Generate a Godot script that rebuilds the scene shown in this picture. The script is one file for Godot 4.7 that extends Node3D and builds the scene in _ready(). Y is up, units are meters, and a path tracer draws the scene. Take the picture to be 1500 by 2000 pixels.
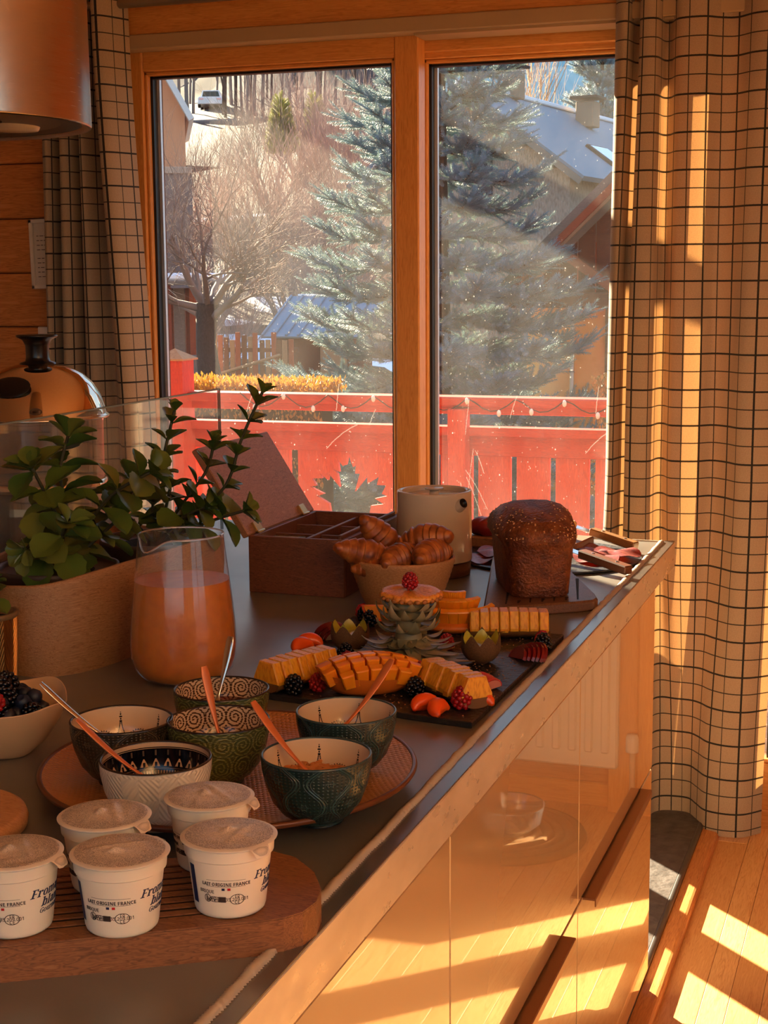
extends Node3D

# ------------------------------------------------------------------ helpers
var rng := RandomNumberGenerator.new()
var taken := {}
var M := {}

func numbered(n: String) -> String:
	if not taken.has(n):
		taken[n] = 0
		return n
	taken[n] += 1
	return "%s_%03d" % [n, taken[n]]

func tag(o: Node, label: String, category: String, group := "", kind := "") -> void:
	if label: o.set_meta("label", label)
	if category: o.set_meta("category", category)
	if group: o.set_meta("group", group)
	if kind: o.set_meta("kind", kind)

func thing(called: String, label: String, category: String, at := Vector3.ZERO, group := "", turn := 0.0) -> Node3D:
	var o := Node3D.new()
	o.name = numbered(called)
	o.position = at
	o.rotation.y = turn
	add_child(o)
	tag(o, label, category, group)
	return o

func single(called: String, mesh: Mesh, mat: Material, label: String, category: String, at := Vector3.ZERO, group := "", turn := 0.0) -> MeshInstance3D:
	var o := MeshInstance3D.new()
	o.mesh = mesh
	o.material_override = mat
	o.name = numbered(called)
	o.position = at
	o.rotation.y = turn
	add_child(o)
	tag(o, label, category, group)
	return o

func part(parent: Node, called: String, mesh: Mesh, mat: Material, at := Vector3.ZERO, rot := Vector3.ZERO, kind := "") -> MeshInstance3D:
	var o := MeshInstance3D.new()
	o.mesh = mesh
	o.material_override = mat
	o.name = called
	o.position = at
	o.rotation = rot
	if kind: o.set_meta("kind", kind)
	parent.add_child(o, true)
	return o

func struct_node(called: String) -> Node3D:
	var o := Node3D.new()
	o.name = called
	add_child(o)
	o.set_meta("kind", "structure")
	return o

func struct(called: String, mesh: Mesh, mat: Material) -> MeshInstance3D:
	var o := MeshInstance3D.new()
	o.mesh = mesh
	o.material_override = mat
	o.name = called
	add_child(o)
	o.set_meta("kind", "structure")
	return o

func copy_of(o: Node3D, at: Vector3, turn := 0.0, label := "") -> Node3D:
	var c: Node3D = o.duplicate()
	c.name = numbered(String(o.name).rstrip("0123456789_"))
	c.position = at
	c.rotation.y = turn
	add_child(c)
	if label: c.set_meta("label", label)
	return c

class MB:
	var v := PackedVector3Array()
	var n := PackedVector3Array()
	var uv := PackedVector2Array()
	var ix := PackedInt32Array()
	var t := Transform3D()

	func tri(a: Vector3, b: Vector3, c: Vector3, nn: Vector3) -> void:
		# a flat triangle whose outside is towards nn
		var f := (b - a).cross(c - a)
		if f.length_squared() < 1e-18: return
		var k := v.size()
		var out := f.normalized()
		if out.dot(nn) < 0.0:
			out = -out
		else:
			var q := b
			b = c
			c = q
		for p: Vector3 in [a, b, c]:
			v.append(t * p)
			n.append((t.basis * out).normalized())
			uv.append(Vector2(p.x + p.z * 0.37, p.y + p.z))
		ix.append_array(PackedInt32Array([k, k + 1, k + 2]))

	func quad(a: Vector3, b: Vector3, c: Vector3, d: Vector3, nn: Vector3) -> void:
		tri(a, b, c, nn)
		tri(a, c, d, nn)

	func box(c: Vector3, s: Vector3, bev := 0.0) -> MB:
		var h := s * 0.5
		bev = minf(bev, minf(h.x, minf(h.y, h.z)) * 0.9)
		var i := h - Vector3(bev, bev, bev)
		for a in 3:
			var b := (a + 1) % 3
			var d := (a + 2) % 3
			for sg: float in [-1.0, 1.0]:
				var q: Array[Vector3] = []
				for e: Vector2 in [Vector2(-1, -1), Vector2(1, -1), Vector2(1, 1), Vector2(-1, 1)]:
					var p := Vector3()
					p[a] = sg * h[a]
					p[b] = e.x * i[b]
					p[d] = e.y * i[d]
					q.append(c + p)
				var nn := Vector3()
				nn[a] = sg
				quad(q[0], q[1], q[2], q[3], nn)
				if bev > 0.0:
					for s2: float in [-1.0, 1.0]:
						var p1 := Vector3()
						var p2 := Vector3()
						p1[a] = sg * h[a]; p1[b] = s2 * i[b]; p1[d] = -i[d]
						p2[a] = sg * i[a]; p2[b] = s2 * h[b]; p2[d] = -i[d]
						var p3 := p1
						var p4 := p2
						p3[d] = i[d]
						p4[d] = i[d]
						var m := Vector3()
						m[a] = sg
						m[b] = s2
						quad(c + p1, c + p2, c + p4, c + p3, m)
		if bev > 0.0:
			for sx: float in [-1.0, 1.0]:
				for sy: float in [-1.0, 1.0]:
					for sz: float in [-1.0, 1.0]:
						tri(c + Vector3(sx * h.x, sy * i.y, sz * i.z), c + Vector3(sx * i.x, sy * h.y, sz * i.z), c + Vector3(sx * i.x, sy * i.y, sz * h.z), Vector3(sx, sy, sz))
		return self

	func grid(rows: Array, wrap := false, flip := false, us := 1.0, vs := 1.0, uo := 0.0, vo := 0.0) -> MB:
		# rows of equal length; outside is du x dv (or its opposite when flipped)
		var nr := rows.size()
		var r0: PackedVector3Array = rows[0]
		var nc := r0.size()
		var cols := nc + 1 if wrap else nc
		var k := v.size()
		var nor := PackedVector3Array()
		nor.resize(nr * cols)
		var P := PackedVector3Array()
		P.resize(nr * cols)
		for r in nr:
			var row: PackedVector3Array = rows[r]
			for q in cols:
				P[r * cols + q] = row[q % nc]
		for r in nr - 1:
			for q in cols - 1:
				var a := r * cols + q
				var f := (P[a + 1] - P[a]).cross(P[a + cols] - P[a]) + (P[a + cols] - P[a + cols + 1]).cross(P[a + 1] - P[a + cols + 1])
				nor[a] += f
				nor[a + 1] += f
				nor[a + cols] += f
				nor[a + cols + 1] += f
				if flip:
					ix.append_array(PackedInt32Array([k + a, k + a + 1, k + a + cols, k + a + 1, k + a + cols + 1, k + a + cols]))
				else:
					ix.append_array(PackedInt32Array([k + a, k + a + cols, k + a + 1, k + a + 1, k + a + cols, k + a + cols + 1]))
		for r in nr:
			if wrap:
				var s := nor[r * cols] + nor[r * cols + cols - 1]
				nor[r * cols] = s
				nor[r * cols + cols - 1] = s
			# poles: a row that is one point shares one normal
			if P[r * cols].distance_squared_to(P[r * cols + cols / 2]) < 1e-14 and P[r * cols].distance_squared_to(P[r * cols + cols / 3]) < 1e-14:
				var s2 := Vector3()
				for q in cols: s2 += nor[r * cols + q]
				for q in cols: nor[r * cols + q] = s2
			for q in cols:
				var w := nor[r * cols + q]
				w = (t.basis * w).normalized() if w.length_squared() > 1e-24 else Vector3.UP
				n.append(-w if flip else w)
				v.append(t * P[r * cols + q])
				uv.append(Vector2(uo + us * q / float(cols - 1), vo + vs * r / float(nr - 1)))
		return self

	func lathe(prof: Array, seg := 32, us := 1.0, vs := 1.0) -> MB:
		# profile of Vector2(r, y), up the outside; a point given twice makes a sharp edge
		var runs: Array = [[]]
		for i in prof.size():
			if i > 0 and prof[i] == prof[i - 1]:
				runs.append([])
			runs[-1].append(prof[i])
		for run: Array in runs:
			if run.size() < 2: continue
			var rows: Array = []
			for p: Vector2 in run:
				var row := PackedVector3Array()
				for q in seg:
					var a := TAU * q / seg
					row.append(Vector3(p.x * cos(a), p.y, -p.x * sin(a)))
				rows.append(row)
			grid(rows, true, false, us, vs)
		return self

	func tube(path: Array, rad: Array, sides := 8, cap := true) -> MB:
		var rows: Array = []
		var m := path.size()
		var tan0: Vector3 = (path[1] - path[0]).normalized()
		var X := tan0.cross(Vector3.UP if absf(tan0.y) < 0.9 else Vector3.RIGHT).normalized()
		for i in m:
			var T: Vector3 = (path[mini(i + 1, m - 1)] - path[maxi(i - 1, 0)]).normalized()
			X = (X - T * X.dot(T)).normalized()
			var Y := T.cross(X)
			var r: float = rad[mini(i, rad.size() - 1)]
			var row := PackedVector3Array()
			for q in sides:
				var a := TAU * q / sides
				row.append(path[i] + (X * cos(a) + Y * sin(a)) * r)
			rows.append(row)
		if cap:
			var first := PackedVector3Array()
			var last := PackedVector3Array()
			for q in sides:
				first.append(path[0])
				last.append(path[m - 1])
			rows.push_front(first)
			rows.append(last)
		return grid(rows, true, false)

	func prism(poly: PackedVector2Array, z0: float, z1: float, bev := 0.0) -> MB:
		# a polygon in x, y pulled along z, its edges chamfered by bev
		var p := poly
		if Geometry2D.is_polygon_clockwise(p):
			p = p.duplicate()
			p.reverse()
		var m := p.size()
		var inn := PackedVector2Array()
		for i in m:
			var a := (p[i] - p[(i + m - 1) % m]).normalized()
			var b := (p[(i + 1) % m] - p[i]).normalized()
			var na := Vector2(-a.y, a.x)
			var nb := Vector2(-b.y, b.x)
			var k := (na + nb)
			inn.append(p[i] + k * (bev / maxf(0.35, 0.5 * k.length_squared())) * 1.0)
		var cap := inn if bev > 0.0 else p
		var big := PackedVector2Array()
		for q in cap: big.append(q * 1000.0)
		var tr := Geometry2D.triangulate_polygon(big)
		for i in range(0, tr.size(), 3):
			var a := cap[tr[i]]
			var b := cap[tr[i + 1]]
			var c := cap[tr[i + 2]]
			tri(Vector3(a.x, a.y, z1), Vector3(b.x, b.y, z1), Vector3(c.x, c.y, z1), Vector3(0, 0, z1 - z0))
			tri(Vector3(a.x, a.y, z0), Vector3(b.x, b.y, z0), Vector3(c.x, c.y, z0), Vector3(0, 0, z0 - z1))
		var bz := bev * signf(z1 - z0)
		for i in m:
			var j := (i + 1) % m
			var e := p[j] - p[i]
			var o := Vector3(e.y, -e.x, 0)
			quad(Vector3(p[i].x, p[i].y, z0 + bz), Vector3(p[j].x, p[j].y, z0 + bz), Vector3(p[j].x, p[j].y, z1 - bz), Vector3(p[i].x, p[i].y, z1 - bz), o)
			if bev > 0.0:
				quad(Vector3(p[i].x, p[i].y, z1 - bz), Vector3(p[j].x, p[j].y, z1 - bz), Vector3(inn[j].x, inn[j].y, z1), Vector3(inn[i].x, inn[i].y, z1), o + Vector3(0, 0, signf(z1 - z0)) * o.length())
				quad(Vector3(p[i].x, p[i].y, z0 + bz), Vector3(p[j].x, p[j].y, z0 + bz), Vector3(inn[j].x, inn[j].y, z0), Vector3(inn[i].x, inn[i].y, z0), o - Vector3(0, 0, signf(z1 - z0)) * o.length())
		return self

	func blob(c: Vector3, r: Vector3, nu := 16, nv := 10, f = null) -> MB:
		var rows: Array = []
		for i in nv + 1:
			var b := -PI / 2 + PI * i / nv
			var row := PackedVector3Array()
			for q in nu:
				var a := TAU * q / nu
				var d := Vector3(cos(b) * cos(a), sin(b), -cos(b) * sin(a))
				var k := 1.0
				if f != null: k = f.call(d)
				row.append(c + d * r * k)
			rows.append(row)
		return grid(rows, true, false)

	func add(mesh: Mesh, at: Transform3D) -> MB:
		for s in mesh.get_surface_count():
			var a := mesh.surface_get_arrays(s)
			var k := v.size()
			var vv: PackedVector3Array = a[Mesh.ARRAY_VERTEX]
			var nn: PackedVector3Array = a[Mesh.ARRAY_NORMAL]
			var uu: PackedVector2Array = a[Mesh.ARRAY_TEX_UV] if a[Mesh.ARRAY_TEX_UV] != null else PackedVector2Array()
			for i in vv.size():
				v.append(at * vv[i])
				n.append((at.basis * nn[i]).normalized())
				uv.append(uu[i] if uu.size() > i else Vector2())
			if a[Mesh.ARRAY_INDEX] != null:
				for i: int in a[Mesh.ARRAY_INDEX]: ix.append(k + i)
			else:
				for i in vv.size(): ix.append(k + i)
		return self

	func mesh() -> ArrayMesh:
		var a := []
		a.resize(Mesh.ARRAY_MAX)
		a[Mesh.ARRAY_VERTEX] = v
		a[Mesh.ARRAY_NORMAL] = n
		a[Mesh.ARRAY_TEX_UV] = uv
		a[Mesh.ARRAY_INDEX] = ix
		var m := ArrayMesh.new()
		m.add_surface_from_arrays(Mesh.PRIMITIVE_TRIANGLES, a)
		return m

func bx(c: Vector3, s: Vector3, bev := 0.0) -> ArrayMesh:
	return MB.new().box(c, s, bev).mesh()

func lat(prof: Array, seg := 32, us := 1.0, vs := 1.0) -> ArrayMesh:
	return MB.new().lathe(prof, seg, us, vs).mesh()

func tub(path: Array, rad: Array, sides := 8) -> ArrayMesh:
	return MB.new().tube(path, rad, sides).mesh()

func spline(pts: Array, per := 6) -> Array:
	# Catmull-Rom through the points
	var out: Array = []
	var m := pts.size()
	for i in m - 1:
		var a = pts[maxi(i - 1, 0)]
		var b = pts[i]
		var c = pts[i + 1]
		var d = pts[mini(i + 2, m - 1)]
		for k in per:
			var s := float(k) / per
			out.append(b.cubic_interpolate(c, a, d, s))
	out.append(pts[m - 1])
	return out

func aimed(at: Vector3, fwd: Vector3, up := Vector3.UP) -> Transform3D:
	# local +z along fwd, +y near up
	var z := fwd.normalized()
	var x := up.cross(z)
	if x.length() < 1e-4: x = Vector3.RIGHT.cross(z)
	x = x.normalized()
	return Transform3D(Basis(x, z.cross(x), z), at)

# ------------------------------------------------------------------ materials
func mat(c: Color, rough := 0.6, metal := 0.0) -> StandardMaterial3D:
	var m := StandardMaterial3D.new()
	m.albedo_color = c
	m.roughness = rough
	m.metallic = metal
	return m

func ramp(stops: Array) -> Gradient:
	var g := Gradient.new()
	var o := PackedFloat32Array()
	var c := PackedColorArray()
	for s: Array in stops:
		o.append(s[0])
		c.append(s[1])
	g.offsets = o
	g.colors = c
	return g

func ntex(stops: Array, freq := 0.02, octaves := 4, sd := 1, kind := FastNoiseLite.TYPE_SIMPLEX_SMOOTH, size := 512, normal := 0.0, warp := 0.0) -> NoiseTexture2D:
	var f := FastNoiseLite.new()
	f.noise_type = kind
	f.seed = sd
	f.frequency = freq
	f.fractal_octaves = octaves
	if warp > 0.0:
		f.domain_warp_enabled = true
		f.domain_warp_amplitude = warp
		f.domain_warp_frequency = freq
	var t := NoiseTexture2D.new()
	t.width = size
	t.height = size
	t.seamless = true
	t.noise = f
	if normal > 0.0:
		t.as_normal_map = true
		t.bump_strength = normal
	elif stops.size():
		t.color_ramp = ramp(stops)
	return t

func tri_mat(m: StandardMaterial3D, scale: Vector3, world := false, off := Vector3.ZERO) -> StandardMaterial3D:
	m.uv1_triplanar = true
	m.uv1_world_triplanar = world
	m.uv1_scale = scale
	m.uv1_offset = off
	m.uv1_triplanar_sharpness = 8.0
	return m

var wood_tex := {}
func wood(c1: Color, c2: Color, scale: Vector3, sd := 1, rough := 0.5, off := Vector3.ZERO, world := false, relief := 0.0) -> StandardMaterial3D:
	# grain runs along the axis with the smallest scale
	var key := [c1, c2, sd % 3]
	if not wood_tex.has(key):
		var mid := c1.lerp(c2, 0.45)
		wood_tex[key] = ntex([[0.0, c2], [0.18, c1], [0.3, mid], [0.36, c1], [0.48, c1.lerp(c2, 0.2)], [0.55, c2.lerp(c1, 0.25)], [0.6, c1], [0.72, mid], [0.78, c1], [0.9, c1.lightened(0.06)], [1.0, mid]], 0.012, 5, sd % 3 + 11, FastNoiseLite.TYPE_SIMPLEX_SMOOTH, 512)
	var m := mat(Color.WHITE, rough)
	m.albedo_texture = wood_tex[key]
	if relief > 0.0:
		m.heightmap_enabled = true
		m.heightmap_texture = wood_tex[key]
		m.heightmap_scale = relief
	return tri_mat(m, scale, world, off)

func glass(alpha := 0.04, tint := Color.WHITE) -> StandardMaterial3D:
	var m := mat(Color(tint.r, tint.g, tint.b, alpha), 0.02)
	m.transparency = BaseMaterial3D.TRANSPARENCY_ALPHA
	return m

# ------------------------------------------------------------------ light, camera, sky
func lights_and_camera() -> void:
	var cam := Camera3D.new()
	cam.name = "camera"
	cam.position = Vector3(0.468, 1.456, 3.041)
	cam.rotation = Vector3(-0.15087, 0.33411, -0.0072953)
	cam.keep_aspect = Camera3D.KEEP_HEIGHT
	cam.fov = rad_to_deg(2.0 * atan(1000.0 / 2960.0))
	cam.near = 0.05
	cam.far = 400.0
	add_child(cam)
	cam.current = true
	var sky_mat := ProceduralSkyMaterial.new()
	sky_mat.sky_top_color = Color(0.50, 0.66, 0.84)
	sky_mat.sky_horizon_color = Color(0.80, 0.91, 0.93)
	sky_mat.sky_curve = 0.2
	sky_mat.ground_bottom_color = Color(0.42, 0.38, 0.34)
	sky_mat.ground_horizon_color = Color(0.66, 0.68, 0.68)
	sky_mat.sky_energy_multiplier = 1.0
	var sky := Sky.new()
	sky.sky_material = sky_mat
	var env := Environment.new()
	env.background_mode = Environment.BG_SKY
	env.sky = sky
	env.background_energy_multiplier = 1.0
	env.tonemap_mode = Environment.TONE_MAPPER_LINEAR
	env.tonemap_exposure = 2.0
	env.sdfgi_enabled = true
	env.ssao_enabled = true
	env.ssil_enabled = true
	var we := WorldEnvironment.new()
	we.name = "environment"
	we.environment = env
	add_child(we)
	var sun := DirectionalLight3D.new()
	sun.name = "sun"
	sun.light_color = Color(1.0, 0.92, 0.77)
	sun.light_energy = 8.0
	sun.light_angular_distance = 0.5
	sun.shadow_enabled = true
	sun.sky_mode = DirectionalLight3D.SKY_MODE_LIGHT_ONLY
	add_child(sun)
	# added fill light, built as an unseen floor lamp that warms the ceiling
	var fl := thing("added_fill_lamp", "added fill lamp with an upturned shade, unseen at the back of the room", "lamp", Vector3(2.3, FLOOR_Y, 4.2))
	var dm := mat(Color(0.12, 0.1, 0.09), 0.5)
	part(fl, "base", lat([Vector2(0, 0), Vector2(0.16, 0), Vector2(0.16, 0.02), Vector2(0.02, 0.03), Vector2(0, 0.03)], 28), dm)
	part(fl, "pole", tub([Vector3(0, 0.02, 0), Vector3(0, 1.62, 0)], [0.012], 10), dm)
	part(fl, "shade", lat([Vector2(0.0, 1.60), Vector2(0.05, 1.61), Vector2(0.17, 1.70), Vector2(0.175, 1.705), Vector2(0.16, 1.695), Vector2(0.05, 1.625), Vector2(0, 1.62)], 28), mat(Color(0.8, 0.7, 0.55), 0.6))
	var gm := mat(Color(0.95, 0.9, 0.8), 0.6)
	gm.emission_enabled = true
	gm.emission = Color(1.0, 0.94, 0.82)
	gm.emission_energy_multiplier = 2.0
	part(fl, "bulb", lat([Vector2(0, 1.64), Vector2(0.045, 1.642), Vector2(0.055, 1.665), Vector2(0.03, 1.69), Vector2(0, 1.695)], 20), gm)
	var li := SpotLight3D.new()
	li.name = "added_fill_light"
	li.position = Vector3(0, 1.72, 0)
	li.rotation.x = PI / 2
	li.light_color = Color(1.0, 0.94, 0.82)
	li.light_energy = 4.4
	li.light_size = 0.05
	li.spot_angle = 75.0
	li.spot_angle_attenuation = 0.6
	li.spot_range = 12.0
	li.spot_attenuation = 2.0
	li.shadow_enabled = true
	fl.add_child(li)
	var el := deg_to_rad(21.0)
	var az := deg_to_rad(46.1)
	var to_sun := Vector3(-sin(az) * cos(el), sin(el), -cos(az) * cos(el))
	sun.look_at_from_position(to_sun * 20.0, Vector3.ZERO)

# ------------------------------------------------------------------ room
const FLOOR_Y := -0.032
const CEIL_Y := 2.5
const WALL_Z := -1.1

func room() -> void:
	M.wall_planks = []
	for i in 3:
		M.wall_planks.append(wood(Color(0.81, 0.52, 0.27), Color(0.63, 0.35, 0.15), Vector3(0.5, 7.0, 7.0), i, 0.55, Vector3(i * 0.37, i * 0.21, 0)))
	M.wall_shell = wood(Color(0.92, 0.80, 0.66), Color(0.84, 0.69, 0.53), Vector3(0.4, 4.0, 0.4), 1, 0.6)
	M.frame_x = wood(Color(0.87, 0.60, 0.31), Color(0.74, 0.46, 0.20), Vector3(0.6, 11.0, 11.0), 2, 0.42)
	M.frame_y = wood(Color(0.87, 0.60, 0.31), Color(0.74, 0.46, 0.20), Vector3(11.0, 0.6, 11.0), 0, 0.42)
	M.beige = mat(Color(0.67, 0.56, 0.42), 0.55)
	M.gasket = mat(Color(0.06, 0.06, 0.06), 0.5)
	M.spacer = mat(Color(0.78, 0.77, 0.78), 0.35, 0.6)
	M.glass = glass(0.05)
	# dust on the outside of the panes: a thin grey film with specks, which glows where the sun strikes it
	var du := mat(Color(0.95, 0.93, 0.90, 1.0), 0.9)
	du.transparency = BaseMaterial3D.TRANSPARENCY_ALPHA
	var im := Image.create(512, 1024, false, Image.FORMAT_RGBA8)
	var fn := FastNoiseLite.new()
	fn.seed = 5
	fn.frequency = 0.006
	fn.fractal_octaves = 4
	rng.seed = 77
	for y in 1024:
		for x in 512:
			var a := 0.060 + 0.045 * fn.get_noise_2d(x, y * 0.6)
			im.set_pixel(x, y, Color(1, 1, 1, clampf(a * 0.5, 0.015, 0.2)))
	for k in 900:
		var x := rng.randi_range(1, 510)
		var y := rng.randi_range(1, 1022)
		var a := rng.randf_range(0.12, 0.5)
		im.set_pixel(x, y, Color(1, 1, 1, a))
		if k % 9 == 0:
			im.set_pixel(x + 1, y, Color(1, 1, 1, a))
			im.set_pixel(x, y + 1, Color(1, 1, 1, a))
			im.set_pixel(x + 1, y + 1, Color(1, 1, 1, a))
	for k in 26:
		# wiping streaks and scratches
		var p := Vector2(rng.randf_range(60, 450), rng.randf_range(500, 1000))
		var d := Vector2(rng.randf_range(-1, 1), rng.randf_range(-1, 1)).normalized()
		for s in rng.randi_range(20, 70):
			var q := p + d * s + Vector2(0, s * s * 0.004)
			if q.x > 1 and q.x < 510 and q.y > 1 and q.y < 1022:
				im.set_pixel(int(q.x), int(q.y), Color(1, 1, 1, 0.2))
	du.albedo_texture = ImageTexture.create_from_image(im)
	du.backlight_enabled = true
	du.backlight = Color(1, 1, 1)
	M.dust = du

	# the window wall: a core with an opening, clad in planks
	var ww := struct_node("wall_window")
	var core := mat(Color(0.30, 0.16, 0.08), 0.9)
	part(ww, "core", bx(Vector3(-2.60, 1.2, -1.26), Vector3(1.6, 2.7, 0.26)), core)
	part(ww, "core", bx(Vector3(1.72, 1.2, -1.26), Vector3(3.0, 2.7, 0.26)), core)
	part(ww, "core", bx(Vector3(-0.8, 2.37, -1.26), Vector3(2.2, 0.36, 0.26)), core)
	var ph := 0.166
	for k in 17:
		var y0 := -0.17 + ph * k
		# left of the window, two lengths per course
		var cut := -2.11 if k % 3 == 1 else -2.72
		var seams := [-3.3, cut, -1.80]
		for j in 2:
			part(ww, "plank", bx(Vector3((seams[j] + seams[j + 1]) * 0.5, y0 + ph * 0.5, -1.115), Vector3(seams[j + 1] - seams[j] - 0.002, ph - 0.003, 0.032), 0.004), M.wall_planks[(k + j) % 3])
		if k < 16:
			part(ww, "plank", bx(Vector3(1.66, y0 + ph * 0.5, -1.115), Vector3(2.9, ph - 0.003, 0.032), 0.004), M.wall_planks[(k + 1) % 3])
	part(ww, "plank", bx(Vector3(-0.78, 2.245, -1.07), Vector3(2.05, 0.163, 0.12), 0.004), M.frame_x)
	part(ww, "plank", bx(Vector3(-0.78, 2.42, -1.10), Vector3(2.05, 0.18, 0.06), 0.004), M.frame_x)

	# other walls, closed all round with thickness; the back wall has a wide window of its own
	struct("wall_left", bx(Vector3(-3.4, 1.2, 1.8), Vector3(0.2, 2.7, 6.2)), M.wall_shell)
	var wr := struct_node("wall_right")
	part(wr, "panelling", bx(Vector3(3.3, 1.2, -0.55), Vector3(0.2, 2.7, 1.5)), M.wall_shell)
	part(wr, "panelling", bx(Vector3(3.3, 1.2, 4.55), Vector3(0.2, 2.7, 0.7)), M.wall_shell)
	part(wr, "panelling", bx(Vector3(3.3, 1.4, 1.0), Vector3(0.2, 1.75, 1.6)), M.wall_shell)
	part(wr, "panelling", bx(Vector3(3.3, 0.2, 2.2), Vector3(0.2, 0.7, 4.0)), M.wall_shell)
	part(wr, "panelling", bx(Vector3(3.3, 2.4, 2.2), Vector3(0.2, 0.3, 4.0)), M.wall_shell)
	for z in [1.4, 3.0]:
		part(wr, "mullion", bx(Vector3(3.3, 1.4, z), Vector3(0.09, 1.75, 0.09), 0.004), M.frame_y)
	var wb := struct_node("wall_back")
	part(wb, "panelling", bx(Vector3(-2.4, 1.2, 4.9), Vector3(2.0, 2.7, 0.2)), M.wall_shell)
	part(wb, "panelling", bx(Vector3(2.5, 1.2, 4.9), Vector3(1.6, 2.7, 0.2)), M.wall_shell)
	part(wb, "panelling", bx(Vector3(0.15, 0.4, 4.9), Vector3(3.1, 1.0, 0.2)), M.wall_shell)
	part(wb, "panelling", bx(Vector3(0.15, 2.35, 4.9), Vector3(3.1, 0.4, 0.2)), M.wall_shell)
	struct("ceiling", bx(Vector3(0, CEIL_Y + 0.1, 1.8), Vector3(7.0, 0.2, 6.4)), wood(Color(0.94, 0.82, 0.68), Color(0.86, 0.71, 0.55), Vector3(4.0, 4.0, 0.4), 1, 0.6))
	# floor: subfloor, loose boards along z
	var fl := struct_node("floor")
	part(fl, "subfloor", bx(Vector3(0, FLOOR_Y - 0.13, 1.8), Vector3(7.0, 0.2, 6.4)), mat(Color(0.12, 0.06, 0.03), 0.9))
	var boards: Array = []
	for i in 4:
		boards.append(wood(Color(0.95, 0.75, 0.49).lerp(Color(0.90, 0.68, 0.42), i / 3.0), Color(0.80, 0.53, 0.28), Vector3(9.0, 9.0, 0.55), i, 0.5, Vector3(i * 0.31, 0, i * 0.17)))
	var x := 0.006
	var widths := [0.106, 0.054, 0.066, 0.060, 0.052, 0.068]
	var k := 0
	rng.seed = 4
	while x < 3.2:
		var w: float = widths[k % 6]
		var cutz := [-0.92, 1.7, 0.9, 2.4, 0.3, 3.1][k % 6] as float
		for s: Array in [[-1.12, cutz], [cutz, 4.8]]:
			if s[1] - s[0] < 0.05: continue
			part(fl, "floor_board", bx(Vector3(x + w * 0.5, FLOOR_Y - 0.0155 + rng.randf_range(-0.0004, 0.0004), (s[0] + s[1]) * 0.5), Vector3(w - 0.0009, 0.03, s[1] - s[0] - 0.001), 0.0007), boards[rng.randi_range(0, 3)])
		x += w
		k += 1
	# stone platform under the island with its metal nosing, and the wooden edge trim beside it
	var tile := mat(Color(0.40, 0.37, 0.355), 0.5)
	tile.albedo_texture = ntex([[0, Color(0.66, 0.64, 0.62)], [0.5, Color(0.86, 0.85, 0.84)], [1, Color(1, 1, 1)]], 0.02, 5, 3)
	tile.heightmap_enabled = true
	tile.heightmap_texture = ntex([], 0.03, 5, 9)
	tile.heightmap_scale = 0.15
	tri_mat(tile, Vector3(2, 2, 2))
	M.tile = tile
	var pf := struct_node("floor_platform")
	part(pf, "stone_slab", bx(Vector3(-1.63, -0.05, 1.83), Vector3(3.22, 0.1, 5.9), 0.003), tile)
	part(pf, "metal_nosing", tub([Vector3(-0.017, -0.007, -1.1), Vector3(-0.017, -0.007, 4.7)], [0.0085], 10), mat(Color(0.42, 0.40, 0.39), 0.3, 0.7))
	var pr := PackedVector2Array([Vector2(-0.009, -0.06), Vector2(0.034, -0.06), Vector2(0.034, -0.022), Vector2(0.0325, -0.016), Vector2(0.029, -0.0125), Vector2(0.024, -0.011), Vector2(-0.009, -0.011)])
	struct("trim_1", MB.new().prism(pr, -1.09, 4.7).mesh(), wood(Color(0.86, 0.58, 0.32), Color(0.66, 0.36, 0.15), Vector3(14.0, 14.0, 0.6), 1, 0.42))
	struct("baseboard_window", bx(Vector3(1.66, FLOOR_Y + 0.035, -1.09), Vector3(2.9, 0.07, 0.018), 0.004), M.frame_x)

	windows()

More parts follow.
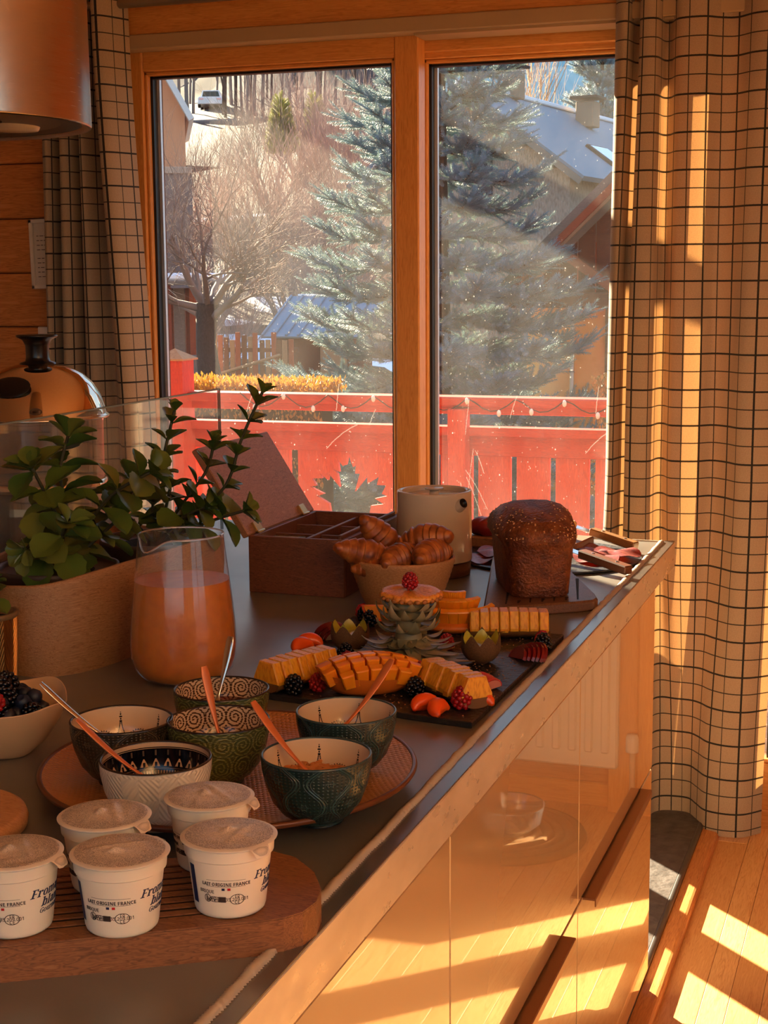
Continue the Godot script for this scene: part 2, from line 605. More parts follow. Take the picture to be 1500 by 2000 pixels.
func sash(called: String, x0: float, x1: float, z: float, sl: float, sr: float, top_y: float, rail: float) -> void:
	# a sliding door leaf: two stiles, two rails, glazing bead, spacer, pane and the dust on it; z is the room-side face
	var o := struct_node(called)
	var d := 0.062
	var yb := 0.02
	var gx0 := x0 + sl
	var gx1 := x1 - sr
	var gy1 := top_y - rail
	var gy0 := yb + 0.13
	part(o, "stile", bx(Vector3(x0 + sl * 0.5, (top_y + yb) * 0.5, z - d * 0.5), Vector3(sl, top_y - yb, d), 0.004), M.frame_y)
	part(o, "stile", bx(Vector3(x1 - sr * 0.5, (top_y + yb) * 0.5, z - d * 0.5), Vector3(sr, top_y - yb, d), 0.004), M.frame_y)
	part(o, "rail", bx(Vector3((gx0 + gx1) * 0.5, top_y - rail * 0.5, z - d * 0.5 - 0.002), Vector3(gx1 - gx0, rail, d), 0.003), M.frame_x)
	part(o, "rail", bx(Vector3((gx0 + gx1) * 0.5, yb + 0.065, z - d * 0.5 - 0.002), Vector3(gx1 - gx0, 0.13, d), 0.003), M.frame_x)
	var b := 0.011
	var bz := z - 0.030
	for s: Array in [[Vector3(gx0 + b * 0.5, (gy0 + gy1) * 0.5, bz), Vector3(b, gy1 - gy0, 0.04)], [Vector3(gx1 - b * 0.5, (gy0 + gy1) * 0.5, bz), Vector3(b, gy1 - gy0, 0.04)], [Vector3((gx0 + gx1) * 0.5, gy1 - b * 0.5, bz), Vector3(gx1 - gx0, b, 0.04)], [Vector3((gx0 + gx1) * 0.5, gy0 + b * 0.5, bz), Vector3(gx1 - gx0, b, 0.04)]]:
		part(o, "glazing_bead", bx(s[0], s[1], 0.003), M.frame_y if s[1].y > s[1].x else M.frame_x)
	var c := b + 0.004
	for s: Array in [[Vector3(gx0 + c, (gy0 + gy1) * 0.5, bz - 0.012), Vector3(0.008, gy1 - gy0, 0.03)], [Vector3(gx1 - c, (gy0 + gy1) * 0.5, bz - 0.012), Vector3(0.008, gy1 - gy0, 0.03)], [Vector3((gx0 + gx1) * 0.5, gy1 - c, bz - 0.012), Vector3(gx1 - gx0, 0.006, 0.03)]]:
		part(o, "gasket", bx(s[0], s[1]), M.gasket)
	part(o, "glass_spacer", bx(Vector3(gx0 + c + 0.008, (gy0 + gy1) * 0.5, bz - 0.028), Vector3(0.010, gy1 - gy0, 0.012)), M.spacer)
	var q := MB.new()
	q.quad(Vector3(gx0, gy0, bz - 0.02), Vector3(gx1, gy0, bz - 0.02), Vector3(gx1, gy1, bz - 0.02), Vector3(gx0, gy1, bz - 0.02), Vector3(0, 0, 1))
	part(o, "pane", q.mesh(), M.glass)
	var g := MB.new()
	g.grid([PackedVector3Array([Vector3(gx0, gy1, bz - 0.024), Vector3(gx1, gy1, bz - 0.024)]), PackedVector3Array([Vector3(gx0, gy0, bz - 0.024), Vector3(gx1, gy0, bz - 0.024)])], false, true)
	part(o, "dust_film", g.mesh(), M.dust)

func windows() -> void:
	# head, jambs and sill of the opening
	var fr := struct_node("window_1")
	part(fr, "track_rail", bx(Vector3(-0.78, 2.142, -1.052), Vector3(2.00, 0.041, 0.125), 0.003), M.beige)
	part(fr, "track_lip", bx(Vector3(-0.31, 2.118, -1.055), Vector3(1.06, 0.007, 0.10)), M.beige)
	part(fr, "head_frame", bx(Vector3(-0.8, 2.13, -1.19), Vector3(2.1, 0.09, 0.16), 0.003), M.frame_x)
	part(fr, "jamb_frame", bx(Vector3(-1.81, 1.05, -1.16), Vector3(0.07, 2.2, 0.22), 0.003), M.frame_y)
	part(fr, "jamb_frame", bx(Vector3(0.25, 1.05, -1.16), Vector3(0.08, 2.2, 0.22), 0.003), M.frame_y)
	part(fr, "sill_frame", bx(Vector3(-0.8, -0.01, -1.17), Vector3(2.1, 0.06, 0.24), 0.003), M.frame_x)
	sash("window_2", -1.745, -0.843, -1.05, 0.055, 0.071, 2.150, 0.083)
	sash("window_3", -0.92, -0.10, -1.122, 0.066, 0.09, 2.152, 0.084)
	sash("window_4", -0.13, 0.21, -1.05, 0.06, 0.05, 2.150, 0.083)

# ------------------------------------------------------------------ kitchen island
const TOP := 0.9

func island() -> void:
	# lacquered cabinet units
	var lac := mat(Color(0.74, 0.59, 0.42), 0.22)
	lac.clearcoat_enabled = true
	lac.clearcoat = 1.0
	lac.clearcoat_roughness = 0.015
	lac.metallic_specular = 0.62
	M.lacquer = lac
	var carcass := mat(Color(0.72, 0.62, 0.50), 0.5)
	var hm := mat(Color(0.62, 0.46, 0.32), 0.36, 0.7)
	var zs := [[0.022, 0.758], [0.758, 1.474], [1.474, 2.19], [2.19, 2.72]]
	var said := ["glossy cream drawer unit at the window end of the island", "glossy cream drawer unit in the middle of the island front", "glossy cream drawer unit below the pots of fromage blanc", "glossy cream drawer unit nearest the viewer"]
	for i in 4:
		var z0: float = zs[i][0] + 0.0012
		var z1: float = zs[i][1] - 0.0012
		var zc := (z0 + z1) * 0.5
		var w := z1 - z0
		var o := thing("drawer_unit", said[i], "cabinet", Vector3(-0.02, 0, zc), "island drawer units")
		part(o, "body", bx(Vector3(-0.30, 0.421, 0), Vector3(0.60, 0.838, w), 0.001), carcass)
		part(o, "drawer_front", bx(Vector3(0.0105, 0.651, 0), Vector3(0.019, 0.372, w - 0.001), 0.0012), lac)
		var lo := part(o, "drawer_front", bx(Vector3(0.0105, 0.242, 0), Vector3(0.019, 0.436, w - 0.001), 0.0012), lac)
		var hl := w * 0.77
		var hz := 0.045 if i == 0 else 0.03
		var hp := PackedVector2Array([Vector2(0.0, 0.457), Vector2(0.0, 0.4605), Vector2(0.0400, 0.4605), Vector2(0.0415, 0.459), Vector2(0.0415, 0.447), Vector2(0.0395, 0.447), Vector2(0.0395, 0.457)])
		part(lo, "handle", MB.new().prism(hp, hz - hl * 0.5, hz + hl * 0.5).mesh(), hm)
	# drawer units along the far side carry the rest of the top
	var ob := thing("island_base", "plain panelled base carrying the far side of the worktop", "cabinet", Vector3(-1.03, 0, 1.36))
	part(ob, "body", bx(Vector3(0, 0.421, 0), Vector3(0.80, 0.838, 2.72), 0.002), carcass)

	# the worktop: dark steel sheet with a welded bead along its edge
	var st := mat(Color(0.56, 0.535, 0.505), 0.34, 0.4)
	st.albedo_texture = ntex([[0.0, Color(0.80, 0.78, 0.76)], [0.45, Color(0.90, 0.89, 0.88)], [1.0, Color(1, 1, 1)]], 0.004, 4, 21)
	st.roughness_texture = ntex([[0.0, Color(0.78, 0.78, 0.78)], [0.5, Color(0.88, 0.88, 0.88)], [1.0, Color(1.0, 1.0, 1.0)]], 0.006, 4, 8)
	st.roughness = 0.36
	tri_mat(st, Vector3(1.2, 1.2, 1.2))
	var edge := mat(Color(0.90, 0.83, 0.72), 0.42, 0.3)
	edge.roughness_texture = ntex([[0.0, Color(0.55, 0.55, 0.55)], [1.0, Color(1, 1, 1)]], 0.02, 4, 31)
	edge.albedo_texture = ntex([[0.0, Color(0.88, 0.86, 0.83)], [1.0, Color(1, 1, 1)]], 0.008, 4, 33)
	tri_mat(edge, Vector3(3, 3, 1.5))
	var strip := mat(Color(0.50, 0.47, 0.44), 0.24, 0.7)
	var weld := mat(Color(0.82, 0.75, 0.66), 0.42, 0.3)
	var wt := thing("worktop", "dark steel worktop with a rough welded bead along its front edge", "worktop", Vector3(0, 0, 0))
	part(wt, "top_sheet", bx(Vector3(-0.747, TOP - 0.0275, 1.28), Vector3(1.500, 0.055, 2.952), 0.0015), st)
	part(wt, "front_edge", bx(Vector3(0.0045, TOP - 0.0285, 1.28), Vector3(0.003, 0.053, 2.95), 0.001), edge)
	part(wt, "edge_strip", bx(Vector3(-0.0055, TOP + 0.0004, 1.28), Vector3(0.023, 0.0012, 2.95), 0.0004), strip)
	rng.seed = 12
	var path: Array = []
	var rad: Array = []
	var z := 2.70
	var fn := FastNoiseLite.new()
	fn.seed = 3
	fn.frequency = 6.0
	while z > -0.172:
		var r := 0.0060 + 0.0010 * fn.get_noise_1d(z * 4.0)
		path.append(Vector3(-0.0178 + 0.0016 * fn.get_noise_1d(z * 1.5 + 40.0), TOP + 0.0004, z))
		rad.append(r)
		path.append(Vector3(-0.0178 + 0.0016 * fn.get_noise_1d(z * 1.5 + 40.0) + rng.randf_range(-0.0004, 0.0004), TOP + 0.0012, z - 0.0022))
		rad.append(r * rng.randf_range(0.5, 0.72))
		z -= 0.0044
	part(wt, "weld_bead", tub(path, rad, 8), weld)
	var p2: Array = []
	var r2: Array = []
	for k in 60:
		p2.append(Vector3(-0.024 - k * 0.0056, TOP + 0.0002, -0.178 + 0.0008 * fn.get_noise_1d(k * 0.3)))
		r2.append(0.0030 if k % 2 == 0 else 0.0022)
	part(wt, "weld_bead", tub(p2, r2, 6), weld)

# ------------------------------------------------------------------ curtains, hood, wall things
func check_cloth() -> StandardMaterial3D:
	var n := 256
	var im := Image.create(n, n, false, Image.FORMAT_RGB8)
	var fn := FastNoiseLite.new()
	fn.frequency = 0.09
	fn.seed = 2
	rng.seed = 9
	var base := Color(0.76, 0.67, 0.56)
	var ink := Color(0.075, 0.075, 0.08)
	for y in n:
		for x in n:
			var v := 0.90 + 0.07 * fn.get_noise_2d(x, y) + rng.randf_range(-0.055, 0.055)
			var c := base * v
			var wob := int(1.3 * fn.get_noise_2d(x * 2.2, y * 2.2 + 300.0) * 2.0)
			var a := 0.0
			var px := posmod(x + wob, n)
			var py := posmod(y + wob, n)
			if px < 14 or py < 13: a = 0.92
			elif (px >= 128 and px < 135) or (py >= 128 and py < 136): a = 0.82
			c = c.lerp(ink * (0.9 + 0.4 * v * 0.3), a * rng.randf_range(0.86, 1.0))
			im.set_pixel(x, y, Color(c.r, c.g, c.b))
	var m := mat(Color.WHITE, 0.95)
	m.albedo_texture = ImageTexture.create_from_image(im)
	m.backlight_enabled = true
	m.backlight = Color(0.62, 0.50, 0.36)
	m.rim_enabled = true
	m.rim = 0.3
	return m

func cloth(keys: Array, y0: float, y1: float, rows_n: int) -> ArrayMesh:
	# keys: [height share 0 top .. 1 bottom, Array of Vector2(x, z)]; a sheet hung in folds, two millimetres thick at its hems
	var rows: Array = []
	var lens := PackedFloat32Array()
	for r in rows_n:
		var s := float(r) / (rows_n - 1)
		var i := 0
		while i < keys.size() - 2 and s > keys[i + 1][0]: i += 1
		var f := smoothstep(0.0, 1.0, clampf((s - keys[i][0]) / (keys[i + 1][0] - keys[i][0]), 0.0, 1.0))
		var pts: Array = []
		for k in (keys[i][1] as Array).size():
			pts.append((keys[i][1][k] as Vector2).lerp(keys[i + 1][1][k], f))
		var sp := spline(pts, 7)
		var row := PackedVector3Array()
		for p: Vector2 in sp:
			row.append(Vector3(p.x, lerpf(y0, y1, s), p.y))
		rows.append(row)
	var m := MB.new()
	m.grid(rows, false, true)
	# cloth coordinates: true lengths along the middle row
	var mid: PackedVector3Array = rows[rows_n / 2]
	var acc := 0.0
	var nc := mid.size()
	for q in nc:
		if q > 0: acc += mid[q].distance_to(mid[q - 1])
		for r in rows_n:
			m.uv[r * nc + q] = Vector2(acc / 0.094, (y0 - lerpf(y0, y1, float(r) / (rows_n - 1))) / 0.094)
	return m.mesh()

func furnish() -> void:
	M.check = check_cloth()
	var V := func(a: Array) -> Array:
		var o: Array = []
		for i in range(0, a.size(), 2): o.append(Vector2(a[i], a[i + 1]))
		return o
	var rt: Array = V.call([-0.262, -1.035, -0.288, -1.00, -0.275, -0.965, -0.250, -0.962, -0.240, -1.03, -0.226, -1.035, -0.218, -0.955, -0.195, -0.935, -0.172, -0.95, -0.165, -1.02, -0.148, -1.02, -0.120, -0.965, -0.060, -0.955, -0.020, -0.99, 0.020, -1.005, 0.070, -0.955, 0.120, -0.945, 0.185, -0.97])
	var rm: Array = V.call([-0.270, -1.035, -0.296, -1.00, -0.292, -0.975, -0.275, -0.965, -0.262, -1.03, -0.246, -1.03, -0.240, -0.955, -0.205, -0.935, -0.175, -0.95, -0.165, -1.02, -0.148, -1.02, -0.120, -0.970, -0.060, -0.975, -0.020, -1.01, 0.020, -0.985, 0.060, -0.935, 0.110, -0.935, 0.165, -0.965])
	var rb: Array = V.call([-0.300, -1.035, -0.330, -1.00, -0.326, -0.975, -0.290, -0.965, -0.276, -1.03, -0.262, -1.03, -0.250, -0.975, -0.205, -0.935, -0.165, -0.955, -0.150, -1.00, -0.130, -1.022, -0.095, -1.030, -0.060, -1.024, -0.035, -0.985, -0.005, -0.940, 0.045, -0.925, 0.095, -0.935, 0.140, -0.985])
	single("window_curtain", cloth([[0.0, rt], [0.55, rm], [1.0, rb]], 2.30, -0.022, 60), M.check, "beige checked linen curtain at the right of the window beyond the island", "curtain", Vector3.ZERO, "checked curtains")
	var lt: Array = V.call([-1.995, -1.02, -1.985, -0.975, -1.955, -0.955, -1.945, -1.02, -1.925, -1.02, -1.915, -0.955, -1.89, -0.95, -1.875, -1.02, -1.865, -1.03, -1.85, -0.95, -1.835, -0.945, -1.825, -1.01, -1.80, -1.025, -1.775, -0.93, -1.76, -0.885, -1.735, -0.885, -1.715, -0.925, -1.695, -0.985])
	var lb: Array = V.call([-2.005, -1.02, -2.000, -0.975, -1.98, -0.955, -1.965, -1.02, -1.945, -1.02, -1.935, -0.955, -1.905, -0.95, -1.885, -1.02, -1.875, -1.03, -1.855, -0.955, -1.82, -0.94, -1.79, -0.96, -1.77, -0.975, -1.74, -0.94, -1.715, -0.905, -1.695, -0.90, -1.672, -0.93, -1.65, -1.00])
	single("window_curtain", cloth([[0.0, lt], [0.62, lb], [1.0, lb]], 2.30, -0.022, 40), M.check, "beige checked linen curtain bunched at the left of the window behind the range hood", "curtain", Vector3.ZERO, "checked curtains")
	var steel := mat(Color(0.62, 0.57, 0.50), 0.35, 0.9)
	var rod := thing("curtain_rod", "brushed metal curtain rod running above the window", "curtain rod", Vector3(0, 2.243, -0.955))
	part(rod, "pole", tub([Vector3(-1.90, 0, 0), Vector3(0.35, 0, 0)], [0.0125], 14), steel)
	part(rod, "finial", MB.new().blob(Vector3(-1.91, 0, 0), Vector3(0.022, 0.022, 0.022), 14, 8).mesh(), steel)
	part(rod, "bracket", MB.new().lathe([Vector2(0, -0.026), Vector2(0.014, -0.024), Vector2(0.022, -0.012), Vector2(0.022, 0.0), Vector2(0.010, 0.006), Vector2(0.010, 0.05), Vector2(0, 0.05)], 20).mesh(), steel, Vector3(-0.85, -0.010, -0.035))

	# range hood: a steel cylinder hanging above the hob
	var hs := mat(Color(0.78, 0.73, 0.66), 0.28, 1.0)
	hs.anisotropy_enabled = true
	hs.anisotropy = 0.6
	hs.roughness_texture = ntex([[0.0, Color(0.7, 0.7, 0.7)], [1.0, Color(1, 1, 1)]], 0.02, 4, 5)
	tri_mat(hs, Vector3(1, 60, 1))
	var hd := thing("range_hood", "cylindrical brushed steel range hood hanging over the island", "range hood", Vector3(-0.725, 1.655, 1.35))
	part(hd, "shell", lat([Vector2(0.187, 0.004), Vector2(0.1985, 0.0), Vector2(0.1995, 0.002), Vector2(0.1995, 0.004), Vector2(0.194, 0.845), Vector2(0.0, 0.845)], 72), hs)
	part(hd, "rim_seal", lat([Vector2(0.150, 0.008), Vector2(0.176, 0.003), Vector2(0.188, 0.0045)], 72), mat(Color(0.03, 0.03, 0.03), 0.3))
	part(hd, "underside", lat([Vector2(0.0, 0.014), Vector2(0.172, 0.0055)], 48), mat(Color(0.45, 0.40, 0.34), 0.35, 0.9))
	var slot := bx(Vector3.ZERO, Vector3(0.007, 0.003, 0.09), 0.001)
	for k in 13:
		part(hd, "grille_slot", slot, mat(Color(0.05, 0.045, 0.04), 0.6) if k == 0 else hd.get_child(3).material_override, Vector3(-0.085 + k * 0.014, 0.0055, 0.02))
	part(hd, "lamp_lens", lat([Vector2(0, -0.001), Vector2(0.028, 0.0), Vector2(0.031, 0.006), Vector2(0.031, 0.012)], 24), mat(Color(0.85, 0.82, 0.75), 0.25), Vector3(0.06, 0.002, -0.10))

	# framed notice and switch plate on the plank wall
	var white := mat(Color(0.92, 0.88, 0.82), 0.5)
	var nt := thing("framed_notice", "white framed notice with lines of writing on the plank wall", "notice", Vector3(-2.060, 1.548, -1.097))
	nt.rotation.z = 0.02
	for s: Array in [[Vector3(-0.049, 0, 0.006), Vector3(0.012, 0.212, 0.014)], [Vector3(0.049, 0, 0.006), Vector3(0.012, 0.212, 0.014)], [Vector3(0, 0.1, 0.006), Vector3(0.11, 0.012, 0.014)], [Vector3(0, -0.1, 0.006), Vector3(0.11, 0.012, 0.014)]]:
		part(nt, "frame", bx(s[0], s[1], 0.002), white)
	part(nt, "sheet", bx(Vector3(0, 0, 0.002), Vector3(0.09, 0.19, 0.002)), mat(Color(0.88, 0.83, 0.76), 0.8))
	rng.seed = 31
	var gray := mat(Color(0.38, 0.34, 0.31), 0.9)
	var lines := MB.new()
	for k in 9:
		var x := -0.034
		while x < 0.032:
			var l := rng.randf_range(0.005, 0.014)
			lines.box(Vector3(x + l * 0.5, 0.055 - k * 0.014 - (0.012 if k > 3 else 0.0), 0.0032), Vector3(l, 0.0022, 0.0004))
			x += l + 0.004
	part(nt, "writing", lines.mesh(), gray, Vector3.ZERO, Vector3.ZERO, "stuff")
	var sw := thing("switch_plate", "small white switch plate on the planks beside the left curtain", "switch", Vector3(-2.062, 1.26, -1.098))
	part(sw, "plate", bx(Vector3(0, 0, 0.004), Vector3(0.08, 0.13, 0.010), 0.003), white)
	part(sw, "rocker", bx(Vector3(0.005, 0, 0.010), Vector3(0.045, 0.06, 0.006), 0.002), mat(Color(0.72, 0.64, 0.55), 0.4))

	# on the wall right of the curtain: radiator with valve, and a socket (seen mirrored in the drawer fronts)
	var rad := thing("radiator", "white ribbed panel radiator mirrored in the glossy drawer fronts", "radiator", Vector3(0.62, 0.10, -1.045))
	var rw := mat(Color(0.86, 0.82, 0.76), 0.4)
	part(rad, "panel", bx(Vector3(0, 0.28, 0), Vector3(0.72, 0.56, 0.035), 0.006), rw)
	for k in 15:
		part(rad, "rib", bx(Vector3(-0.325 + k * 0.0464, 0.28, 0.02), Vector3(0.024, 0.47, 0.012), 0.005), rw)
	part(rad, "grille", bx(Vector3(0, 0.562, -0.01), Vector3(0.73, 0.012, 0.08), 0.003), rw)
	part(rad, "valve", lat([Vector2(0, -0.02), Vector2(0.018, -0.02), Vector2(0.018, 0.018), Vector2(0.014, 0.03), Vector2(0, 0.03)], 16), rw, Vector3(-0.40, 0.075, 0.01))
	part(rad, "pipe", tub([Vector3(-0.40, 0.07, 0.0), Vector3(-0.40, -0.14, 0.0)], [0.008], 10), mat(Color(0.80, 0.68, 0.56), 0.35))
	var so := thing("wall_socket", "cream round-faced wall socket mirrored beside the radiator", "socket", Vector3(0.196, 0.245, -1.096))
	part(so, "plate", bx(Vector3(0, 0, 0.005), Vector3(0.082, 0.082, 0.010), 0.003), rw)
	part(so, "socket_well", lat([Vector2(0.021, 0.0), Vector2(0.021, 0.004), Vector2(0.018, 0.004), Vector2(0.018, -0.004), Vector2(0, -0.004)], 24), rw, Vector3(0, 0, 0.008), Vector3(PI / 2, 0, 0))
	for s in [-1, 1]:
		part(so, "contact_hole", lat([Vector2(0.0024, 0.0), Vector2(0, 0.0005)], 10), M.gasket, Vector3(s * 0.0085, 0, 0.0055), Vector3(PI / 2, 0, 0))
	var jute := wood(Color(0.66, 0.50, 0.30), Color(0.38, 0.25, 0.13), Vector3(20, 20, 20), 0, 0.9)
	var mt := thing("woven_mat", "round woven mat on the floorboards, mirrored in the drawer fronts", "mat", Vector3(0.52, FLOOR_Y, -0.78))
	for k in 7:
		var r := 0.03 + k * 0.03
		var pth: Array = []
		for q in 49: pth.append(Vector3(r * cos(TAU * q / 48), 0.006, r * sin(TAU * q / 48)))
		part(mt, "braid", tub(pth, [0.014 if k % 2 == 0 else 0.0165], 6), jute)
	var gb := mat(Color(1, 1, 1, 0.05), 0.0)
	gb.refraction_enabled = true
	gb.refraction_scale = 0.05
	M.solid_glass = gb
	single("glass_bowl", lat([Vector2(0, 0.0), Vector2(0.05, 0.0), Vector2(0.085, 0.03), Vector2(0.093, 0.075), Vector2(0.0945, 0.078), Vector2(0.090, 0.076), Vector2(0.081, 0.032), Vector2(0.048, 0.006), Vector2(0, 0.005)], 40), gb, "clear glass bowl standing on the woven mat, mirrored in the drawer fronts", "bowl", Vector3(0.50, FLOOR_Y + 0.022, -0.76))
	# upright glass splash screen along the hob side of the island
	var gp := mat(Color(0.92, 1.0, 0.97, 0.05), 0.02)
	gp.transparency = BaseMaterial3D.TRANSPARENCY_ALPHA
	var sp := thing("glass_screen", "clear upright glass splash screen standing along the worktop", "glass screen", Vector3(-1.0, TOP, 0.62))
	part(sp, "pane", bx(Vector3(0, 0.161, 0), Vector3(0.006, 0.320, 1.36)), gp)
	part(sp, "polished_edge", bx(Vector3(0, 0.3195, 0), Vector3(0.0064, 0.003, 1.362)), mat(Color(0.52, 0.56, 0.52), 0.15))
	part(sp, "polished_edge", bx(Vector3(0, 0.161, -0.6805), Vector3(0.0064, 0.320, 0.003)), mat(Color(0.30, 0.30, 0.27), 0.2))

# ------------------------------------------------------------------ outside
func hill(x: float, z: float) -> float:
	var zs := [-3.0, -6.0, -8.0, -11.0, -15.0, -25.0, -30.0, -45.0, -60.0, -75.0, -92.0, -100.0, -140.0]
	var hs := [-2.4, -1.7, -1.1, 0.40, 0.30, 0.8, 1.9, 4.6, 7.2, 9.8, 12.7, 15.0, 32.0]
	var h := 32.0
	for i in zs.size() - 1:
		if z <= zs[i] and z >= zs[i + 1]:
			h = lerpf(hs[i], hs[i + 1], (zs[i] - z) / (zs[i] - zs[i + 1]))
	if z > -3.0: h = -2.4
	var t := (0.468 - x) / (3.04 - z)
	var f := smoothstep(0.20, 0.38, t)
	if z < -8.0: h = lerpf(-1.3, h, f)
	return h + 0.12 * sin(x * 0.9 + z * 0.4) * clampf((-z - 12.0) / 20.0, 0.0, 1.0)

func limb(m: MB, from: Vector3, dir: Vector3, length: float, r: float, depth: int, spread: float, up: float, twigs: Array) -> void:
	var n := 4 if depth > 2 else 3
	var path: Array = [from]
	var rad: Array = [r]
	var p := from
	var d := dir
	for i in n:
		d = (d + Vector3(rng.randf_range(-1, 1), rng.randf_range(-1, 1) + up * 0.4, rng.randf_range(-1, 1)) * 0.16).normalized()
		p += d * length / n
		path.append(p)
		rad.append(r * (1.0 - 0.55 * (i + 1) / n))
	m.tube(path, rad, 7 if depth > 4 else (5 if depth > 2 else 3), depth > 4)
	if depth <= 0: return
	var kids: int = twigs[mini(depth, twigs.size() - 1)]
	for k in kids:
		var s := rng.randf_range(0.35, 1.0) if k < kids - 1 else 1.0
		var at: Vector3 = path[0]
		var fi := s * n
		var i0 := mini(int(fi), n - 1)
		at = (path[i0] as Vector3).lerp(path[i0 + 1], fi - i0)
		var side := Vector3(rng.randf_range(-1, 1), rng.randf_range(-0.7, 1) + up * 0.3, rng.randf_range(-1, 1)).normalized()
		var nd := (d + side * spread).normalized()
		limb(m, at, nd, length * rng.randf_range(0.55, 0.82), rad[i0] * rng.randf_range(0.45, 0.66), depth - 1, spread, up, twigs)

func bare_tree(sd: int, trunk: float, r: float, depth: int, spread: float, up: float, twigs: Array) -> ArrayMesh:
	rng.seed = sd
	var m := MB.new()
	limb(m, Vector3.ZERO, Vector3(0.03, 1, 0.02).normalized(), trunk, r, depth, spread, up, twigs)
	return m.mesh()

func slab_poly(a: Vector2, b: Vector2, th: float) -> PackedVector2Array:
	var n := Vector2(-(b - a).y, (b - a).x).normalized()
	if n.y < 0.0: n = -n
	return PackedVector2Array([a, b, b - n * th, a - n * th])

func outside() -> void:
	# ---- ground
	var gm := mat(Color(0.44, 0.42, 0.41), 0.95)
	gm.albedo_texture = ntex([[0.0, Color(0.46, 0.43, 0.40)], [0.38, Color(0.60, 0.56, 0.50)], [0.52, Color(0.72, 0.62, 0.42)], [0.60, Color(0.60, 0.56, 0.50)], [1.0, Color(0.74, 0.73, 0.74)]], 0.012, 5, 44, FastNoiseLite.TYPE_SIMPLEX_SMOOTH, 512)
	tri_mat(gm, Vector3(0.10, 0.10, 0.10), true)
	var rows: Array = []
	for i in 60:
		var row := PackedVector3Array()
		var z := -3.4 - 136.0 * pow(i / 59.0, 1.8)
		for j in 70:
			var x := -90.0 + 115.0 * j / 69.0
			row.append(Vector3(x, hill(x, z), z))
		rows.append(row)
	struct("ground_hillside", MB.new().grid(rows, false, false).mesh(), gm)
	# dark leaf litter under the wood
	rows = []
	for i in 10:
		var row := PackedVector3Array()
		var z := -52.0 - 87.0 * i / 9.0
		for j in 30:
			var x := -88.0 + 75.0 * j / 29.0
			row.append(Vector3(x, hill(x, z) + 0.15 + 0.3 * sin(j * 1.7 + i), z))
		rows.append(row)
	var wl := mat(Color(0.26, 0.235, 0.235), 0.95)
	wl.albedo_texture = ntex([[0, Color(0.55, 0.52, 0.5)], [1, Color(1, 1, 1)]], 0.03, 5, 45)
	struct("ground_wood", MB.new().grid(rows, false, false).mesh(), tri_mat(wl, Vector3(0.08, 0.08, 0.08), true))
	# a far mountainside, its pale haze put into the albedo
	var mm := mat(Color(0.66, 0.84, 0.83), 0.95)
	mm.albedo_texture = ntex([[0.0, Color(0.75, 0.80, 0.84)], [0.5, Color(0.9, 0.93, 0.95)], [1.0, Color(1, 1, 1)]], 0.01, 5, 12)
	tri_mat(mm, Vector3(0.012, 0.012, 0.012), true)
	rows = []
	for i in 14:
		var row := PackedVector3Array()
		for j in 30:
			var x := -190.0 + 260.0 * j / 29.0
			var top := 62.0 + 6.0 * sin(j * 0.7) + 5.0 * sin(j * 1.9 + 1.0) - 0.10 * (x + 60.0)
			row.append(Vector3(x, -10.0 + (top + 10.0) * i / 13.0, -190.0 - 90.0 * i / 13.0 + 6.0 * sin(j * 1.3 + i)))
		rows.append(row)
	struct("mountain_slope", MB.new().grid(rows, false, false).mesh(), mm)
	var snow := mat(Color(0.93, 0.95, 1.0), 0.7)
	var sc := 0
	for a: Array in [[-11.5, -26.0, 1.6, 0.9], [-9.4, -24.0, 1.3, 0.8], [-12.8, -24.0, 1.5, 1.4], [-8.5, -17.5, 1.3, 0.9], [-9.9, -19.0, 1.5, 0.9], [-7.0, -18.5, 1.0, 1.0], [-20.0, -38.0, 2.4, 1.0]]:
		rng.seed = 60 + sc
		sc += 1
		var m := MB.new()
		var rw: Array = []
		for i in 4:
			var row := PackedVector3Array()
			for q in 18:
				var an := TAU * q / 18.0
				var k := (1.0 - i / 3.0) * (1.0 + 0.22 * sin(an * 3.0 + sc) + 0.1 * sin(an * 5.0))
				var x: float = a[0] + cos(an) * a[2] * k
				var z: float = a[1] - sin(an) * a[3] * k
				row.append(Vector3(x, hill(x, z) - 0.04 + 0.16 * sqrt(i / 3.0), z))
			rw.append(row)
		m.grid(rw, true, false)
		var sn := single("snow_patch", m.mesh(), snow, "patch of old snow lying on the hillside behind the bare tree", "snow", Vector3.ZERO, "snow patches on the hillside")
		sn.set_meta("kind", "stuff")

	balcony()
	buildings()
	trees()

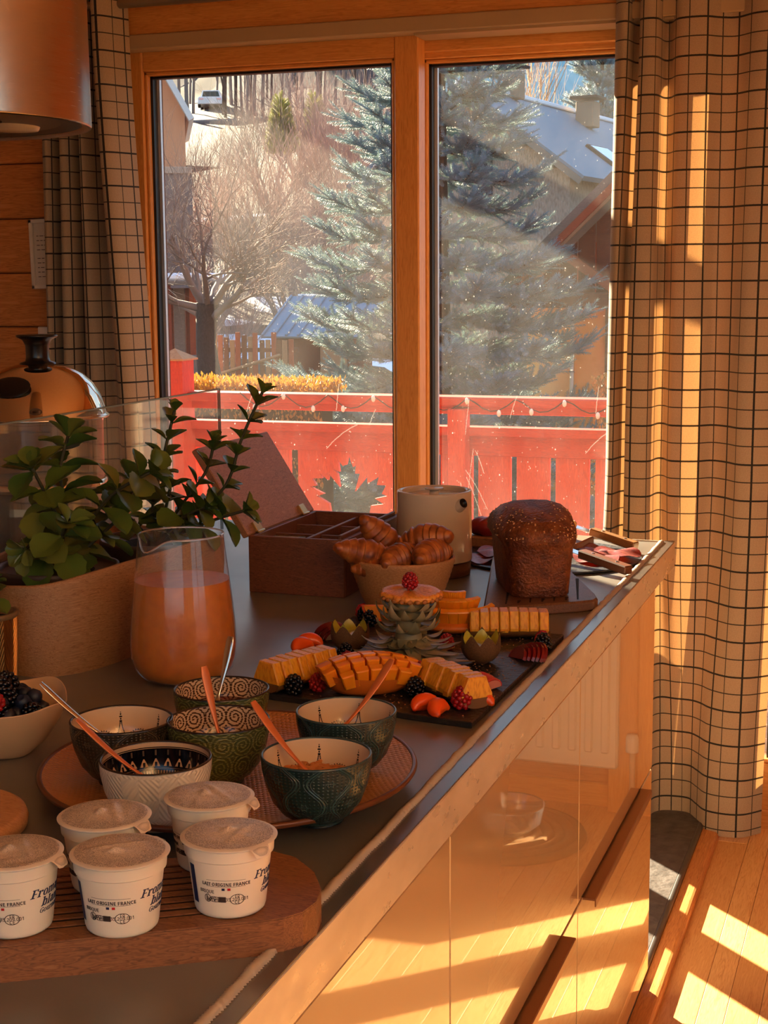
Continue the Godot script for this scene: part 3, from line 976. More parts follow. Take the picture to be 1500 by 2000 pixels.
func balcony() -> void:
	var red := wood(Color(0.86, 0.26, 0.10), Color(0.70, 0.17, 0.06), Vector3(7, 1.0, 7), 0, 0.5)
	var red_x := wood(Color(0.80, 0.22, 0.09), Color(0.64, 0.14, 0.06), Vector3(1.0, 7, 7), 1, 0.5)
	var bf := struct_node("floor_balcony")
	for k in 14:
		part(bf, "deck_board", bx(Vector3(-0.9, -0.115, -1.47 - k * 0.142), Vector3(4.4, 0.03, 0.136), 0.003), wood(Color(0.62, 0.46, 0.34), Color(0.46, 0.32, 0.22), Vector3(0.8, 8, 8), 1, 0.7) if k == 0 else bf.get_child(0).material_override)
	part(bf, "joist", bx(Vector3(-0.9, -0.23, -2.4), Vector3(4.4, 0.2, 2.0)), mat(Color(0.3, 0.2, 0.14), 0.8))
	var o := thing("balcony_railing", "red painted wooden balcony railing with vertical boards and a leaf shaped cut-out", "railing", Vector3(0, 0, -3.2))
	part(o, "top_rail", bx(Vector3(-0.95, 0.949, 0.0), Vector3(3.40, 0.040, 0.13), 0.006), red_x)
	part(o, "rail", bx(Vector3(-0.95, 0.912, -0.01), Vector3(3.36, 0.036, 0.06), 0.003), red_x)
	part(o, "middle_rail", bx(Vector3(-0.95, 0.820, -0.01), Vector3(3.36, 0.038, 0.09), 0.004), red_x)
	part(o, "cross_board", bx(Vector3(-0.95, 0.757, -0.022), Vector3(3.36, 0.088, 0.03), 0.003), red_x)
	part(o, "bottom_rail", bx(Vector3(-0.95, 0.02, -0.02), Vector3(3.36, 0.06, 0.05), 0.003), red_x)
	var x := -2.64
	while x < 0.7:
		if x < -2.14 or x > -1.62:
			part(o, "board", bx(Vector3(x + 0.072, 0.37, -0.045), Vector3(0.145, 0.72, 0.022), 0.003), red)
		x += 0.1703
	var L := [430, 1110, 245, 1005, 355, 965, 145, 865, 240, 845, 175, 735, 330, 730, 295, 650, 415, 755, 435, 660, 590, 850, 560, 650, 500, 585, 590, 620, 560, 430, 640, 530, 690, 510, 722, 330, 762, 470, 790, 540, 835, 510, 820, 640, 890, 640, 815, 910, 1000, 660, 1000, 785, 1170, 670, 1140, 800, 1275, 800, 1210, 930, 1290, 960, 1110, 1005, 1235, 1085, 1050, 1115]
	var poly := PackedVector2Array([Vector2(-2.118, 0.73), Vector2(-2.118, 0.0)])
	poly.append(Vector2(-1.90, 0.0))
	for i in range(0, L.size(), 2):
		poly.append(Vector2(-2.06 + (L[i] / 7.5 - 20.0) * 0.0024, 0.68 - (L[i + 1] / 7.5 - 55.0) * 0.00222))
	poly.append(Vector2(-1.86, 0.0))
	poly.append(Vector2(-1.618, 0.0))
	poly.append(Vector2(-1.618, 0.73))
	part(o, "cut_out_board", MB.new().prism(poly, -0.056, -0.034).mesh(), red)
	for px in [-1.34, 0.30]:
		part(o, "post", bx(Vector3(px, 0.42, 0.055), Vector3(0.078, 1.0, 0.08), 0.004), red)
	part(o, "corner_post", bx(Vector3(-2.675, 0.52, 0.05), Vector3(0.125, 1.22, 0.125), 0.004), red)
	var cap := MB.new()
	var c := Vector3(-2.675, 1.12, 0.05)
	for s in 4:
		var a := Vector3(0.083, 0, 0).rotated(Vector3.UP, PI / 4 + s * PI / 2) * 1.30
		var b := Vector3(0.083, 0, 0).rotated(Vector3.UP, PI / 4 + (s + 1) * PI / 2) * 1.30
		cap.tri(c + a, c + b, c + Vector3(0, 0.045, 0), (a + b) + Vector3(0, 0.05, 0))
		cap.quad(c + a, c + b, c + b - Vector3(0, 0.008, 0), c + a - Vector3(0, 0.008, 0), a + b)
	cap.quad(c + Vector3(-0.07, -0.008, -0.07), c + Vector3(0.07, -0.008, -0.07), c + Vector3(0.07, -0.008, 0.07), c + Vector3(-0.07, -0.008, 0.07), Vector3.DOWN)
	part(o, "post_cap", cap.mesh(), wood(Color(0.80, 0.60, 0.38), Color(0.62, 0.42, 0.24), Vector3(2, 8, 8), 2, 0.6))
	# unseen trough, added to narrow the sun strip on the floorboards
	var pt := thing("added_shade_trough", "unseen low wooden trough added on the balcony deck to shade the floorboards", "planter", Vector3(-0.666, -0.10, -1.38))
	var bw := wood(Color(0.45, 0.28, 0.17), Color(0.3, 0.17, 0.1), Vector3(3, 9, 9), 1, 0.7)
	for z in [-0.07, 0.07]: part(pt, "long_side", bx(Vector3(0, 0.38, z), Vector3(0.232, 0.76, 0.018), 0.003), bw)
	for x2 in [-0.107, 0.107]: part(pt, "short_side", bx(Vector3(x2, 0.38, 0), Vector3(0.018, 0.76, 0.122), 0.003), bw)
	part(pt, "soil", bx(Vector3(0, 0.36, 0), Vector3(0.196, 0.66, 0.122)), mat(Color(0.1, 0.07, 0.05), 0.95))
	# string of small clear bulbs along the rail
	var fl := thing("string_lights", "string of tiny clear bulbs hanging along the balcony rail", "lights", Vector3(0, 0, -3.2))
	var wire: Array = []
	for k in 61:
		wire.append(Vector3(-2.35 + k * 0.035, 0.972 - 0.06 * absf(sin(k * 0.52)), 0.068))
	part(fl, "wire", tub(wire, [0.0022], 4), mat(Color(0.25, 0.2, 0.16), 0.6))
	var bulb := MB.new().blob(Vector3(0, -0.012, 0), Vector3(0.010, 0.015, 0.010), 8, 6).mesh()
	var bm := mat(Color(0.95, 0.95, 0.92), 0.1)
	for k in 15:
		part(fl, "bulb", bulb, bm, wire[k * 4 + 2])
	# unseen roof overhang, added and sloped to cast the slanting shade on the panes
	var ro := struct_node("added_roof_overhang")
	part(ro, "soffit", MB.new().prism(slab_poly(Vector2(-6.0, 4.32), Vector2(-1.88, 2.47), 0.12), -1.40, -3.10).mesh(), wood(Color(0.5, 0.3, 0.16), Color(0.36, 0.2, 0.1), Vector3(1, 6, 6), 1, 0.7))

func buildings() -> void:
	# ---- grey stone-rendered house with a metal roof behind the spruce
	var st := mat(Color(0.74, 0.66, 0.58), 0.95)
	st.albedo_texture = ntex([[0.0, Color(0.82, 0.80, 0.78)], [0.5, Color(0.94, 0.93, 0.92)], [1.0, Color(1, 1, 1)]], 0.05, 4, 71)
	st.heightmap_enabled = true
	st.heightmap_texture = ntex([], 0.06, 4, 72)
	st.heightmap_scale = 3.0
	tri_mat(st, Vector3(0.7, 0.25, 0.7))
	var rf := mat(Color(0.42, 0.48, 0.53), 0.55, 0.1)
	var dark := mat(Color(0.20, 0.17, 0.15), 0.8)
	var h := thing("gable_house", "grey rendered house with blue grey metal roof and skylight behind the spruce", "house", Vector3(-7.8, 0, -26), "", deg_to_rad(-8.9))
	part(h, "wall", MB.new().prism(PackedVector2Array([Vector2(-2.08, -2), Vector2(2.08, -2), Vector2(2.08, 3.55), Vector2(0, 5.02), Vector2(-2.08, 3.55)]), 0.0, -9.0).mesh(), st)
	part(h, "roof", MB.new().prism(slab_poly(Vector2(0, 5.20), Vector2(2.52, 3.36), 0.10), 0.42, -9.4).mesh(), rf)
	part(h, "roof", MB.new().prism(slab_poly(Vector2(-2.52, 3.36), Vector2(0, 5.20), 0.10), 0.42, -9.4).mesh(), rf)
	part(h, "verge_board", MB.new().prism(slab_poly(Vector2(0, 5.14), Vector2(2.50, 3.31), 0.12), 0.46, 0.42).mesh(), mat(Color(0.46, 0.42, 0.38), 0.8))
	part(h, "ridge_cap", bx(Vector3(0, 5.21, -4.5), Vector3(0.20, 0.09, 9.9), 0.02), mat(Color(0.88, 0.90, 0.93), 0.6))
	for s in [0.62, 1.22, 1.82]:
		part(h, "purlin_end", bx(Vector3(s, 5.20 - s * 0.73 - 0.24, 0.20), Vector3(0.20, 0.16, 0.46), 0.01), dark)
	part(h, "shutter", bx(Vector3(0.28, 3.55, 0.02), Vector3(0.42, 0.9, 0.06), 0.01), mat(Color(0.25, 0.24, 0.24), 0.7))
	var nrm := Vector3(1.84, 2.52, 0).normalized()
	var sk := part(h, "skylight", bx(Vector3.ZERO, Vector3(0.10, 0.72, 1.15), 0.02), dark)
	sk.transform = Transform3D(Basis(nrm, Vector3(-nrm.y, nrm.x, 0), Vector3(0, 0, 1)), Vector3(1.72, 5.20 - 1.72 * 0.73 + 0.02, -3.1))
	part(sk, "pane", bx(Vector3(0.055, 0, 0), Vector3(0.01, 0.58, 1.0)), mat(Color(0.75, 0.85, 0.95), 0.05, 0.6))
	for a: Array in [[0.15, 5.18, -1.9, 0.30], [0.55, 4.85, -5.0, 0.42]]:
		var ch := part(h, "chimney", bx(Vector3(a[0], a[1] + 0.2, a[2]), Vector3(a[3], 0.55, a[3]), 0.02), mat(Color(0.55, 0.46, 0.38), 0.9))
		part(ch, "chimney_cap", bx(Vector3(a[0], a[1] + 0.56, a[2]), Vector3(a[3] * 1.5, 0.06, a[3] * 1.5), 0.01), dark)
	# ---- timber chalet at the right
	var c := thing("timber_chalet", "brown timber chalet with layered roof edges and bright orange walls at the right", "house", Vector3(0, 0, -9))
	var grey := wood(Color(0.50, 0.46, 0.43), Color(0.36, 0.33, 0.31), Vector3(1.5, 6, 6), 0, 0.8)
	var tan := wood(Color(0.62, 0.50, 0.38), Color(0.48, 0.37, 0.27), Vector3(1.5, 6, 6), 1, 0.8)
	var brown := wood(Color(0.42, 0.22, 0.13), Color(0.28, 0.13, 0.08), Vector3(1.5, 5, 5), 2, 0.8)
	var rust := wood(Color(0.60, 0.28, 0.16), Color(0.45, 0.19, 0.10), Vector3(1.5, 6, 6), 0, 0.8)
	var band := func(a: Vector2, b: Vector2, th: float, z0: float, z1: float) -> ArrayMesh:
		return MB.new().prism(slab_poly(a, b, th), z0, z1).mesh()
	part(c, "roof", band.call(Vector2(-2.46, 1.62), Vector2(-0.6, 3.69), 0.115, -0.9, -5.0), grey)
	part(c, "verge_board", band.call(Vector2(-2.40, 1.53), Vector2(-0.6, 3.53), 0.045, -0.86, -0.9), tan)
	part(c, "roof_wall", band.call(Vector2(-2.35, 1.52), Vector2(-0.6, 3.46), 0.30, -1.0, -4.0), rust)
	part(c, "purlin_end", bx(Vector3(-1.84, 2.12, -0.8), Vector3(0.16, 0.13, 0.5), 0.02), brown)
	part(c, "roof", band.call(Vector2(-2.62, 1.44), Vector2(-0.6, 3.38), 0.09, 0.30, -1.2), grey)
	part(c, "verge_board", band.call(Vector2(-2.58, 1.385), Vector2(-0.6, 3.285), 0.055, 0.34, 0.30), rust)
	part(c, "verge_board", band.call(Vector2(-2.54, 1.355), Vector2(-0.6, 3.215), 0.028, 0.32, 0.28), tan)
	var clad := func(x0: float, x1: float) -> PackedVector2Array:
		return PackedVector2Array([Vector2(x0, 1.30), Vector2(x1, 1.30), Vector2(x1, 3.80 + (x1 - 0.05) * 0.96), Vector2(x0, 3.80 + (x0 - 0.05) * 0.96)])
	for k in 12:
		part(c, "cladding_board", MB.new().prism(clad.call(-2.50 + k * 0.145, -2.50 + k * 0.145 + 0.138), 0.0, -0.03, 0.006).mesh(), brown)
	part(c, "beam", bx(Vector3(-1.6, 1.30, 0.06), Vector3(2.0, 0.12, 0.14), 0.01), brown)
	part(c, "brace", band.call(Vector2(-2.18, 1.72), Vector2(-1.75, 1.42), 0.07, 0.10, 0.02), rust)
	var orange := mat(Color(1.0, 0.62, 0.30), 0.9)
	part(c, "wall", bx(Vector3(-2.30, 0.10, -0.28), Vector3(0.42, 2.4, 0.3)), mat(Color(1.0, 0.72, 0.48), 0.9))
	part(c, "wall", bx(Vector3(-1.955, 0.10, -0.12), Vector3(0.26, 2.4, 0.2)), orange)
	part(c, "downpipe", tub([Vector3(-2.105, -1.0, 0.0), Vector3(-2.105, 1.24, 0.0)], [0.016], 10), mat(Color(0.86, 0.80, 0.74), 0.4))
	part(c, "corner_post", bx(Vector3(-1.80, 0.1, 0.0), Vector3(0.06, 2.3, 0.10), 0.01), brown)
	part(c, "wall", bx(Vector3(-1.2, 0.1, -0.2), Vector3(1.15, 2.4, 0.2)), orange)
	# ---- shed with blue roof
	var bl := mat(Color(0.40, 0.50, 0.58), 0.5, 0.1)
	var sh := thing("garden_shed", "brown garden shed with a blue ribbed metal roof", "shed", Vector3(-6.75, 0.0, -15))
	part(sh, "wall", bx(Vector3(-0.02, 0.3, -0.5), Vector3(1.0, 0.95, 0.9), 0.01), brown)
	part(sh, "door_panel", bx(Vector3(0.28, 0.28, -0.035), Vector3(0.36, 0.9, 0.03), 0.01), mat(Color(0.62, 0.50, 0.38), 0.8))
	var rm := MB.new()
	rm.t = Transform3D(Basis(Vector3.RIGHT, deg_to_rad(26.0)), Vector3(0, 1.01, -0.45))
	rm.box(Vector3.ZERO, Vector3(1.36, 0.03, 1.14), 0.004)
	part(sh, "roof", rm.mesh(), bl)
	for k in 9:
		var q := MB.new()
		q.t = rm.t
		q.box(Vector3(-0.66 + k * 0.165, 0.028, 0), Vector3(0.03, 0.03, 1.13), 0.008)
		part(sh, "roof_seam", q.mesh(), bl)
	part(sh, "ridge_flashing", bx(Vector3(-0.1, 1.285, -0.98), Vector3(0.95, 0.03, 0.06), 0.005), mat(Color(0.9, 0.92, 0.94), 0.4))
	# ---- open timber store at the left edge with snow on its roof
	var ls := thing("timber_store", "weathered open timber store with snow on its roof behind the bare tree", "shed", Vector3(-7.3, 0.3, -12.3))
	for px in [-0.5, 0.0, 0.32]:
		part(ls, "post", bx(Vector3(px, 0.55, 0.2), Vector3(0.07, 1.2, 0.07), 0.006), rust)
	for k in 6:
		part(ls, "wall_board", bx(Vector3(-0.55 + k * 0.15, 0.55, -0.3), Vector3(0.14, 1.1, 0.03), 0.004), brown if k % 2 == 0 else grey)
	part(ls, "low_wall", bx(Vector3(-0.1, 0.10, 0.25), Vector3(0.95, 0.55, 0.06), 0.01), grey)
	part(ls, "roof", bx(Vector3(-0.15, 1.16, 0), Vector3(1.2, 0.05, 1.0), 0.01), grey)
	part(ls, "snow_cover", bx(Vector3(-0.15, 1.22, 0), Vector3(1.16, 0.09, 0.96), 0.03), mat(Color(0.93, 0.95, 1.0), 0.7))
	# ---- picket fence with a leaning pole
	var pf := thing("picket_fence", "weathered brown picket fence with uneven boards beside the bare tree", "fence", Vector3(-6.75, 0.36, -13))
	rng.seed = 8
	for k in 16:
		part(pf, "picket", bx(Vector3(-0.55 + k * 0.073, 0.22, rng.randf_range(-0.02, 0.02)), Vector3(0.06, 0.55 + rng.randf_range(-0.12, 0.08), 0.02), 0.004), rust if k % 3 == 0 else (brown if k % 3 == 1 else tan))
	part(pf, "fence_rail", bx(Vector3(0, 0.33, -0.02), Vector3(1.25, 0.05, 0.03), 0.004), brown)
	single("leaning_pole", tub([Vector3(-0.42, -0.02, 0.0), Vector3(0.32, 0.20, 0.0)], [0.022, 0.018], 8), tan, "long pale pole leaning along the picket fence", "pole", Vector3(-6.62, 0.44, -12.9))
	# ---- peach house at the left edge of the pane
	var lh := thing("stucco_house", "peach stucco house at the left edge of the left pane", "house", Vector3(-13.30, 0, -21.4), "", deg_to_rad(27.5))
	part(lh, "wall", MB.new().prism(PackedVector2Array([Vector2(-1.6, 0.3), Vector2(1.50, 0.3), Vector2(1.50, 4.45), Vector2(0.9, 5.6), Vector2(-1.6, 6.6)]), 0.0, -4.0).mesh(), mat(Color(0.86, 0.60, 0.44), 0.9))
	part(lh, "verge_board", MB.new().prism(slab_poly(Vector2(0.9, 5.72), Vector2(1.66, 4.35), 0.10), 0.25, -4.2).mesh(), mat(Color(0.88, 0.86, 0.84), 0.7))
	part(lh, "verge_board", MB.new().prism(slab_poly(Vector2(-1.8, 6.75), Vector2(0.95, 5.70), 0.10), 0.25, -4.2).mesh(), mat(Color(0.88, 0.86, 0.84), 0.7))
	part(lh, "plinth", bx(Vector3(0, 2.0, 0.05), Vector3(3.2, 3.0, 0.1)), mat(Color(0.55, 0.46, 0.42), 0.9))
	part(lh, "string_course", bx(Vector3(0, 3.45, 0.06), Vector3(3.2, 0.12, 0.16), 0.01), mat(Color(0.80, 0.66, 0.56), 0.8))
	# ---- car on the slope road
	var car := thing("parked_car", "small white car parked high up on the hillside road", "car", Vector3(-43.6, 12.75, -90), "", deg_to_rad(20))
	car.scale = Vector3.ONE * 0.8
	var wp := mat(Color(0.90, 0.92, 0.95), 0.25)
	var body := MB.new()
	body.prism(PackedVector2Array([Vector2(-1.0, 0.25), Vector2(1.0, 0.25), Vector2(1.0, 0.72), Vector2(0.88, 0.84), Vector2(-0.88, 0.84), Vector2(-1.0, 0.72)]), -2.0, 1.2, 0.05)
	part(car, "body", body.mesh(), wp)
	part(car, "cabin", MB.new().prism(PackedVector2Array([Vector2(-0.86, 0.82), Vector2(0.86, 0.82), Vector2(0.68, 1.42), Vector2(-0.68, 1.42)]), -1.6, 0.5, 0.05).mesh(), wp)
	part(car, "windscreen", MB.new().prism(PackedVector2Array([Vector2(-0.72, 0.88), Vector2(0.72, 0.88), Vector2(0.60, 1.34), Vector2(-0.60, 1.34)]), 0.49, 0.52).mesh(), mat(Color(0.12, 0.2, 0.2), 0.1))
	for s: Array in [[-0.92, 0.75], [0.92, 0.75], [-0.92, -1.4], [0.92, -1.4]]:
		part(car, "wheel", lat([Vector2(0, -0.1), Vector2(0.3, -0.1), Vector2(0.32, 0), Vector2(0.3, 0.1), Vector2(0, 0.1)], 18), mat(Color(0.05, 0.05, 0.05), 0.8), Vector3(s[0], 0.3, s[1]), Vector3(0, 0, PI / 2))
	for s in [-1, 1]:
		part(car, "headlamp", bx(Vector3(s * 0.72, 0.66, 1.21), Vector3(0.34, 0.14, 0.04), 0.01), mat(Color(0.95, 0.75, 0.75), 0.15))
	struct("wall_retaining", bx(Vector3(-34.0, 9.2, -80), Vector3(13.0, 3.4, 0.8), 0.1), mat(Color(0.42, 0.39, 0.38), 0.95))

func leafy(called: String, parent: Node3D, leaf: Mesh, m: Material, spots: Array) -> void:
	var mm := MultiMesh.new()
	mm.transform_format = MultiMesh.TRANSFORM_3D
	mm.mesh = leaf
	mm.instance_count = spots.size()
	for i in spots.size():
		mm.set_instance_transform(i, spots[i])
	var o := MultiMeshInstance3D.new()
	o.multimesh = mm
	o.material_override = m
	o.name = called
	o.set_meta("kind", "stuff")
	parent.add_child(o, true)

func needle_twig(sd: int) -> ArrayMesh:
	# one shoot, 0.16 long along +z, set round with needles
	rng.seed = sd
	var m := MB.new()
	m.tube([Vector3.ZERO, Vector3(0, 0, 0.09), Vector3(0, 0, 0.16)], [0.004, 0.003, 0.0015], 4, false)
	for k in 84:
		var z := 0.004 + 0.156 * k / 84.0
		var a := k * 2.399 + rng.randf_range(-0.3, 0.3)
		var r := Vector3(cos(a), sin(a), 0)
		var tip := r * rng.randf_range(0.017, 0.024) * (1.0 if k < 76 else 0.6) + Vector3(0, 0, rng.randf_range(0.010, 0.018))
		var w := r.cross(Vector3(0, 0, 1)) * 0.0017
		var b := Vector3(0, 0, z) + r * 0.001
		m.tri(b - w, b + w, b + tip, r.rotated(Vector3(0, 0, 1), 0.3) * 0.3 + Vector3(0, 0, 1))
		m.tri(b + tip * 0.45 - w * 1.3, b + tip * 0.45 + w * 1.3, b + tip, r.rotated(Vector3(0, 0, 1), -0.3) * 0.3 + Vector3(0, 0, 1))
	return m.mesh()

func trees() -> void:
	var bark := mat(Color(0.36, 0.30, 0.26), 0.95)
	bark.albedo_texture = ntex([[0, Color(0.6, 0.58, 0.56)], [1, Color(1, 1, 1)]], 0.03, 4, 5)
	tri_mat(bark, Vector3(4, 1.5, 4))
	# ---- blue spruce
	var sp := thing("blue_spruce", "large blue spruce with upturned shoots growing just beyond the balcony", "tree", Vector3(-2.90, -1.6, -8.0))
	part(sp, "trunk", tub([Vector3(0, 0, 0), Vector3(0, 2.5, 0), Vector3(0, 4.6, 0), Vector3(0, 5.8, 0)], [0.12, 0.08, 0.035, 0.008], 10), bark)
	rng.seed = 21
	var spots: Array = []
	var wood_m := MB.new()
	var y := 0.25
	while y < 5.62:
		var u := y / 5.8
		var L := 1.62 * pow(1.0 - u, 0.80) + 0.06
		var n := int(6 + 5 * (1.0 - u)) + 1
		var off := rng.randf_range(0, TAU)
		for k in n:
			var a := off + TAU * k / n + rng.randf_range(-0.22, 0.22)
			var dir := Vector3(cos(a), 0, sin(a))
			var l := L * rng.randf_range(0.78, 1.12)
			var droop := lerpf(-0.02, -0.30, 1.0 - u)
			var pts: Array = [Vector3(0, y, 0), Vector3(0, y + droop * l * 0.30, 0) + dir * l * 0.4, Vector3(0, y + droop * l * 0.46, 0) + dir * l * 0.75, Vector3(0, y + droop * l * 0.20 + 0.05, 0) + dir * l]
			var path := spline(pts, 5)
			wood_m.tube([pts[0], pts[1], pts[2], pts[3]], [0.018 * (1.1 - u), 0.013 * (1.1 - u), 0.008, 0.003], 4, false)
			var steps := int(l / 0.045) + 2
			for s in steps:
				var f := 0.16 + 0.84 * (s + 0.5) / steps
				var fi := f * (path.size() - 1)
				var i0 := mini(int(fi), path.size() - 2)
				var p: Vector3 = (path[i0] as Vector3).lerp(path[i0 + 1], fi - i0)
				var d: Vector3 = (path[i0 + 1] - path[i0]).normalized()
				var sd := d.cross(Vector3.UP).normalized()
				var reach := (1.0 - f) * 0.30 * l + 0.05
				for w: float in [-1.0, 1.0]:
					var q := p
					var td := (d * rng.randf_range(0.75, 1.1) + sd * w * rng.randf_range(0.6, 1.0) + Vector3(0, rng.randf_range(-0.12, 0.42), 0)).normalized()
					var got := 0.0
					while got < reach:
						var sc := rng.randf_range(0.75, 1.15)
						spots.append(aimed(q, (td + Vector3(rng.randf_range(-0.3, 0.3), rng.randf_range(-0.2, 0.45), rng.randf_range(-0.3, 0.3))).normalized()).scaled_local(Vector3(sc, sc, sc)))
						q += td * 0.11
						got += 0.11
				if s % 2 == 0:
					spots.append(aimed(p, (d + Vector3(rng.randf_range(-0.2, 0.2), rng.randf_range(-0.5, 0.8), rng.randf_range(-0.2, 0.2))).normalized()))
			# the end shoots turn up
			var e: Vector3 = pts[3]
			for w in 3:
				var sc := rng.randf_range(0.9, 1.5)
				spots.append(aimed(e, (dir + Vector3(rng.randf_range(-0.3, 0.3), rng.randf_range(0.25, 0.8), rng.randf_range(-0.3, 0.3))).normalized()).scaled_local(Vector3(0.9, 0.9, sc)))
		y += lerpf(0.25, 0.17, u)
	part(sp, "branches", wood_m.mesh(), bark, Vector3.ZERO, Vector3.ZERO, "stuff")
	var nm := mat(Color(0.44, 0.55, 0.60), 0.6)
	nm.backlight_enabled = true
	nm.backlight = Color(0.30, 0.33, 0.22)
	leafy("needles", sp, needle_twig(5), nm, spots)
	# ---- bare trees
	var pale := mat(Color(0.50, 0.43, 0.40), 0.95)
	var bt := thing("bare_tree", "big gnarled leafless tree with dense twigs in the left pane", "tree", Vector3(-6.28, 0.40, -11.0))
	rng.seed = 14
	var tm := MB.new()
	tm.tube([Vector3(0.05, -0.1, 0), Vector3(0.0, 0.12, 0), Vector3(-0.03, 0.45, 0), Vector3(0.0, 0.85, 0)], [0.18, 0.125, 0.10, 0.12], 10)
	part(bt, "trunk", tm.mesh(), bark)
	var cm := MB.new()
	for k in 9:
		var a := TAU * k / 9.0 + rng.randf_range(-0.3, 0.3)
		limb(cm, Vector3(0, rng.randf_range(0.68, 0.86), 0), Vector3(cos(a), rng.randf_range(0.35, 1.3), sin(a) * 0.8).normalized(), rng.randf_range(0.65, 0.9), 0.045, 4, 0.85, 0.25, [3, 4, 5, 5, 5])
	part(bt, "twigs", cm.mesh(), pale, Vector3.ZERO, Vector3.ZERO, "stuff")
	# shrubs on the slope
	var sv: Array = []
	for k in 3:
		rng.seed = 90 + k
		var sm := MB.new()
		for j in 12:
			var a := TAU * j / 12.0 + rng.randf_range(-0.3, 0.3)
			limb(sm, Vector3(cos(a) * 0.1, 0, sin(a) * 0.1), Vector3(cos(a) * 0.6, 1.0, sin(a) * 0.6).normalized(), rng.randf_range(0.7, 1.1), 0.022, 3, 0.55, 0.5, [3, 5, 6, 6])
		sv.append(sm.mesh())
	var pink := mat(Color(0.60, 0.50, 0.47), 0.95)
	var grey := mat(Color(0.50, 0.45, 0.42), 0.95)
	rng.seed = 33
	var k := 0
	for a: Array in [[-9.6, -17.0, 1.5], [-8.6, -16.5, 1.2], [-11.5, -22.0, 2.2], [-10.2, -22.5, 2.4], [-9.1, -22.0, 2.3], [-12.8, -27.0, 2.6], [-10.8, -27.5, 3.0], [-9.9, -26.5, 2.6], [-15.0, -33.0, 3.0], [-13.2, -34.0, 3.4], [-12.2, -33.0, 3.0], [-18.0, -40.0, 3.6], [-16.2, -41.0, 3.8], [-14.6, -40.0, 3.8], [-19.5, -46.0, 4.0], [-10.9, -18.5, 1.6], [-7.5, -13.8, 0.9], [-8.1, -19.0, 1.9], [-14.3, -27.0, 2.4], [-17.2, -33.5, 2.8]]:
		var o := single("bare_shrub", sv[k % 3], pink if k % 4 != 3 else grey, "leafless pinkish shrub on the far slope in the left pane", "shrub", Vector3(a[0], hill(a[0], a[1]) - 0.05, a[1]), "leafless shrubs on the slope", k * 1.7)
		o.scale = Vector3.ONE * (a[2] / 1.9)
		k += 1
	# tall bare trees of the wood at the top of the slope
	var tv: Array = []
	for j in 3:
		tv.append(bare_tree(120 + j, 2.2, 0.07, 4, 0.5, 0.75, [2, 3, 4, 4, 6]))
	rng.seed = 55
	for j in 46:
		var z := rng.randf_range(-98.0, -78.0)
		var t := rng.randf_range(0.30, 0.50)
		var x := 0.468 - t * (3.04 - z)
		var o := single("woodland_tree", tv[j % 3], grey if j % 3 else bark, "tall leafless tree of the wood at the top of the hillside", "tree", Vector3(x, hill(x, z) - 0.2, z), "leafless trees of the hillside wood", j * 2.1)
		o.scale = Vector3(1.7, 2.6, 1.7) * rng.randf_range(0.8, 1.2)
	# trees beyond the gable house
	for a: Array in [[-10.9, -44.0, 2.5, "leafless"], [-10.9, -46.0, 2.9, "leafless"], [-12.1, -47.0, 2.3, "leafless"]]:
		var o := single("bare_larch", tv[1], mat(Color(0.70, 0.56, 0.44), 0.95), "tan leafless tree rising behind the ridge of the grey house", "tree", Vector3(a[0], 1.5, a[1]), "leafless trees behind the grey house", a[0])
		o.scale = Vector3(1.5, 1.7, 1.5) * (a[2] / 2.4)
	# ---- small evergreens
	var nv := mat(Color(0.48, 0.50, 0.26), 0.7)
	nv.backlight_enabled = true
	nv.backlight = Color(0.5, 0.5, 0.2)
	var tw := needle_twig(6)
	var said := ["narrow yellow green conifer on the slope, left of its twin", "narrow yellow green conifer on the slope, right of its twin"]
	var at := [Vector3(-17.65, 5.2, -40.0), Vector3(-17.35, 5.4, -42.0)]
	for j in 2:
		var o := thing("young_conifer", said[j], "tree", at[j], "young conifers on the slope")
		part(o, "trunk", tub([Vector3.ZERO, Vector3(0, 1.7, 0)], [0.05, 0.01], 6), bark)
		var s2: Array = []
		for q in 520:
			var h := 1.75 * (1.0 - sqrt(rng.randf()))
			var a := rng.randf_range(0, TAU)
			var r := 0.42 * (1.0 - h / 1.85) * sqrt(rng.randf_range(0.2, 1.0))
			s2.append(aimed(Vector3(cos(a) * r, h + 0.05, sin(a) * r), Vector3(cos(a), 0.9, sin(a))).scaled_local(Vector3(2.2, 2.2, 1.6)))
		leafy("needles", o, tw, nv, s2)
	# pine in the top right corner of the right pane
	var pn := thing("mountain_pine", "tall grey green pine in the top right corner of the right pane", "tree", Vector3(-8.75, 0.2, -44.0))
	part(pn, "trunk", tub([Vector3.ZERO, Vector3(0, 9.5, 0)], [0.16, 0.03], 8), bark)
	var s3: Array = []
	for q in 1500:
		var h := 2.0 + 7.6 * rng.randf()
		var a := rng.randf_range(0, TAU)
		var r := (2.1 * (1.0 - (h - 2.0) / 8.4)) * sqrt(rng.randf()) * (0.65 + 0.35 * sin(h * 6.0))
		s3.append(aimed(Vector3(cos(a) * r, h, sin(a) * r), Vector3(cos(a), rng.randf_range(0.2, 1.2), sin(a))).scaled_local(Vector3(4.0, 4.0, 2.8)))
	leafy("needles", pn, tw, nm, s3)
	# ---- hedges
	var leaf := MB.new()
	leaf.quad(Vector3(0, 0, 0), Vector3(0.008, 0.012, 0.001), Vector3(0, 0.028, 0), Vector3(-0.008, 0.012, 0.001), Vector3(0, 0, 1))
	var yl := mat(Color(0.66, 0.46, 0.16), 0.7)
	yl.backlight_enabled = true
	yl.backlight = Color(0.45, 0.33, 0.10)
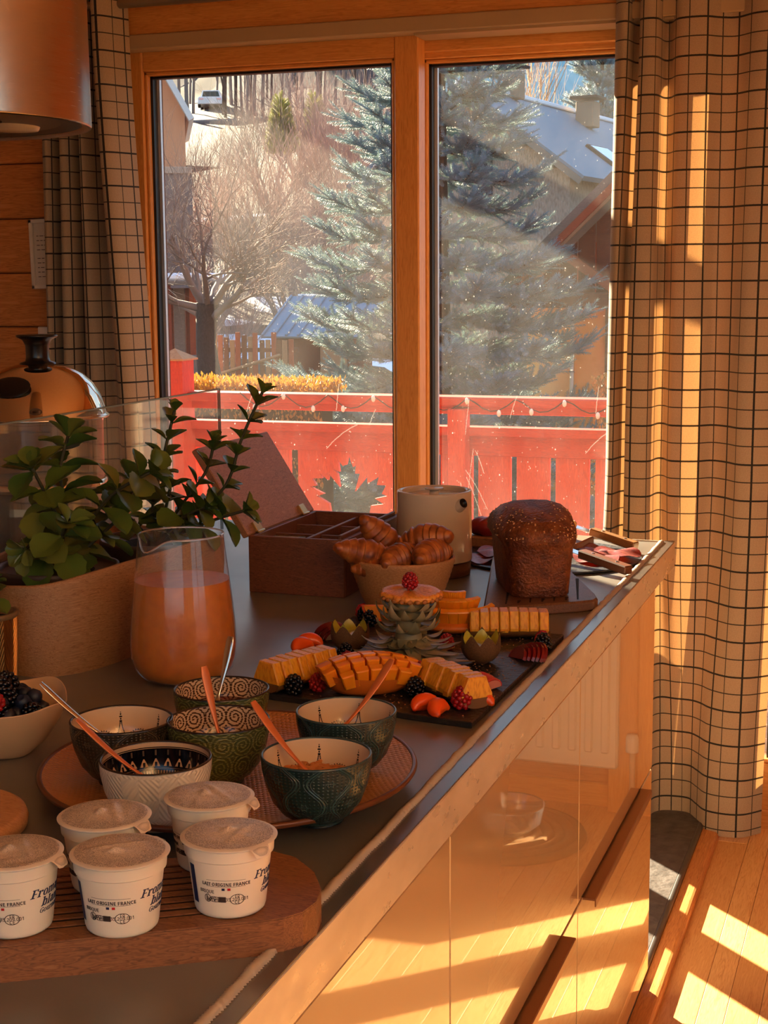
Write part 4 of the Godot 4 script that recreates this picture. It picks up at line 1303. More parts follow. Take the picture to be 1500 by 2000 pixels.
	for a: Array in [[Vector3(-3.75, -0.2, -6.0), 1.5, 1.03, "clipped golden hedge below the bare tree beyond the railing"], [Vector3(-1.14, -0.2, -6.1), 0.36, 1.07, "golden hedge at the foot of the orange chalet wall"]]:
		var o := thing("golden_hedge", a[3], "hedge", a[0], "golden hedges")
		part(o, "twig_core", bx(Vector3(0, a[2] * 0.5 - 0.3, 0), Vector3(a[1] - 0.1, a[2] + 0.5, 0.35), 0.08), mat(Color(0.30, 0.22, 0.08), 0.95))
		var s4: Array = []
		for q in int(5200 * a[1]):
			var p := Vector3(rng.randf_range(-0.5, 0.5) * a[1], a[2] - 0.07 + 0.05 * rng.randf() + 0.03 * sin(q * 0.1), rng.randf_range(-0.24, 0.24))
			if rng.randf() < 0.35: p = Vector3(p.x, rng.randf_range(0.3, 1.0) * a[2], 0.2 + rng.randf_range(0.0, 0.05))
			s4.append(aimed(p, Vector3(rng.randf_range(-1, 1), rng.randf_range(-0.3, 0.6), rng.randf_range(-1, 1)), Vector3(rng.randf_range(-0.4, 0.4), 1, 0.1)).scaled_local(Vector3.ONE * rng.randf_range(0.8, 1.4)))
		leafy("leaves", o, leaf.mesh(), yl, s4)

# ------------------------------------------------------------------ things on the worktop
const FLAT := Basis(Vector3(1, 0, 0), Vector3(0, 0, -1), Vector3(0, 1, 0))   # prism's x, y, z -> world x, -z, y

func flat(poly: PackedVector2Array, h0: float, h1: float, bev := 0.0) -> ArrayMesh:
	# a polygon given in world x, z, standing from height h0 to h1
	var p := PackedVector2Array()
	for q in poly: p.append(Vector2(q.x, -q.y))
	var m := MB.new()
	m.t = Transform3D(FLAT, Vector3.ZERO)
	m.prism(p, h0, h1, bev)
	return m.mesh()

func pv(a: Array) -> PackedVector2Array:
	var o := PackedVector2Array()
	for i in range(0, a.size(), 2): o.append(Vector2(a[i], a[i + 1]))
	return o

func dot(im: Image, x: float, y: float, r: float, c: Color, rx := 1.0) -> void:
	var w := im.get_width()
	var h := im.get_height()
	for j in range(int(y - r) - 1, int(y + r) + 2):
		for i in range(int(x - r * rx) - 1, int(x + r * rx) + 2):
			if j < 0 or j >= h: continue
			var d := Vector2((i - x) / rx, j - y).length()
			if d <= r: im.set_pixel(posmod(i, w), j, c)

func ribbon(path: Array, wid: Array, thick: Array, up: Vector3, sides := 10) -> ArrayMesh:
	# a flattened bar along a path; up is the direction of its thickness
	var rows: Array = []
	var m := path.size()
	for i in m:
		var T: Vector3 = (path[mini(i + 1, m - 1)] - path[maxi(i - 1, 0)]).normalized()
		var X := up.cross(T).normalized()
		var Y := T.cross(X)
		var row := PackedVector3Array()
		for q in sides:
			var a := TAU * q / sides
			row.append(path[i] + X * cos(a) * wid[i] + Y * sin(a) * thick[i])
		rows.append(row)
	var f := PackedVector3Array()
	var l := PackedVector3Array()
	for q in sides:
		f.append(path[0])
		l.append(path[m - 1])
	rows.push_front(f)
	rows.append(l)
	return MB.new().grid(rows, true, false).mesh()

func words_round(m: MB, s: String, h: float, ang: float, y: float, r0: float, slope: float, serif := false, shear := 0.0, weight := 400) -> void:
	# lettering of cap height h wrapped round an upright cone, centred on angle ang (0 faces local +z)
	var f := SystemFont.new()
	f.font_names = PackedStringArray(["Droid Serif" if serif else "Droid Sans"])
	f.font_weight = weight
	var t := TextMesh.new()
	t.text = s
	t.font = f
	t.font_size = 40
	t.pixel_size = h / 29.0
	t.depth = 0.0003
	t.curve_step = 3.0
	var a := t.surface_get_arrays(0)
	var vv: PackedVector3Array = a[Mesh.ARRAY_VERTEX]
	var nn: PackedVector3Array = a[Mesh.ARRAY_NORMAL]
	var k := m.v.size()
	for i in vv.size():
		var p := vv[i]
		var x := p.x + p.y * shear
		var r := r0 + slope * (y + p.y)
		var th := ang + x / r
		m.v.append(Vector3(sin(th) * (r + p.z), y + p.y, cos(th) * (r + p.z)))
		m.n.append(nn[i].rotated(Vector3.UP, th))
		m.uv.append(Vector2.ZERO)
	if a[Mesh.ARRAY_INDEX] != null:
		for i: int in a[Mesh.ARRAY_INDEX]: m.ix.append(k + i)
	else:
		for i in vv.size(): m.ix.append(k + i)

func patch_round(m: MB, ang: float, w: float, y0: float, y1: float, r0: float, slope: float) -> void:
	# a thin printed patch wrapped round the same cone
	var rows: Array = []
	for j in 2:
		var y := y0 if j == 0 else y1
		var row := PackedVector3Array()
		for i in 7:
			var r := r0 + slope * y + 0.00012
			var th := ang + (i / 6.0 - 0.5) * w / r
			row.append(Vector3(sin(th) * r, y, cos(th) * r))
		rows.append(row)
	m.grid(rows, false, false)

func ring_round(m: MB, ang: float, y: float, rx: float, ry: float, line: float, r0: float, slope: float) -> void:
	var rows: Array = []
	for j in 2:
		var row := PackedVector3Array()
		for i in 25:
			var q := TAU * i / 24.0
			var k := 1.0 - j * line / ry
			var py := y + sin(q) * ry * k
			var r := r0 + slope * py + 0.00012
			var th := ang + cos(q) * rx * k / r
			row.append(Vector3(sin(th) * r, py, cos(th) * r))
		rows.append(row)
	m.grid(rows, false, true)

func counter_things() -> void:
	boards_and_pots()
	tray_and_bowls()
	juice_and_planter()
	back_row()

func grooved_board(poly: PackedVector2Array, h0: float, h1: float, dep: float, org: Vector2, u: Vector2, nv: Vector2, grooves: Array, o: Node3D, m: Material) -> void:
	# lower slab plus a top layer of lands left standing between the grooves; a groove is [distance back from org, start along u, width]
	part(o, "slab", flat(poly, h0, h1 - dep), m)
	part(o, "groove_floor", flat(poly, h1 - dep - 0.0002, h1 - dep + 0.0002), mat(Color(0.10, 0.055, 0.03), 0.8))
	var top := MB.new()
	var cuts: Array = []
	var from := -0.1
	for g: Array in grooves:
		cuts.append([from, g[0] - g[2] * 0.5, 0.7])
		cuts.append([g[0] - g[2] * 0.5, g[0] + g[2] * 0.5, g[1]])
		from = g[0] + g[2] * 0.5
	cuts.append([from, 0.4, 0.7])
	for c: Array in cuts:
		var a: Vector2 = org - nv * c[0] - u * 0.2
		var b: Vector2 = org - nv * c[1] - u * 0.2
		var q := PackedVector2Array([a, a + u * (c[2] + 0.2), b + u * (c[2] + 0.2), b])
		for p: PackedVector2Array in Geometry2D.intersect_polygons(poly, q):
			if p.size() > 2: top.add(flat(p, h1 - dep, h1), Transform3D())
	part(o, "grooved_face", top.mesh(), m)

func boards_and_pots() -> void:
	var walnut := wood(Color(0.56, 0.35, 0.20), Color(0.34, 0.18, 0.09), Vector3(3.0, 14, 14), 1, 0.5)
	var u := Vector2(-0.85, 0.527)
	var nv := Vector2(0.527, 0.85)
	var org := Vector2(-0.012, 1.938)
	var bp := pv([-0.082, 1.797, -0.050, 1.806, -0.020, 1.834, 0.000, 1.868, 0.006, 1.895, 0.003, 1.918, -0.008, 1.934, -0.022, 1.945])
	bp.append(Vector2(-0.022, 1.945) + u * 0.46)
	bp.append(Vector2(-0.082, 1.797) + u * 0.46)
	var gr: Array = []
	rng.seed = 17
	for k in 9:
		gr.append([0.026 + k * 0.0138, rng.randf_range(0.022, 0.05) + 0.004 * k, rng.randf_range(0.0046, 0.0066)])
	var bd := thing("serving_board", "thick grooved dark wood board under the white pots", "board", Vector3.ZERO)
	grooved_board(bp, TOP, TOP + 0.031, 0.0014, org, u, nv, gr, bd, walnut)
	# ---- pots of fromage blanc
	var plastic := mat(Color(0.90, 0.84, 0.76), 0.35)
	plastic.subsurf_scatter_enabled = true
	plastic.subsurf_scatter_strength = 0.15
	var foil := mat(Color(0.93, 0.88, 0.82), 0.45, 0.25)
	foil.roughness_texture = ntex([[0, Color(0.6, 0.6, 0.6)], [1, Color(1, 1, 1)]], 0.05, 3, 6)
	var fi := Image.create(256, 256, false, Image.FORMAT_RGB8)
	rng.seed = 41
	for y in 256:
		for x in 256:
			var d := Vector2(x - 128, y - 128).length() / 118.0
			var c := Color(0.97, 0.95, 0.92)
			if d < 0.93 and rng.randf() < 0.30 * smoothstep(0.2, 0.9, d) + 0.10: c = Color(0.55, 0.52, 0.52)
			fi.set_pixel(x, y, c)
	foil.albedo_texture = ImageTexture.create_from_image(fi)
	var navy := mat(Color(0.10, 0.14, 0.28), 0.5)
	var brown := mat(Color(0.22, 0.15, 0.12), 0.5)
	var redp := mat(Color(0.75, 0.10, 0.10), 0.5)
	var R0 := 0.0300
	var SL := 0.112
	var pot_m := lat([Vector2(0, 0.0015), Vector2(0.024, 0.001), Vector2(0.0275, 0.0004), Vector2(0.0294, 0.0022), Vector2(0.0303, 0.005), Vector2(0.0357, 0.0505), Vector2(0.0357, 0.0505), Vector2(0.0378, 0.0518), Vector2(0.0378, 0.0518), Vector2(0.0386, 0.0618), Vector2(0.0404, 0.0622), Vector2(0.0410, 0.0632), Vector2(0.0404, 0.0642), Vector2(0.036, 0.0645)], 48)
	var lid_rows: Array = []
	var fnl := FastNoiseLite.new()
	fnl.frequency = 3.0
	fnl.seed = 4
	for i in 15:
		var row := PackedVector3Array()
		var r := 0.0412 * (1.0 - i / 14.0)
		for q in 56:
			var a := TAU * q / 56.0
			var p := Vector3(r * cos(a), 0.0648, -r * sin(a))
			if i == 0: p.y = 0.0636
			elif i > 1:
				p.y += 0.0009 * fnl.get_noise_2d(p.x * 22.0, p.z * 22.0) + 0.0014 * (1.0 - r / 0.0412)
				p.y += 0.0034 * exp(-(pow((p.x - 0.004) / 0.006, 2) + pow((p.z + 0.004) / 0.0035, 2)))
				p.y += 0.0012 * exp(-pow((p.z - 0.010 + p.x * 0.25) / 0.0025, 2)) * smoothstep(0.036, 0.02, absf(p.x))
			row.append(p)
		lid_rows.append(row)
	var lid_m := MB.new().grid(lid_rows, true, false)
	for i in lid_m.v.size(): lid_m.uv[i] = Vector2(0.5 + lid_m.v[i].x * 11.5, 0.5 + lid_m.v[i].z * 11.5)
	var tab_m := MB.new()
	var tr: Array = []
	for i in 5:
		var row := PackedVector3Array()
		for j in 5:
			var a := (j / 4.0 - 0.5) * 0.5
			var r := 0.0408 + i * 0.0018
			row.append(Vector3(sin(a) * r * (1.0 - i * 0.1), 0.0640 - 0.0004 * i * i - 0.0006 * (j % 2), cos(a) * r))
		tr.append(row)
	tab_m.grid(tr, false, true)
	var lm := lid_m.mesh()
	var tm := tab_m.mesh()
	var pr_navy := MB.new()
	words_round(pr_navy, "Fromage", 0.0072, 1.42, 0.0375, R0, SL, true, 0.28, 700)
	words_round(pr_navy, "blanc", 0.0072, 1.50, 0.0285, R0, SL, true, 0.28, 700)
	words_round(pr_navy, "Gourmand", 0.0042, 1.48, 0.0215, R0, SL, true, 0.3, 400)
	patch_round(pr_navy, -0.99, 0.0075, 0.012, 0.046, R0, SL)
	patch_round(pr_navy, -0.065, 0.0026, 0.0272, 0.0294, R0, SL)
	var pr_brown := MB.new()
	words_round(pr_brown, "LAIT ORIGINE FRANCE", 0.0022, 0.0, 0.0325, R0, SL, false, 0.0, 700)
	patch_round(pr_brown, 0.0, 0.034, 0.0360, 0.0363, R0, SL)
	patch_round(pr_brown, 0.0, 0.034, 0.0303, 0.0306, R0, SL)
	words_round(pr_brown, "BRIQUE", 0.0012, -0.52, 0.0255, R0, SL)
	ring_round(pr_brown, -0.50, 0.0195, 0.0032, 0.0036, 0.0007, R0, SL)
	patch_round(pr_brown, -0.52, 0.0012, 0.0172, 0.0218, R0, SL)
	patch_round(pr_brown, -0.10, 0.0062, 0.0165, 0.0215, R0, SL)
	ring_round(pr_brown, -0.30, 0.0190, 0.0052, 0.0026, 0.0004, R0, SL)
	words_round(pr_brown, "POT", 0.0012, -0.30, 0.0196, R0, SL)
	words_round(pr_brown, "À TRIER", 0.0011, -0.30, 0.0180, R0, SL)
	ring_round(pr_brown, 0.29, 0.0190, 0.0063, 0.0048, 0.0005, R0, SL)
	words_round(pr_brown, "FR", 0.0014, 0.29, 0.0214, R0, SL)
	words_round(pr_brown, "35.209.001", 0.0013, 0.29, 0.0190, R0, SL)
	words_round(pr_brown, "CE", 0.0014, 0.29, 0.0164, R0, SL)
	var pr_red := MB.new()
	patch_round(pr_red, 0.080, 0.0026, 0.0272, 0.0294, R0, SL)
	var mn := pr_navy.mesh()
	var mb := pr_brown.mesh()
	var mr := pr_red.mesh()
	var code := MB.new()
	words_round(code, "02:19:17", 0.0030, 0, 0, 0.0345, 0.0)
	var said := ["white pot of fromage blanc cut off by the left edge of the frame", "white pot of fromage blanc behind the front left one, its tab facing right", "white pot of fromage blanc at the front of the board, second from the left", "white pot of fromage blanc at the back right beside the cream bowl", "white pot of fromage blanc nearest the rounded end of the board"]
	var at := [Vector2(-0.212, 2.018), Vector2(-0.184, 1.917), Vector2(-0.129, 1.989), Vector2(-0.118, 1.843), Vector2(-0.060, 1.926)]
	var turn := [0.20, -0.42, 0.23, -0.30, 0.33]
	var tab := [1.4, 1.8, 2.6, 1.9, 0.75]
	for i in 5:
		var o := thing("yogurt_pot", said[i], "pot", Vector3(at[i].x, TOP + 0.031, at[i].y), "white pots on the grooved board", turn[i])
		var cup := part(o, "cup", pot_m, plastic)
		part(o, "lid", lm, foil, Vector3.ZERO, Vector3(0, tab[i] * 1.3, 0))
		part(o, "pull_tab", tm, foil, Vector3.ZERO, Vector3(0, tab[i], 0))
		part(cup, "printed_name", mn, navy)
		part(cup, "printed_origin", mb, brown)
		part(cup, "printed_flag", mr, redp)

func mandala() -> ImageTexture:
	# one repeat of the inside of the bowls: spires and dotted fans in blue black on cream; v 0 is the rim
	var w := 256
	var h := 320
	var im := Image.create(w, h, false, Image.FORMAT_RGB8)
	im.fill(Color(0.83, 0.70, 0.56))
	var ink := Color(0.07, 0.06, 0.09)
	for k in 3:
		var r := 50.0 + k * 22.0
		var n := 11 + k * 3
		for i in n:
			var a := PI * (i + 0.5) / n
			var x := 128.0 - cos(a) * r
			var y := 260.0 - sin(a) * r
			if k == 1: dot(im, x, y, 7.0, ink, 0.8)
			else: dot(im, x, y, 3.6, ink)
	for i in 80:
		var a := PI * i / 79.0
		dot(im, 128.0 - cos(a) * 61.0, 260.0 - sin(a) * 61.0, 1.8, ink)
		dot(im, 128.0 - cos(a) * 88.0, 260.0 - sin(a) * 88.0, 1.8, ink)
	dot(im, 128, 246, 15, ink)
	for i in 16:
		var s := i / 15.0
		dot(im, 4.0 + 60.0 * s * s, 110.0 + 150.0 * s, 4.2, ink)
		dot(im, 252.0 - 60.0 * s * s, 110.0 + 150.0 * s, 4.2, ink)
	for d: Array in [[0, 62, 7, 0.6], [0, 80, 6, 1.6], [0, 96, 6, 0.8], [0, 112, 5, 1.4], [0, 206, 6, 1], [0, 222, 7, 1.8], [0, 238, 6, 1], [0, 46, 4, 0.6], [22, 262, 7, 1], [234, 262, 7, 1]]:
		dot(im, d[0], d[1], d[2], ink, d[3])
	for y in range(285, 320):
		for x in w:
			if int(y / 6) % 2 == 0 and int((x + (y / 12) * 8) / 8) % 2 == 0: im.set_pixel(x, y, ink)
	return ImageTexture.create_from_image(im)

func swirl(fg: Color, bg: Color, relief := false) -> ImageTexture:
	# a mirrored damask of scrolls and leaves
	var n := 192
	var im := Image.create(n, n, false, Image.FORMAT_RGB8)
	for y in n:
		for x in n:
			var u := absf(x / float(n) - 0.5) * 2.0
			var v := y / float(n) * 2.0
			if v > 1.0: u = 1.0 - u
			v = fmod(v, 1.0)
			var a := Vector2(u - 0.45, v - 0.5)
			var sp := sin(a.length() * 34.0 - atan2(a.y, a.x) * 1.0 + 2.0)
			var lf := sin(u * 19.0 + 5.0 * sin(v * 12.566)) * cos(v * 12.566)
			var f := sp * 0.65 + lf * 0.6
			var c := fg if f > 0.18 else bg
			if relief: c = Color.WHITE * clampf(f * 1.2 + 0.3, 0.0, 1.0)
			im.set_pixel(x, y, Color(c.r, c.g, c.b))
	return ImageTexture.create_from_image(im)

func ogee() -> Image:
	# height of the paisley lattice on the green bowls
	var w := 192
	var h := 256
	var im := Image.create(w, h, false, Image.FORMAT_RGB8)
	for y in h:
		for x in w:
			var u := x / float(w)
			var v := y / float(h)
			var c := 0.16 * sin(v * TAU)
			var d1 := absf(u - 0.25 - c)
			var d2 := absf(u - 0.75 + c)
			var f := 0.0
			for d: float in [d1, d2]:
				f = maxf(f, 1.0 - absf(d - 0.0) / 0.030)
				f = maxf(f, 0.8 - absf(d - 0.06) / 0.020)
			for q: Vector2 in [Vector2(0.5, 0.75), Vector2(0.0, 0.25), Vector2(1.0, 0.25)]:
				var e := Vector2((u - q.x) * 1.0, (v - q.y) * 1.33)
				var rr := e.length()
				f = maxf(f, 1.0 - absf(rr - 0.07 - 0.015 * cos(atan2(e.y, e.x) * 6.0)) / 0.018)
				f = maxf(f, 1.0 - rr / 0.03)
			f = maxf(f, 0.7 * (1.0 - Vector2(fmod(u * 12.0, 1.0) - 0.5, fmod(v * 14.0, 1.0) - 0.5).length() / 0.3))
			f = clampf(f, 0.0, 1.0)
			im.set_pixel(x, y, Color(f, f, f))
	return im

func make_bowl(label: String, at: Vector2, outm: Material, inm: Material, rimm: Material, us_out: float, us_in: float, turn: float, fill: float) -> Node3D:
	var o := thing("serving_bowl", label, "bowl", Vector3(at.x, TOP + 0.0125, at.y), "patterned bowls on the round tray", turn)
	var body := MB.new()
	body.lathe([Vector2(0, 0.0), Vector2(0.027, 0.0), Vector2(0.0275, 0.004)], 40)
	body.lathe([Vector2(0.0275, 0.004), Vector2(0.036, 0.010), Vector2(0.0455, 0.022), Vector2(0.0525, 0.040), Vector2(0.0558, 0.056), Vector2(0.0568, 0.0690)], 56, us_out, 1.6)
	part(o, "body", body.mesh(), outm)
	var inn := MB.new()
	inn.lathe([Vector2(0.0540, 0.0690), Vector2(0.0536, 0.060), Vector2(0.0522, 0.050), Vector2(0.0492, 0.040), Vector2(0.0450, 0.0295), Vector2(0.0390, 0.0195), Vector2(0.030, 0.012), Vector2(0.016, 0.0075), Vector2(0, 0.006)], 56, us_in, 1.60)
	part(o, "inside", inn.mesh(), inm)
	part(o, "rim", lat([Vector2(0.0568, 0.0690), Vector2(0.0566, 0.0702), Vector2(0.0554, 0.0708), Vector2(0.0542, 0.0702), Vector2(0.0540, 0.0690)], 56), rimm)
	return o

func spoon(label: String, m: Material, a: Vector3, b: Vector3, group: String) -> void:
	# handle from the bowl of the spoon (a) up to its end (b)
	var d := (b - a).normalized()
	var up := Vector3.UP - d * d.y
	up = (up.normalized() * 0.8 + Vector3(0.3, 0, 0.5) * 0.3).normalized()
	var l := a.distance_to(b)
	var path: Array = []
	var w: Array = []
	var t: Array = []
	for i in 15:
		var s := i / 14.0
		path.append(a.lerp(b, s) + Vector3.UP * (-0.006 * sin(s * PI) + 0.004 * s * s))
		w.append(lerpf(0.0100, 0.0022, smoothstep(0.0, 0.22, s)) if s < 0.22 else lerpf(0.0022, 0.0058, smoothstep(0.3, 0.85, s)) * (1.0 if s < 0.95 else 0.72))
		t.append(0.0016 if s < 0.95 else 0.0011)
	single("spoon", ribbon(path, w, t, up), m, label, "spoon", Vector3.ZERO, group)

func tray_and_bowls() -> void:
	# ---- round hammered tray
	var im := Image.create(256, 256, false, Image.FORMAT_RGB8)
	var al := Image.create(256, 256, false, Image.FORMAT_RGB8)
	for y in 256:
		for x in 256:
			var best := 0.0
			var row := int(y / 32.0)
			for r: int in [row, row + 1]:
				var cx := (fmod(x + (16.0 if r % 2 == 0 else 0.0), 32.0)) - 16.0
				var cy := y - r * 32.0
				var d := Vector2(cx, cy * 1.0).length()
				if d < 24.0 and r == row: best = maxf(best, 1.0 - pow(d / 24.0, 3))
				elif d < 24.0: best = maxf(best, (1.0 - pow(d / 24.0, 3)) * 0.9)
			im.set_pixel(x, y, Color(best, best, best))
			var s := 0.35 + 0.65 * smoothstep(0.05, 0.4, best)
			al.set_pixel(x, y, Color(s, s, s))
	var cop := mat(Color(0.80, 0.55, 0.33), 0.40, 0.25)
	cop.albedo_texture = ImageTexture.create_from_image(al)
	cop.heightmap_enabled = true
	cop.heightmap_texture = ImageTexture.create_from_image(im)
	cop.heightmap_scale = 0.3
	tri_mat(cop, Vector3(22, 22, 22))
	var rimw := mat(Color(0.40, 0.22, 0.12), 0.35, 0.2)
	var tr := thing("round_tray", "large round copper brown tray with a scaly pattern under the bowls", "tray", Vector3(-0.2325, TOP, 1.557))
	part(tr, "dish", lat([Vector2(0, 0.0105), Vector2(0.140, 0.0115), Vector2(0.172, 0.0155), Vector2(0.2045, 0.0262)], 96), cop)
	part(tr, "underside", lat([Vector2(0, 0.0), Vector2(0.118, 0.0), Vector2(0.124, 0.0015), Vector2(0.165, 0.0095), Vector2(0.2085, 0.0215)], 96), rimw)
	part(tr, "rim", lat([Vector2(0.2085, 0.0215), Vector2(0.2105, 0.0245), Vector2(0.2095, 0.0272), Vector2(0.2065, 0.0278), Vector2(0.2045, 0.0262)], 96), rimw)
	# ---- bowls
	var cream_mandala := mat(Color.WHITE, 0.12)
	cream_mandala.albedo_texture = mandala()
	var glaze := func(c: Color, hm: Texture2D, h: float, alb: Texture2D) -> StandardMaterial3D:
		var m := mat(c, 0.22)
		m.heightmap_enabled = true
		m.heightmap_texture = hm
		m.heightmap_scale = h
		if alb: m.albedo_texture = alb
		return m
	var og := ogee()
	var oa := Image.create(192, 256, false, Image.FORMAT_RGB8)
	for y in 256:
		for x in 192:
			var s := 0.55 + 0.45 * og.get_pixel(x, y).r
			oa.set_pixel(x, y, Color(s, s, s))
	var ogt := ImageTexture.create_from_image(og)
	var oat := ImageTexture.create_from_image(oa)
	var teal: StandardMaterial3D = glaze.call(Color(0.22, 0.35, 0.34), ogt, 0.10, oat)
	var olive_tex := swirl(Color(0.62, 0.62, 0.42), Color(0.40, 0.42, 0.28))
	var relief := swirl(Color.WHITE, Color.BLACK, true)
	var olive: StandardMaterial3D = glaze.call(Color(0.72, 0.74, 0.62), relief, 0.06, olive_tex)
	var umber: StandardMaterial3D = glaze.call(Color(0.36, 0.29, 0.20), ogt, 0.08, oat)
	var dam := mat(Color.WHITE, 0.12)
	dam.albedo_texture = swirl(Color(0.30, 0.19, 0.12), Color(0.80, 0.66, 0.52))
	# cream bowl: pressed diamonds outside, dark figured bands inside
	var di := Image.create(128, 128, false, Image.FORMAT_RGB8)
	for y in 128:
		for x in 128:
			var d := absf(x / 128.0 - 0.5) + absf(y / 128.0 - 0.5)
			var f := 0.5 + 0.5 * sin(d * 44.0)
			di.set_pixel(x, y, Color(f, f, f))
	var pressed: StandardMaterial3D = glaze.call(Color(0.84, 0.76, 0.66), ImageTexture.create_from_image(di), 0.05, null)
	var fb := Image.create(64, 256, false, Image.FORMAT_RGB8)
	var cr := Color(0.74, 0.60, 0.47)
	var dk := Color(0.055, 0.05, 0.06)
	for y in 256:
		for x in 64:
			var c := dk
			var xx := absf(x - 32.0)
			if y < 26: c = cr
			elif y < 32: c = dk
			elif y < 35: c = cr
			elif y > 44 and y < 74 and xx < 5 and (y + x) % 3 != 0: c = cr * 0.6
			elif y > 90 and y < 132 and xx < (y - 84) * 0.5 and not (y > 108 and xx < 7): c = cr
			elif y > 140 and y < 143: c = cr * 0.8
			elif y > 150 and int(x / 8) % 2 == 0 and (y - 150) % 40 < 26: c = cr * 0.8
			elif y > 150 and (y - 150) % 40 > 36: c = cr * 0.7
			fb.set_pixel(x, y, Color(c.r, c.g, c.b))
	var fig := mat(Color.WHITE, 0.10)
	fig.albedo_texture = ImageTexture.create_from_image(fb)
	var rd := mat(Color(0.16, 0.10, 0.08), 0.2)
	var rt := mat(Color(0.20, 0.26, 0.25), 0.2)
	var said := ["dark brown bowl with a dotted blue inside at the left of the tray", "olive damask bowl of red jam behind, touching the juice carafe", "olive damask bowl in the middle of the tray with an upright copper spoon", "cream bowl with pressed diamonds and a black figured inside", "green bowl of granola at the front right of the tray", "green bowl of dried apricots at the back right of the tray"]
	var at := [Vector2(-0.336, 1.611), Vector2(-0.285, 1.462), Vector2(-0.234, 1.579), Vector2(-0.236, 1.722), Vector2(-0.086, 1.660), Vector2(-0.112, 1.504)]
	make_bowl(said[0], at[0], umber, cream_mandala, rd, 6, 7, 0.3, 0.3)
	make_bowl(said[1], at[1], olive, dam, rd, 7, 7, 0.0, 0.4)
	make_bowl(said[2], at[2], olive, dam, rd, 7, 7, 0.5, 0.4)
	make_bowl(said[3], at[3], pressed, fig, rd, 9, 26, 0.0, 0.4)
	make_bowl(said[4], at[4], teal, cream_mandala, rt, 6, 7, 0.1, 0.5)
	make_bowl(said[5], at[5], teal, cream_mandala, rt, 6, 7, 0.75, 0.5)
	# what is in them
	var pool := func(called: String, i: int, h: float, r: float, m: Material, label: String, cat: String, bump: float) -> MeshInstance3D:
		var rows: Array = []
		for k in 8:
			var row := PackedVector3Array()
			for q in 30:
				var a := TAU * q / 30.0
				var rr := r * (1.0 - k / 7.0)
				row.append(Vector3(rr * cos(a), h + bump * (sin(rr * 900.0 + a * 3.0) * 0.5 + (1.0 - rr / r)), -rr * sin(a)))
			rows.append(row)
		return single(called, MB.new().grid(rows, true, false).mesh(), m, label, cat, Vector3(at[i].x, TOP + 0.0125, at[i].y))
	var jam := mat(Color(0.36, 0.05, 0.03), 0.12)
	pool.call("red_jam", 1, 0.046, 0.0506, jam, "dark red jam in the olive bowl next to the carafe", "jam", 0.0012)
	pool.call("honey", 2, 0.032, 0.0455, mat(Color(0.55, 0.26, 0.06), 0.08), "amber honey in the middle olive bowl", "honey", 0.0004)
	pool.call("compote", 3, 0.036, 0.0475, mat(Color(0.50, 0.22, 0.11), 0.25), "brown compote in the cream bowl", "compote", 0.0010)
	pool.call("orange_jam", 0, 0.034, 0.0465, mat(Color(0.60, 0.20, 0.05), 0.15), "orange jam at the bottom of the dark brown bowl", "jam", 0.0008)
	# granola: countless flakes
	rng.seed = 23
	var flake := MB.new().blob(Vector3.ZERO, Vector3(0.0042, 0.0011, 0.0030), 9, 5).mesh()
	var gm := mat(Color(0.74, 0.46, 0.24), 0.75)
	var gb = pool.call("granola", 4, 0.0410, 0.0484, mat(Color(0.55, 0.32, 0.15), 0.85), "toasted granola flakes heaped in the front green bowl", "granola", 0.002)
	gb.set_meta("kind", "stuff")
	var sp: Array = []
	for k in 420:
		var a := rng.randf_range(0, TAU)
		var r := 0.046 * sqrt(rng.randf())
		sp.append(Transform3D(Basis(Vector3(rng.randf_range(-1, 1), rng.randf_range(-1, 1), rng.randf_range(-1, 1)).normalized(), rng.randf_range(-0.9, 0.9)).scaled(Vector3.ONE * rng.randf_range(0.7, 1.5)), Vector3(r * cos(a), 0.0425 + 0.004 * (1.0 - r / 0.046) + rng.randf_range(0, 0.003), r * sin(a))))
	leafy("flakes", gb, flake, gm, sp)
	var apr := mat(Color(0.80, 0.38, 0.12), 0.4)
	apr.subsurf_scatter_enabled = true
	apr.subsurf_scatter_strength = 0.3
	var am := MB.new().blob(Vector3.ZERO, Vector3(0.0135, 0.0058, 0.0115), 16, 8, func(d: Vector3) -> float: return 1.0 + 0.10 * sin(d.x * 6.0 + 1.0) - 0.25 * exp(-pow(d.x * 3.0, 2) - pow(d.z * 3.0, 2)) * maxf(0.0, d.y)).mesh()
	for k in 7:
		var a := k * 2.4
		var r := 0.010 + 0.0036 * k
		single("dried_apricot", am, apr, "plump orange dried apricot in the back green bowl", "apricot", Vector3(at[5].x + r * cos(a) * 0.95, TOP + 0.0125 + 0.0385 + 0.003 * (k % 2), at[5].y + r * sin(a) * 0.95), "dried apricots in the back green bowl", k * 1.1)
	# ---- spoons
	var copper := mat(Color(0.80, 0.44, 0.24), 0.38, 0.35)
	var steel := mat(Color(0.80, 0.76, 0.72), 0.16, 1.0)
	spoon("shiny silver spoon leaning out of the dark brown bowl", steel, Vector3(-0.322, 0.938, 1.602), Vector3(-0.416, 1.021, 1.643), "")
	spoon("silver spoon standing upright against the juice carafe", steel, Vector3(-0.300, 0.955, 1.45), Vector3(-0.290, 1.032, 1.422), "")
	spoon("copper spoon standing upright in the middle olive bowl", copper, Vector3(-0.232, 0.938, 1.568), Vector3(-0.2610, 1.030, 1.556), "")
	spoon("copper spoon leaning to the left out of the cream bowl", copper, Vector3(-0.226, 0.946, 1.715), Vector3(-0.3060, 1.021, 1.754), "")
	spoon("copper spoon stuck in the granola of the front green bowl", copper, Vector3(-0.080, 0.946, 1.655), Vector3(-0.164, 1.021, 1.641), "")
